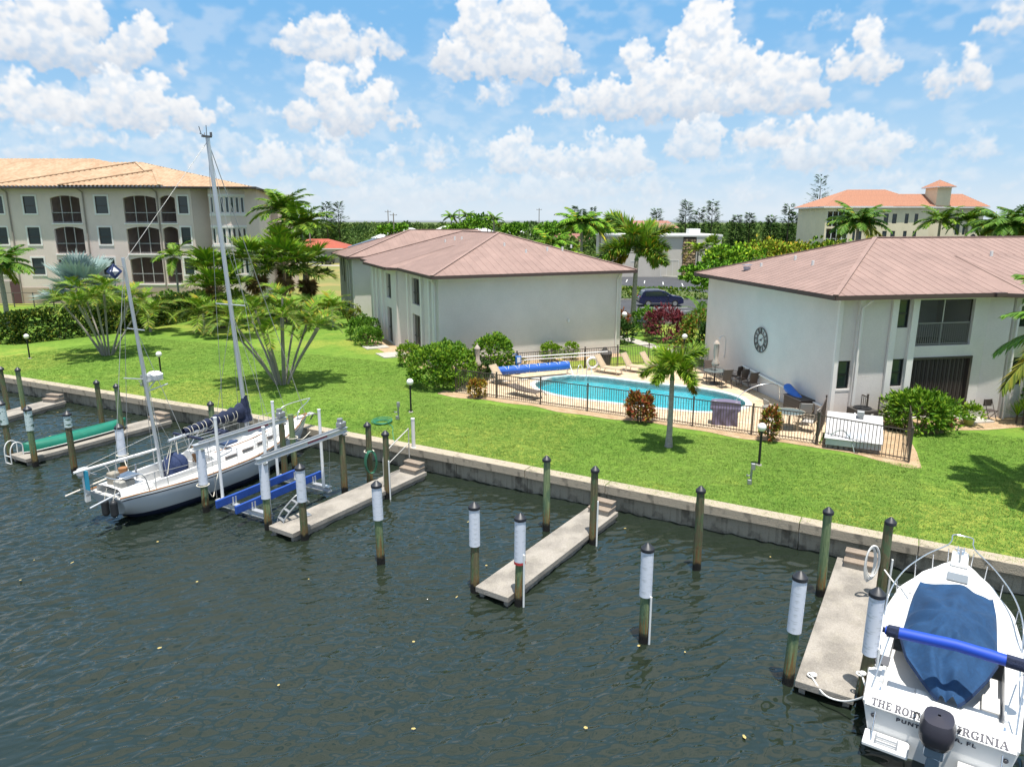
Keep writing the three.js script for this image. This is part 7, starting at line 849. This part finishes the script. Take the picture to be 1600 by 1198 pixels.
// shrubs by the condos and pool
shrub('large round glossy green shrub at the left end of the pool fence', -20.9, -29.7, 1.75, 1.18, 1.6, 9000, 0.17, 0.085, [...GREEN, ...LIME], { lump: 0.16 }); shrub('rounded green shrub left of the closed umbrella', -22.0, -32.3, 1.1, 1.0, 1.0, 3600, 0.16, 0.08, GREEN, { lump: 0.2 }); shrub('big green shrub right of the closed umbrella', -20.05, -33.5, 1.25, 1.22, 1.15, 5600, 0.17, 0.085, [...GREEN, ...LIME], { lump: 0.2 }); shrub('dark leafy shrub behind the umbrella lounger', -19.9, -31.9, 0.55, 0.6, 0.55, 1200, 0.13, 0.06, DARK, {});
shrub('upright green shrub at the front corner of the grey condo', -25.75, -33.3, 0.8, 0.72, 0.75, 2600, 0.14, 0.06, LIME, { lump: 0.3 }); shrub('green shrub by the condo porch, nearer one', ...inA(-2.2, -9.6), 0.95, 0.62, 0.9, 2800, 0.15, 0.08, GREEN, {}); shrub('green shrub by the condo porch, farther one', ...inA(-2.3, -12.0), 1.15, 0.9, 1.0, 3400, 0.15, 0.08, GREEN, {}); shrub('small shrub at the corner of the far condo block', ...inA(-1.6, -24.6), 0.7, 0.7, 0.7, 1500, 0.15, 0.07, GREEN, {}); shrub('thin shrub between the two condo blocks', ...inA(-1.2, -20.3), 0.6, 0.75, 0.6, 1200, 0.14, 0.06, OLIVE, {});
shrub('bright green shrub against the blank condo wall', ...inA(6.9, 0.75), 0.68, 0.6, 0.5, 2000, 0.13, 0.07, LIME, { lump: 0.25 }); shrub('slim green shrub against the blank condo wall near the bin', ...inA(8.35, 0.7), 0.42, 0.62, 0.4, 1100, 0.12, 0.06, LIME, {}); shrub('low yellow flowering plants behind the cover reel', ...inA(4.2, 0.9), 1.1, 0.28, 0.3, 900, 0.1, 0.04, OLIVE, { mix: 0.2, cols2: GOLD, name: 'flower_bed', cat: 'plants' });
shrub('golden croton at the left end of the pool fence', -18.0, -28.55, 0.42, 0.5, 0.4, 1300, 0.15, 0.055, GOLD, { mix: 0.35, cols2: CROTON, name: 'croton' }); shrub('orange red croton in front of the middle of the pool fence', -9.5, -28.35, 0.62, 0.68, 0.55, 2400, 0.17, 0.06, CROTON, { mix: 0.1, cols2: OLIVE, lump: 0.4, name: 'croton' }); shrub('slim orange croton beside the right globe lamp', -4.15, -28.25, 0.36, 0.72, 0.36, 1400, 0.16, 0.055, OLIVE, { mix: 0.55, cols2: CROTON, name: 'croton' });
shrub('wide leafy shrub in front of the balcony condo, behind the pump fence', ...inB(3.1, 1.55), 1.25, 0.82, 0.95, 4200, 0.26, 0.085, [...GREEN, ...LIME], { lump: 0.35 }); shrub('tall dark shrub at the right edge by the balcony condo', ...inB(9.9, 1.4), 1.05, 1.15, 0.9, 3600, 0.18, 0.1, [...DARK, ...GREEN], {});
{ const pot = (label, x, z, potC, s, cols, h) => { const t = thing('potted_plant', label, 'potted plant', [x, LAWN + 0.012, z], 0); M('pot', new THREE.LatheGeometry([[0.0, 0], [0.16, 0], [0.24, 0.26], [0.27, 0.27], [0.27, 0.31], [0.22, 0.31], [0.2, 0.26], [0, 0.25]].map((q) => new THREE.Vector2(q[0] * s, q[1] * s)), 18), potC, t); const m = new THREE.Mesh(mound(plantSeed++, 0.42 * s, h, 0.42 * s, 500, 0.2, 0.07, cols, { lump: 0.4 }), leafMat); m.name = 'foliage'; m.position.y = 0.24 * s; m.castShadow = true; t.add(m); }; pot('terracotta pot with a sparse shrub by the shutter', ...inB(4.75, 1.35), std([0.30, 0.09, 0.06], 0.8), 1.15, GREEN, 0.36); pot('lime green pot with a bright plant by the shutter', ...inB(5.75, 1.35), std([0.30, 0.36, 0.08], 0.6), 0.95, LIME, 0.34); pot('red potted plant beside the doorstep at the right edge', ...inB(8.7, 1.9), std([0.35, 0.04, 0.03], 0.6), 0.9, GREEN, 0.22); }
{ const t = thing('plant_stand', 'small dark folding chair beside the doorstep', 'chair', [...inB(7.35, 0.75)].flatMap((q, i) => (i ? [LAWN + 0.01, q] : [q])), 39); M('seat', rbox(0.42, 0.03, 0.4, 0.01, 0, 0.42, 0), tubeDark, t); M('backrest', rbox(0.42, 0.3, 0.03, 0.01, 0, 0.72, -0.2), tubeDark, t); for (const s of [-0.18, 0.18]) { M('leg', rod([s, 0, 0.2], [s, 0.88, -0.21], 0.016), tubeDark, t); M('leg', rod([s, 0, -0.2], [s, 0.43, 0.18], 0.016), tubeDark, t); } }
{ const t = thing('dracaena', 'spiky strap leaved plant at the corner of the balcony condo', 'plant', [...inB(8.15, 1.6)].flatMap((q, i) => (i ? [LAWN, q] : [q]))), L = new Leaves(), r = rng(9); for (let k = 0; k < 3; k++) for (let i = 0; i < 46; i++) { const a = r() * 6.28, e = 0.2 + r() * 1.2; L.leaf([k * 0.22 - 0.2, 0.35 + k * 0.28, k * 0.1], nrm([Math.cos(a) * Math.cos(e), Math.sin(e), Math.sin(a) * Math.cos(e)]), [0, 1, 0.1], 0.62 + 0.2 * r(), 0.05, tint(r, LIME), 0.2, 0.3); } const m = new THREE.Mesh(L.geo(), leafMat); m.name = 'foliage'; m.castShadow = true; t.add(m); M('stem', [rod([-0.2, 0, 0], [-0.2, 0.4, 0], 0.04), rod([0.02, 0, 0.1], [0.02, 0.7, 0.1], 0.04), rod([0.24, 0, 0.2], [0.24, 0.95, 0.2], 0.04)], barkBrown, t); }
// garden between the two condos
shrub('wine red shrub on the grass beyond the pool', -15.0, -49.6, 1.35, 1.15, 1.2, 3600, 0.26, 0.08, WINE, { lump: 0.4 }); shrub('green and orange mixed shrub left of the clock wall', -11.6, -46.4, 1.7, 1.3, 1.4, 4600, 0.2, 0.1, [...OLIVE, ...GREEN], { mix: 0.2, cols2: CROTON }); shrub('green shrub behind the wine red shrub', -17.2, -51.5, 1.0, 1.05, 1.0, 1800, 0.2, 0.09, GREEN, {}); shrub('dark green shrub at the foot of the foxtail palm', -17.4, -47.0, 0.85, 0.85, 0.85, 2200, 0.17, 0.085, DARK, {}); shrub('orange croton at the foot of the foxtail palm', -18.7, -50.4, 0.6, 0.95, 0.6, 1200, 0.2, 0.07, CROTON, { name: 'croton' }); shrub('dark shrub at the far end of the clock wall', -10.3, -43.6, 0.9, 1.25, 0.8, 2200, 0.18, 0.09, DARK, {});
palm('small arching date palm beside the parking lot', -14.6, -57.5, 1.1, 'date', 18, 2.1, { r0: 0.14, r1: 0.12, seed: 18, bark: barkBrown });
for (const [a, b, l] of [[[-38, -70], [-30, -73.5], 'low hedge behind the parked car, left part'], [[-30, -73.6], [-23, -77.6], 'low hedge behind the parked car, right part'], [[-23, -77.6], [-15, -82], 'low hedge at the far side of the parking lot']]) { const L = Math.hypot(b[0] - a[0], b[1] - a[1]); shrub(l, (a[0] + b[0]) / 2, (a[1] + b[1]) / 2, L / 2, 0.62, 0.7, 2200, 0.26, 0.15, GREEN, { name: 'hedge', cat: 'hedge', box: 1, lump: 0.15, turn: -Math.atan2(b[1] - a[1], b[0] - a[0]) / D2R, group: 'low hedge round the parking lot', mix: 0.25, cols2: OLIVE }); }
// broad crowned trees
function tree(label, x, z, h, rx, ry, cols, o = {}) { const t = thing(o.name ?? 'broadleaf_tree', label, 'tree', [x, LAWN, z], 0, o.group), s = plantSeed++, r = rng(s); M('trunk', [rod([0, -0.1, 0], [0.1, h * 0.55, 0.05], 0.05 * h * 0.6, 8, 0.1), ...[0, 1, 2, 3].map((k) => rod([0.1, h * 0.5, 0.05], [Math.cos(k * 1.6 + s) * rx * 0.6, h * 0.85, Math.sin(k * 1.6 + s) * rx * 0.6], 0.09, 6, 0.04))], barkBrown, t); const gs = [], nb = o.blobs ?? 7; for (let i = 0; i < nb; i++) { const a = i * 2.4 + r(), e = (i ? 0.35 + 0.4 * r() : 0) * rx, k = 0.45 + 0.25 * r(); gs.push(mound(s * 7 + i, rx * k, ry * k, rx * k, (o.n ?? 3000) / nb, o.len ?? 0.34, o.wid ?? 0.2, cols, { lump: 0.35, sit: 0, mix: o.mix, cols2: o.cols2 }).translate(0, -0, 0).translate(Math.cos(a) * e, h - ry * 0.5 + (r() - 0.3) * ry * 0.6, Math.sin(a) * e)); } const m = new THREE.Mesh(mergeGeometries(gs), farLeaf); m.name = 'crown'; m.castShadow = m.receiveShadow = true; t.add(m); return t; }
tree('spreading tree with yellowish top behind the right condo roof', ...fr(72, 27.5), 5.5, 4.0, 2.0, [...OLIVE, ...LIME], { n: 5200, blobs: 9, mix: 0.25, cols2: GOLD }); tree('second spreading yellowish tree behind the right condo roof', ...fr(74, 33.5), 5.4, 3.6, 1.9, [...OLIVE, ...GREEN], { n: 4200, blobs: 8 }); tree('bright green tree at the far corner of the clock condo', ...fr(60, 17.6), 4.4, 2.5, 2.0, GREEN, { n: 4200, blobs: 7 }); tree('green tree beside the flat roofed building', ...fr(66, 20.6), 5.2, 2.3, 2.0, [...GREEN, ...LIME], { n: 3200 });
palm('coconut palm left of the flat roofed building', ...fr(95, 9.2), 8.0, 'coconut', 22, 3.9, { r0: 0.2, r1: 0.15, seed: 21, far: 1 }); fanPalm('fan palm in front of the flat roofed building', ...fr(104, 29.2), 4.9, 'sabal', 20, 1.5, { seed: 22, skirt: 4 });
palm('coconut palm in front of the cream apartment building', ...fr(92, 44.2), 8.2, 'coconut', 24, 4.3, { r0: 0.22, r1: 0.16, seed: 24 }); palm('yellowish palm in front of the small tower, left one', ...fr(98, 58.2), 8.3, 'royal', 18, 3.6, { r0: 0.2, r1: 0.15, seed: 25 }); palm('yellowish palm in front of the small tower, right one', ...fr(97, 61.3), 8.4, 'royal', 18, 3.4, { r0: 0.2, r1: 0.15, seed: 26 }); palm('big coconut palm at the far right behind the roof', ...fr(84, 57.5), 7.8, 'coconut', 24, 4.4, { r0: 0.22, r1: 0.16, seed: 27 }); palm('second coconut palm at the far right edge', ...fr(86, 61.5), 7.5, 'coconut', 22, 4.2, { r0: 0.22, r1: 0.16, seed: 28 }); fanPalm('fan palm between the cream building and the right roof', ...fr(90, 53.4), 4.9, 'sabal', 20, 1.5, { seed: 29 });
for (const [f, r, h, k, s, l] of [[82, 2.2, 4.6, 'areca', 51, 'bushy palm behind the left condo roof, nearest its ridge'], [86, 4.8, 5.6, 'coconut', 52, 'palm behind the left condo roof, second from its ridge'], [80, 6.3, 4.2, 'areca', 53, 'bushy palm behind the left condo roof near the tall coconut'], [110, 13.5, 7.6, 'coconut', 54, 'palm rising behind the foxtail palm'], [118, 15.6, 7.4, 'royal', 55, 'yellowish palm above the flat roof'], [105, 27.3, 4.2, 'areca', 56, 'bushy palm right of the flat roofed building']]) palm(l, ...fr(f, r), h, k, 13, k === 'areca' ? 2.6 : 3.2, { r0: 0.16, r1: 0.12, seed: s, far: 1 });
// wispy she-oaks and distant trees that stand out
function sheOak(label, f, r_, h, seed, w = 0.2) { const [x, z] = fr(f, r_), t = thing('she_oak', label, 'tree', [x, LAWN, z], 0, 'wispy far pines'), r = rng(seed), L = new Leaves(); M('trunk', rod([0, -0.2, 0], [0.2 * (r() - 0.5), h * 0.95, 0.2], 0.02 * h, 6, 0.03), barkBrown, t); for (let i = 0; i < 260; i++) { const y = h * (0.15 + 0.85 * Math.pow(r(), 1.2)), a = r() * 6.28, len = h * w * (1.15 - y / h) * (0.5 + r()) + 0.3, tip = [Math.cos(a) * len, y + len * 0.5, Math.sin(a) * len]; for (let k = 0; k < 7; k++) { const q = 0.3 + 0.7 * r(), b = [tip[0] * q, lerp(y, tip[1], q), tip[2] * q]; L.leaf(b, nrm([Math.cos(a) + r() - 0.5, 0.5 * r() - 0.15, Math.sin(a) + r() - 0.5]), [0, 1, 0.2], 0.55 + 0.45 * r(), 0.22, tint(r, [...DARK, [0.10, 0.15, 0.05]], 0.35)); } } const m = new THREE.Mesh(L.geo(), farLeaf); m.name = 'crown'; m.castShadow = true; t.add(m); }
[[170, -43.5, 12.5, 'left of two thin pines above the red roof'], [172, -41.2, 12.8, 'right of two thin pines above the red roof'], [168, -47, 8, 'low grey pine left of the thin pair'], [165, 33, 11, 'thin pine left of the big pine group'], [160, 38.5, 12.6, 'tall pine in the group above the flat roof'], [158, 41, 11, 'broad pine right beside the tall one'], [168, 46.5, 13, 'slim pointed pine between the pond and the roof'], [162, 50.5, 9.5, 'low pine right of the slim pointed one'], [164, 54, 10, 'pine over the pond, left one'], [160, 57.5, 9.5, 'pine over the pond, middle one'], [158, 60.5, 11.8, 'bare topped pine left of the cream building'], [163, 63.5, 10.2, 'pine close to the cream building'], [230, 20, 13, 'small dark conical tree above the flat roof, left'], [232, 26, 12.6, 'small dark conical tree above the flat roof, right'], [190, 112, 15, 'dark pine right of the small tower'], [175, 74, 19, 'bare pine tip above the orange roof']].forEach(([f, r, h, l], i) => sheOak(l, f, r, h, 300 + i, i > 11 && i < 14 ? 0.13 : 0.2));
// the wooded skyline, one mass
{ const base = new Leaves(), r = rng(71); for (let i = 0; i < 230; i++) { const d = nrm([r() * 2 - 1, r() * 1.4 - 0.3, r() * 2 - 1]), k = 0.65 + 0.4 * r(); base.leaf([d[0] * k, d[1] * k * 0.9, d[2] * k], nrm([d[0] + r() - 0.5, d[1] + r() - 0.2, d[2] + r() - 0.5]), nrm([d[0], 1, d[2]]), 0.34, 0.24, tint(r, [[0.9, 0.9, 0.9], [0.7, 0.75, 0.7], [1, 1, 0.85]], 0.3)); } const g = base.geo(), N = 2100, m = new THREE.InstancedMesh(g, farLeaf, N), d = new THREE.Object3D(), c = new THREE.Color(); let n = 0; while (n < N) { const f = 135 + 480 * Math.pow(r(), 0.9), q = r() * 2.0 - 1.0, rr = q * f * 0.95; const [x, z] = fr(f, rr), s = (1.45 + 1.5 * r()) * (f > 300 ? 1.25 : 1), inField = f < 235 && rr > -62 && rr < -22 && f < 210, pondish = f > 128 && f < 215 && rr > 26 && rr < 110 && f < 150; if (inField || pondish || (f < 160 && rr > 40 && rr < 95)) { continue; } d.position.set(x, LAWN + s * (0.55 + 0.5 * r()), z); d.scale.set(s * (1 + 0.4 * r()), s * (0.9 + 0.5 * r()), s); d.rotation.y = r() * 6; d.updateMatrix(); m.setMatrixAt(n, d.matrix); const t = r(); c.setRGB(0.10 + 0.09 * t, 0.17 + 0.09 * t, 0.05 + 0.02 * t); m.setColorAt(n, c); n++; } m.name = 'far_woodland'; tag(m, 'far belt of green trees along the horizon', 'trees', null, 'stuff'); scene.add(m); }
for (const [f, r, h, s, l] of [[205, -10, 8.6, 61, 'round topped tree above the left condo ridge'], [210, -16, 6.8, 62, 'tree left of the round topped tree'], [190, 0.5, 6.6, 63, 'tree behind the left condo ridge'], [175, 9, 6.8, 64, 'tree between the coconut palm and the condo ridge'], [180, -30, 6.6, 65, 'tree between the white roofs'], [160, 19, 6.8, 66, 'tree left of the brown roof'], [150, 30, 6.5, 67, 'green tree right of the flat roof']]) tree(l, ...fr(f, r), h, h * 0.5, h * 0.42, GREEN, { n: 1800, len: 0.7, wid: 0.45, group: 'distant single trees', blobs: 6 });
for (const [f, r, h, s, l] of [[215, -18, 9.6, 71, 'small far palm left of the condo ridge, left one'], [218, -13.5, 9.8, 72, 'small far palm above the condo ridge, right one'], [200, -5, 8.8, 73, 'small far palm right of the condo ridge']]) palm(l, ...fr(f, r), h, 'coconut', 12, 3.4, { r0: 0.25, r1: 0.2, seed: s, far: 1, group: 'small far palms' });
// dry ground litter: short grass tufts on the lawn, countless
{ const L = new Leaves(), r = rng(91); for (let i = 0; i < 9; i++) { const a = r() * 6.28, e = 0.5 + 0.7 * r(); L.leaf([(r() - 0.5) * 0.12, 0, (r() - 0.5) * 0.12], nrm([Math.cos(a) * Math.cos(e), Math.sin(e), Math.sin(a) * Math.cos(e)]), [0.1, 1, 0], 0.034 + 0.022 * r(), 0.012, [0.95, 0.95, 0.95], 0.1, 0.3); } const N = 130000, m = new THREE.InstancedMesh(L.geo(), farLeaf, N), d = new THREE.Object3D(), c = new THREE.Color(); for (let i = 0; i < N; i++) { const q = Math.pow(r(), 1.25), x = lerp(8, -50, q), z = wallZ(x) - 0.06 - r() * (x > -20.2 && x < 1 ? 7.2 : 13); d.position.set(x, LAWN - 0.005, z); d.rotation.y = r() * 6.28; d.scale.setScalar(0.6 + 0.8 * r()); d.updateMatrix(); m.setMatrixAt(i, d.matrix); const t = clamp(0.6 * r() + 0.7 * (fbm(x * 0.35 + 50, z * 0.35 + 90) - 0.3)); c.setRGB(0.108 + 0.165 * t, 0.235 + 0.13 * t, 0.034 + 0.05 * t); m.setColorAt(i, c); } m.name = 'grass_tufts'; tag(m, 'short grass blades covering the lawn beside the seawall', 'grass', null, 'stuff'); scene.add(m); }
// ------------------------------------------------------------------ car, poles, small things far off
{ const [x, z] = [-22.1, -70.4], t = thing('parked_car', 'dark blue parked car seen between the two condos', 'car', [x, LAWN + 0.01, z], 29), blue = new THREE.MeshPhysicalMaterial({ color: lin(0.008, 0.012, 0.06), roughness: 0.25, clearcoat: 1, clearcoatRoughness: 0.05 });
  const body = [[-2.2, 0.42], [-2.2, 0.85], [-2.05, 1.0], [-1.85, 1.45], [-1.65, 1.58], [-0.3, 1.62], [0.35, 1.5], [1.05, 1.06], [1.95, 0.95], [2.15, 0.75], [2.18, 0.42], [1.8, 0.3], [-1.8, 0.3]], side = new THREE.ExtrudeGeometry(poly(body), { depth: 1.6, bevelEnabled: true, bevelSize: 0.07, bevelThickness: 0.1, bevelSegments: 3 }).translate(0, 0, -0.8); M('body', side, blue, t);
  for (const s of [-1, 1]) { M('side_window', new THREE.ExtrudeGeometry(poly([[-1.7, 1.08], [-1.62, 1.42], [-0.3, 1.5], [0.3, 1.4], [0.8, 1.1]]), { depth: 0.012, bevelEnabled: false }).translate(0, 0, s > 0 ? 0.895 : -0.907), glassDark, t); M('door_line', [box(0.012, 0.6, 0.008, -0.35, 0.82, s * 0.902), box(0.012, 0.6, 0.008, 0.75, 0.8, s * 0.902)], std([0.004, 0.004, 0.01], 0.6), t); M('sill_trim', box(2.4, 0.09, 0.02, 0, 0.36, s * 0.9), std([0.30, 0.30, 0.31], 0.3, { metalness: 0.6 }), t); for (const wx of [-1.35, 1.35]) { const w = M('wheel', new THREE.CylinderGeometry(0.34, 0.34, 0.22, 22).rotateX(Math.PI / 2).translate(wx, 0.34, s * 0.8), std([0.015, 0.015, 0.016], 0.8), t); M('rim', new THREE.CylinderGeometry(0.22, 0.22, 0.02, 10).rotateX(Math.PI / 2).translate(wx, 0.34, s * 0.92), std([0.45, 0.45, 0.47], 0.3, { metalness: 0.7 }), w); } M('mirror', rbox(0.2, 0.13, 0.14, 0.04, 0.6, 1.08, s * 1.0), blue, t); M('tail_light', rbox(0.1, 0.22, 0.24, 0.03, -2.2, 0.95, s * 0.68), std([0.30, 0.01, 0.01], 0.3), t); M('headlight', rbox(0.12, 0.14, 0.34, 0.04, 2.12, 0.82, s * 0.62), std([0.6, 0.62, 0.65], 0.15), t); }
  M('windscreen', beam([0.36, 1.53, 0], [1.1, 1.1, 0], 1.35, 0.03), glassDark, t); M('rear_window', beam([-1.92, 1.44, 0], [-2.1, 1.05, 0], 1.3, 0.03), glassDark, t); M('roof_rail', [box(1.5, 0.04, 0.04, -0.8, 1.7, 0.72), box(1.5, 0.04, 0.04, -0.8, 1.7, -0.72)], alu, t); M('bumper', rbox(0.14, 0.2, 1.6, 0.05, -2.24, 0.5, 0), std([0.05, 0.05, 0.055], 0.6), t); }
{ const c2 = (label, x, z, turn, colr) => { const t = thing('parked_car', label, 'car', [x, LAWN + 0.01, z], turn); M('body', new THREE.ExtrudeGeometry(poly([[-2.1, 0.35], [-2.1, 0.8], [-1.4, 0.95], [-1.0, 1.4], [0.5, 1.42], [1.1, 0.95], [2.0, 0.85], [2.1, 0.35]]), { depth: 1.6, bevelEnabled: true, bevelSize: 0.06, bevelThickness: 0.08, bevelSegments: 2 }).translate(0, 0, -0.8), std(colr, 0.3), t); for (const s of [-1, 1]) { M('side_window', new THREE.ExtrudeGeometry(poly([[-1.1, 1.0], [-0.8, 1.32], [0.4, 1.34], [0.85, 1.0]]), { depth: 0.01, bevelEnabled: false }).translate(0, 0, s > 0 ? 0.882 : -0.892), glassDark, t); for (const wx of [-1.3, 1.3]) M('wheel', new THREE.CylinderGeometry(0.33, 0.33, 0.2, 16).rotateX(Math.PI / 2).translate(wx, 0.33, s * 0.8), std([0.02, 0.02, 0.02], 0.8), t); } }; c2('dark car in the garage opening of the red roofed bungalow', ...fr(144, -37.2), 119, [0.03, 0.03, 0.035]); }
{ const spots = [[178, -29.2, 10.4, 'dark utility pole behind the blue grey roof'], [210, -36.0, 11.6, 'thin utility pole behind the white roofs'], [230, -16.8, 12.2, 'pale utility pole left of the condo ridge'], [205, -7.0, 10.5, 'pale utility pole behind the left condo ridge'], [240, 9, 12.6, 'utility pole right of the condo ridge'], [150, -42.2, 8.8, 'pale street light pole by the red roofed bungalow']]; spots.forEach(([f, r, h, l]) => { const [x, z] = fr(f, r), t = thing('utility_pole', l, 'pole', [x, LAWN, z], 29, 'far utility poles'); M('pole', rod([0, -0.2, 0], [0, h, 0], 0.17, 7, 0.12), std([0.26, 0.23, 0.20], 0.9), t); M('cross_arm', box(1.8, 0.12, 0.1, 0, h - 0.5, 0), std([0.2, 0.17, 0.15], 0.9), t); M('insulator', [cyl(0.06, 0.05, 0.2, -0.8, h - 0.44, 0, 6), cyl(0.06, 0.05, 0.2, 0.8, h - 0.44, 0, 6)], galv, t); }); }
for (const [x, z, l] of [[-70.9, -38.4, 'blue garden chair behind the hedge, nearer the left edge'], [-69.7, -39.6, 'blue garden chair behind the hedge, right one']]) { const t = thing('garden_chair', l, 'chair', [x, LAWN, z], 40, 'blue garden chairs'), m = std([0.06, 0.20, 0.36], 0.6); M('seat', rbox(0.6, 0.06, 0.6, 0.02, 0, 0.42, 0), m, t); M('backrest', rbox(0.6, 0.75, 0.06, 0.02, 0, 0.4, 0).rotateX(-0.35).translate(0, 0.42, -0.3), m, t); for (const s of [-1, 1]) { M('arm', box(0.12, 0.05, 0.65, s * 0.34, 0.66, 0), m, t); M('leg', box(0.07, 0.66, 0.1, s * 0.34, 0.33, 0.25), m, t); M('leg', box(0.07, 0.5, 0.1, s * 0.34, 0.25, -0.28), m, t); } }
{ const t = thing('rail_fence', 'thin dark rail fence in front of the tan apartment building', 'fence', [-83.7, LAWN, -38.1], 29.3), m = std([0.12, 0.10, 0.09], 0.6); for (let k = 0; k < 14; k++) M('post', bx(-8 + k * 2 - 0.04, -8 + k * 2 + 0.04, 0, 1.5, 3.0, 3.08), m, t); M('top_rail', bx(-8, 18, 1.42, 1.48, 3.09, 3.13), m, t); M('lower_rail', bx(-8, 18, 0.2, 0.26, 3.09, 3.13), m, t); }
renderer.render(scene, camera);
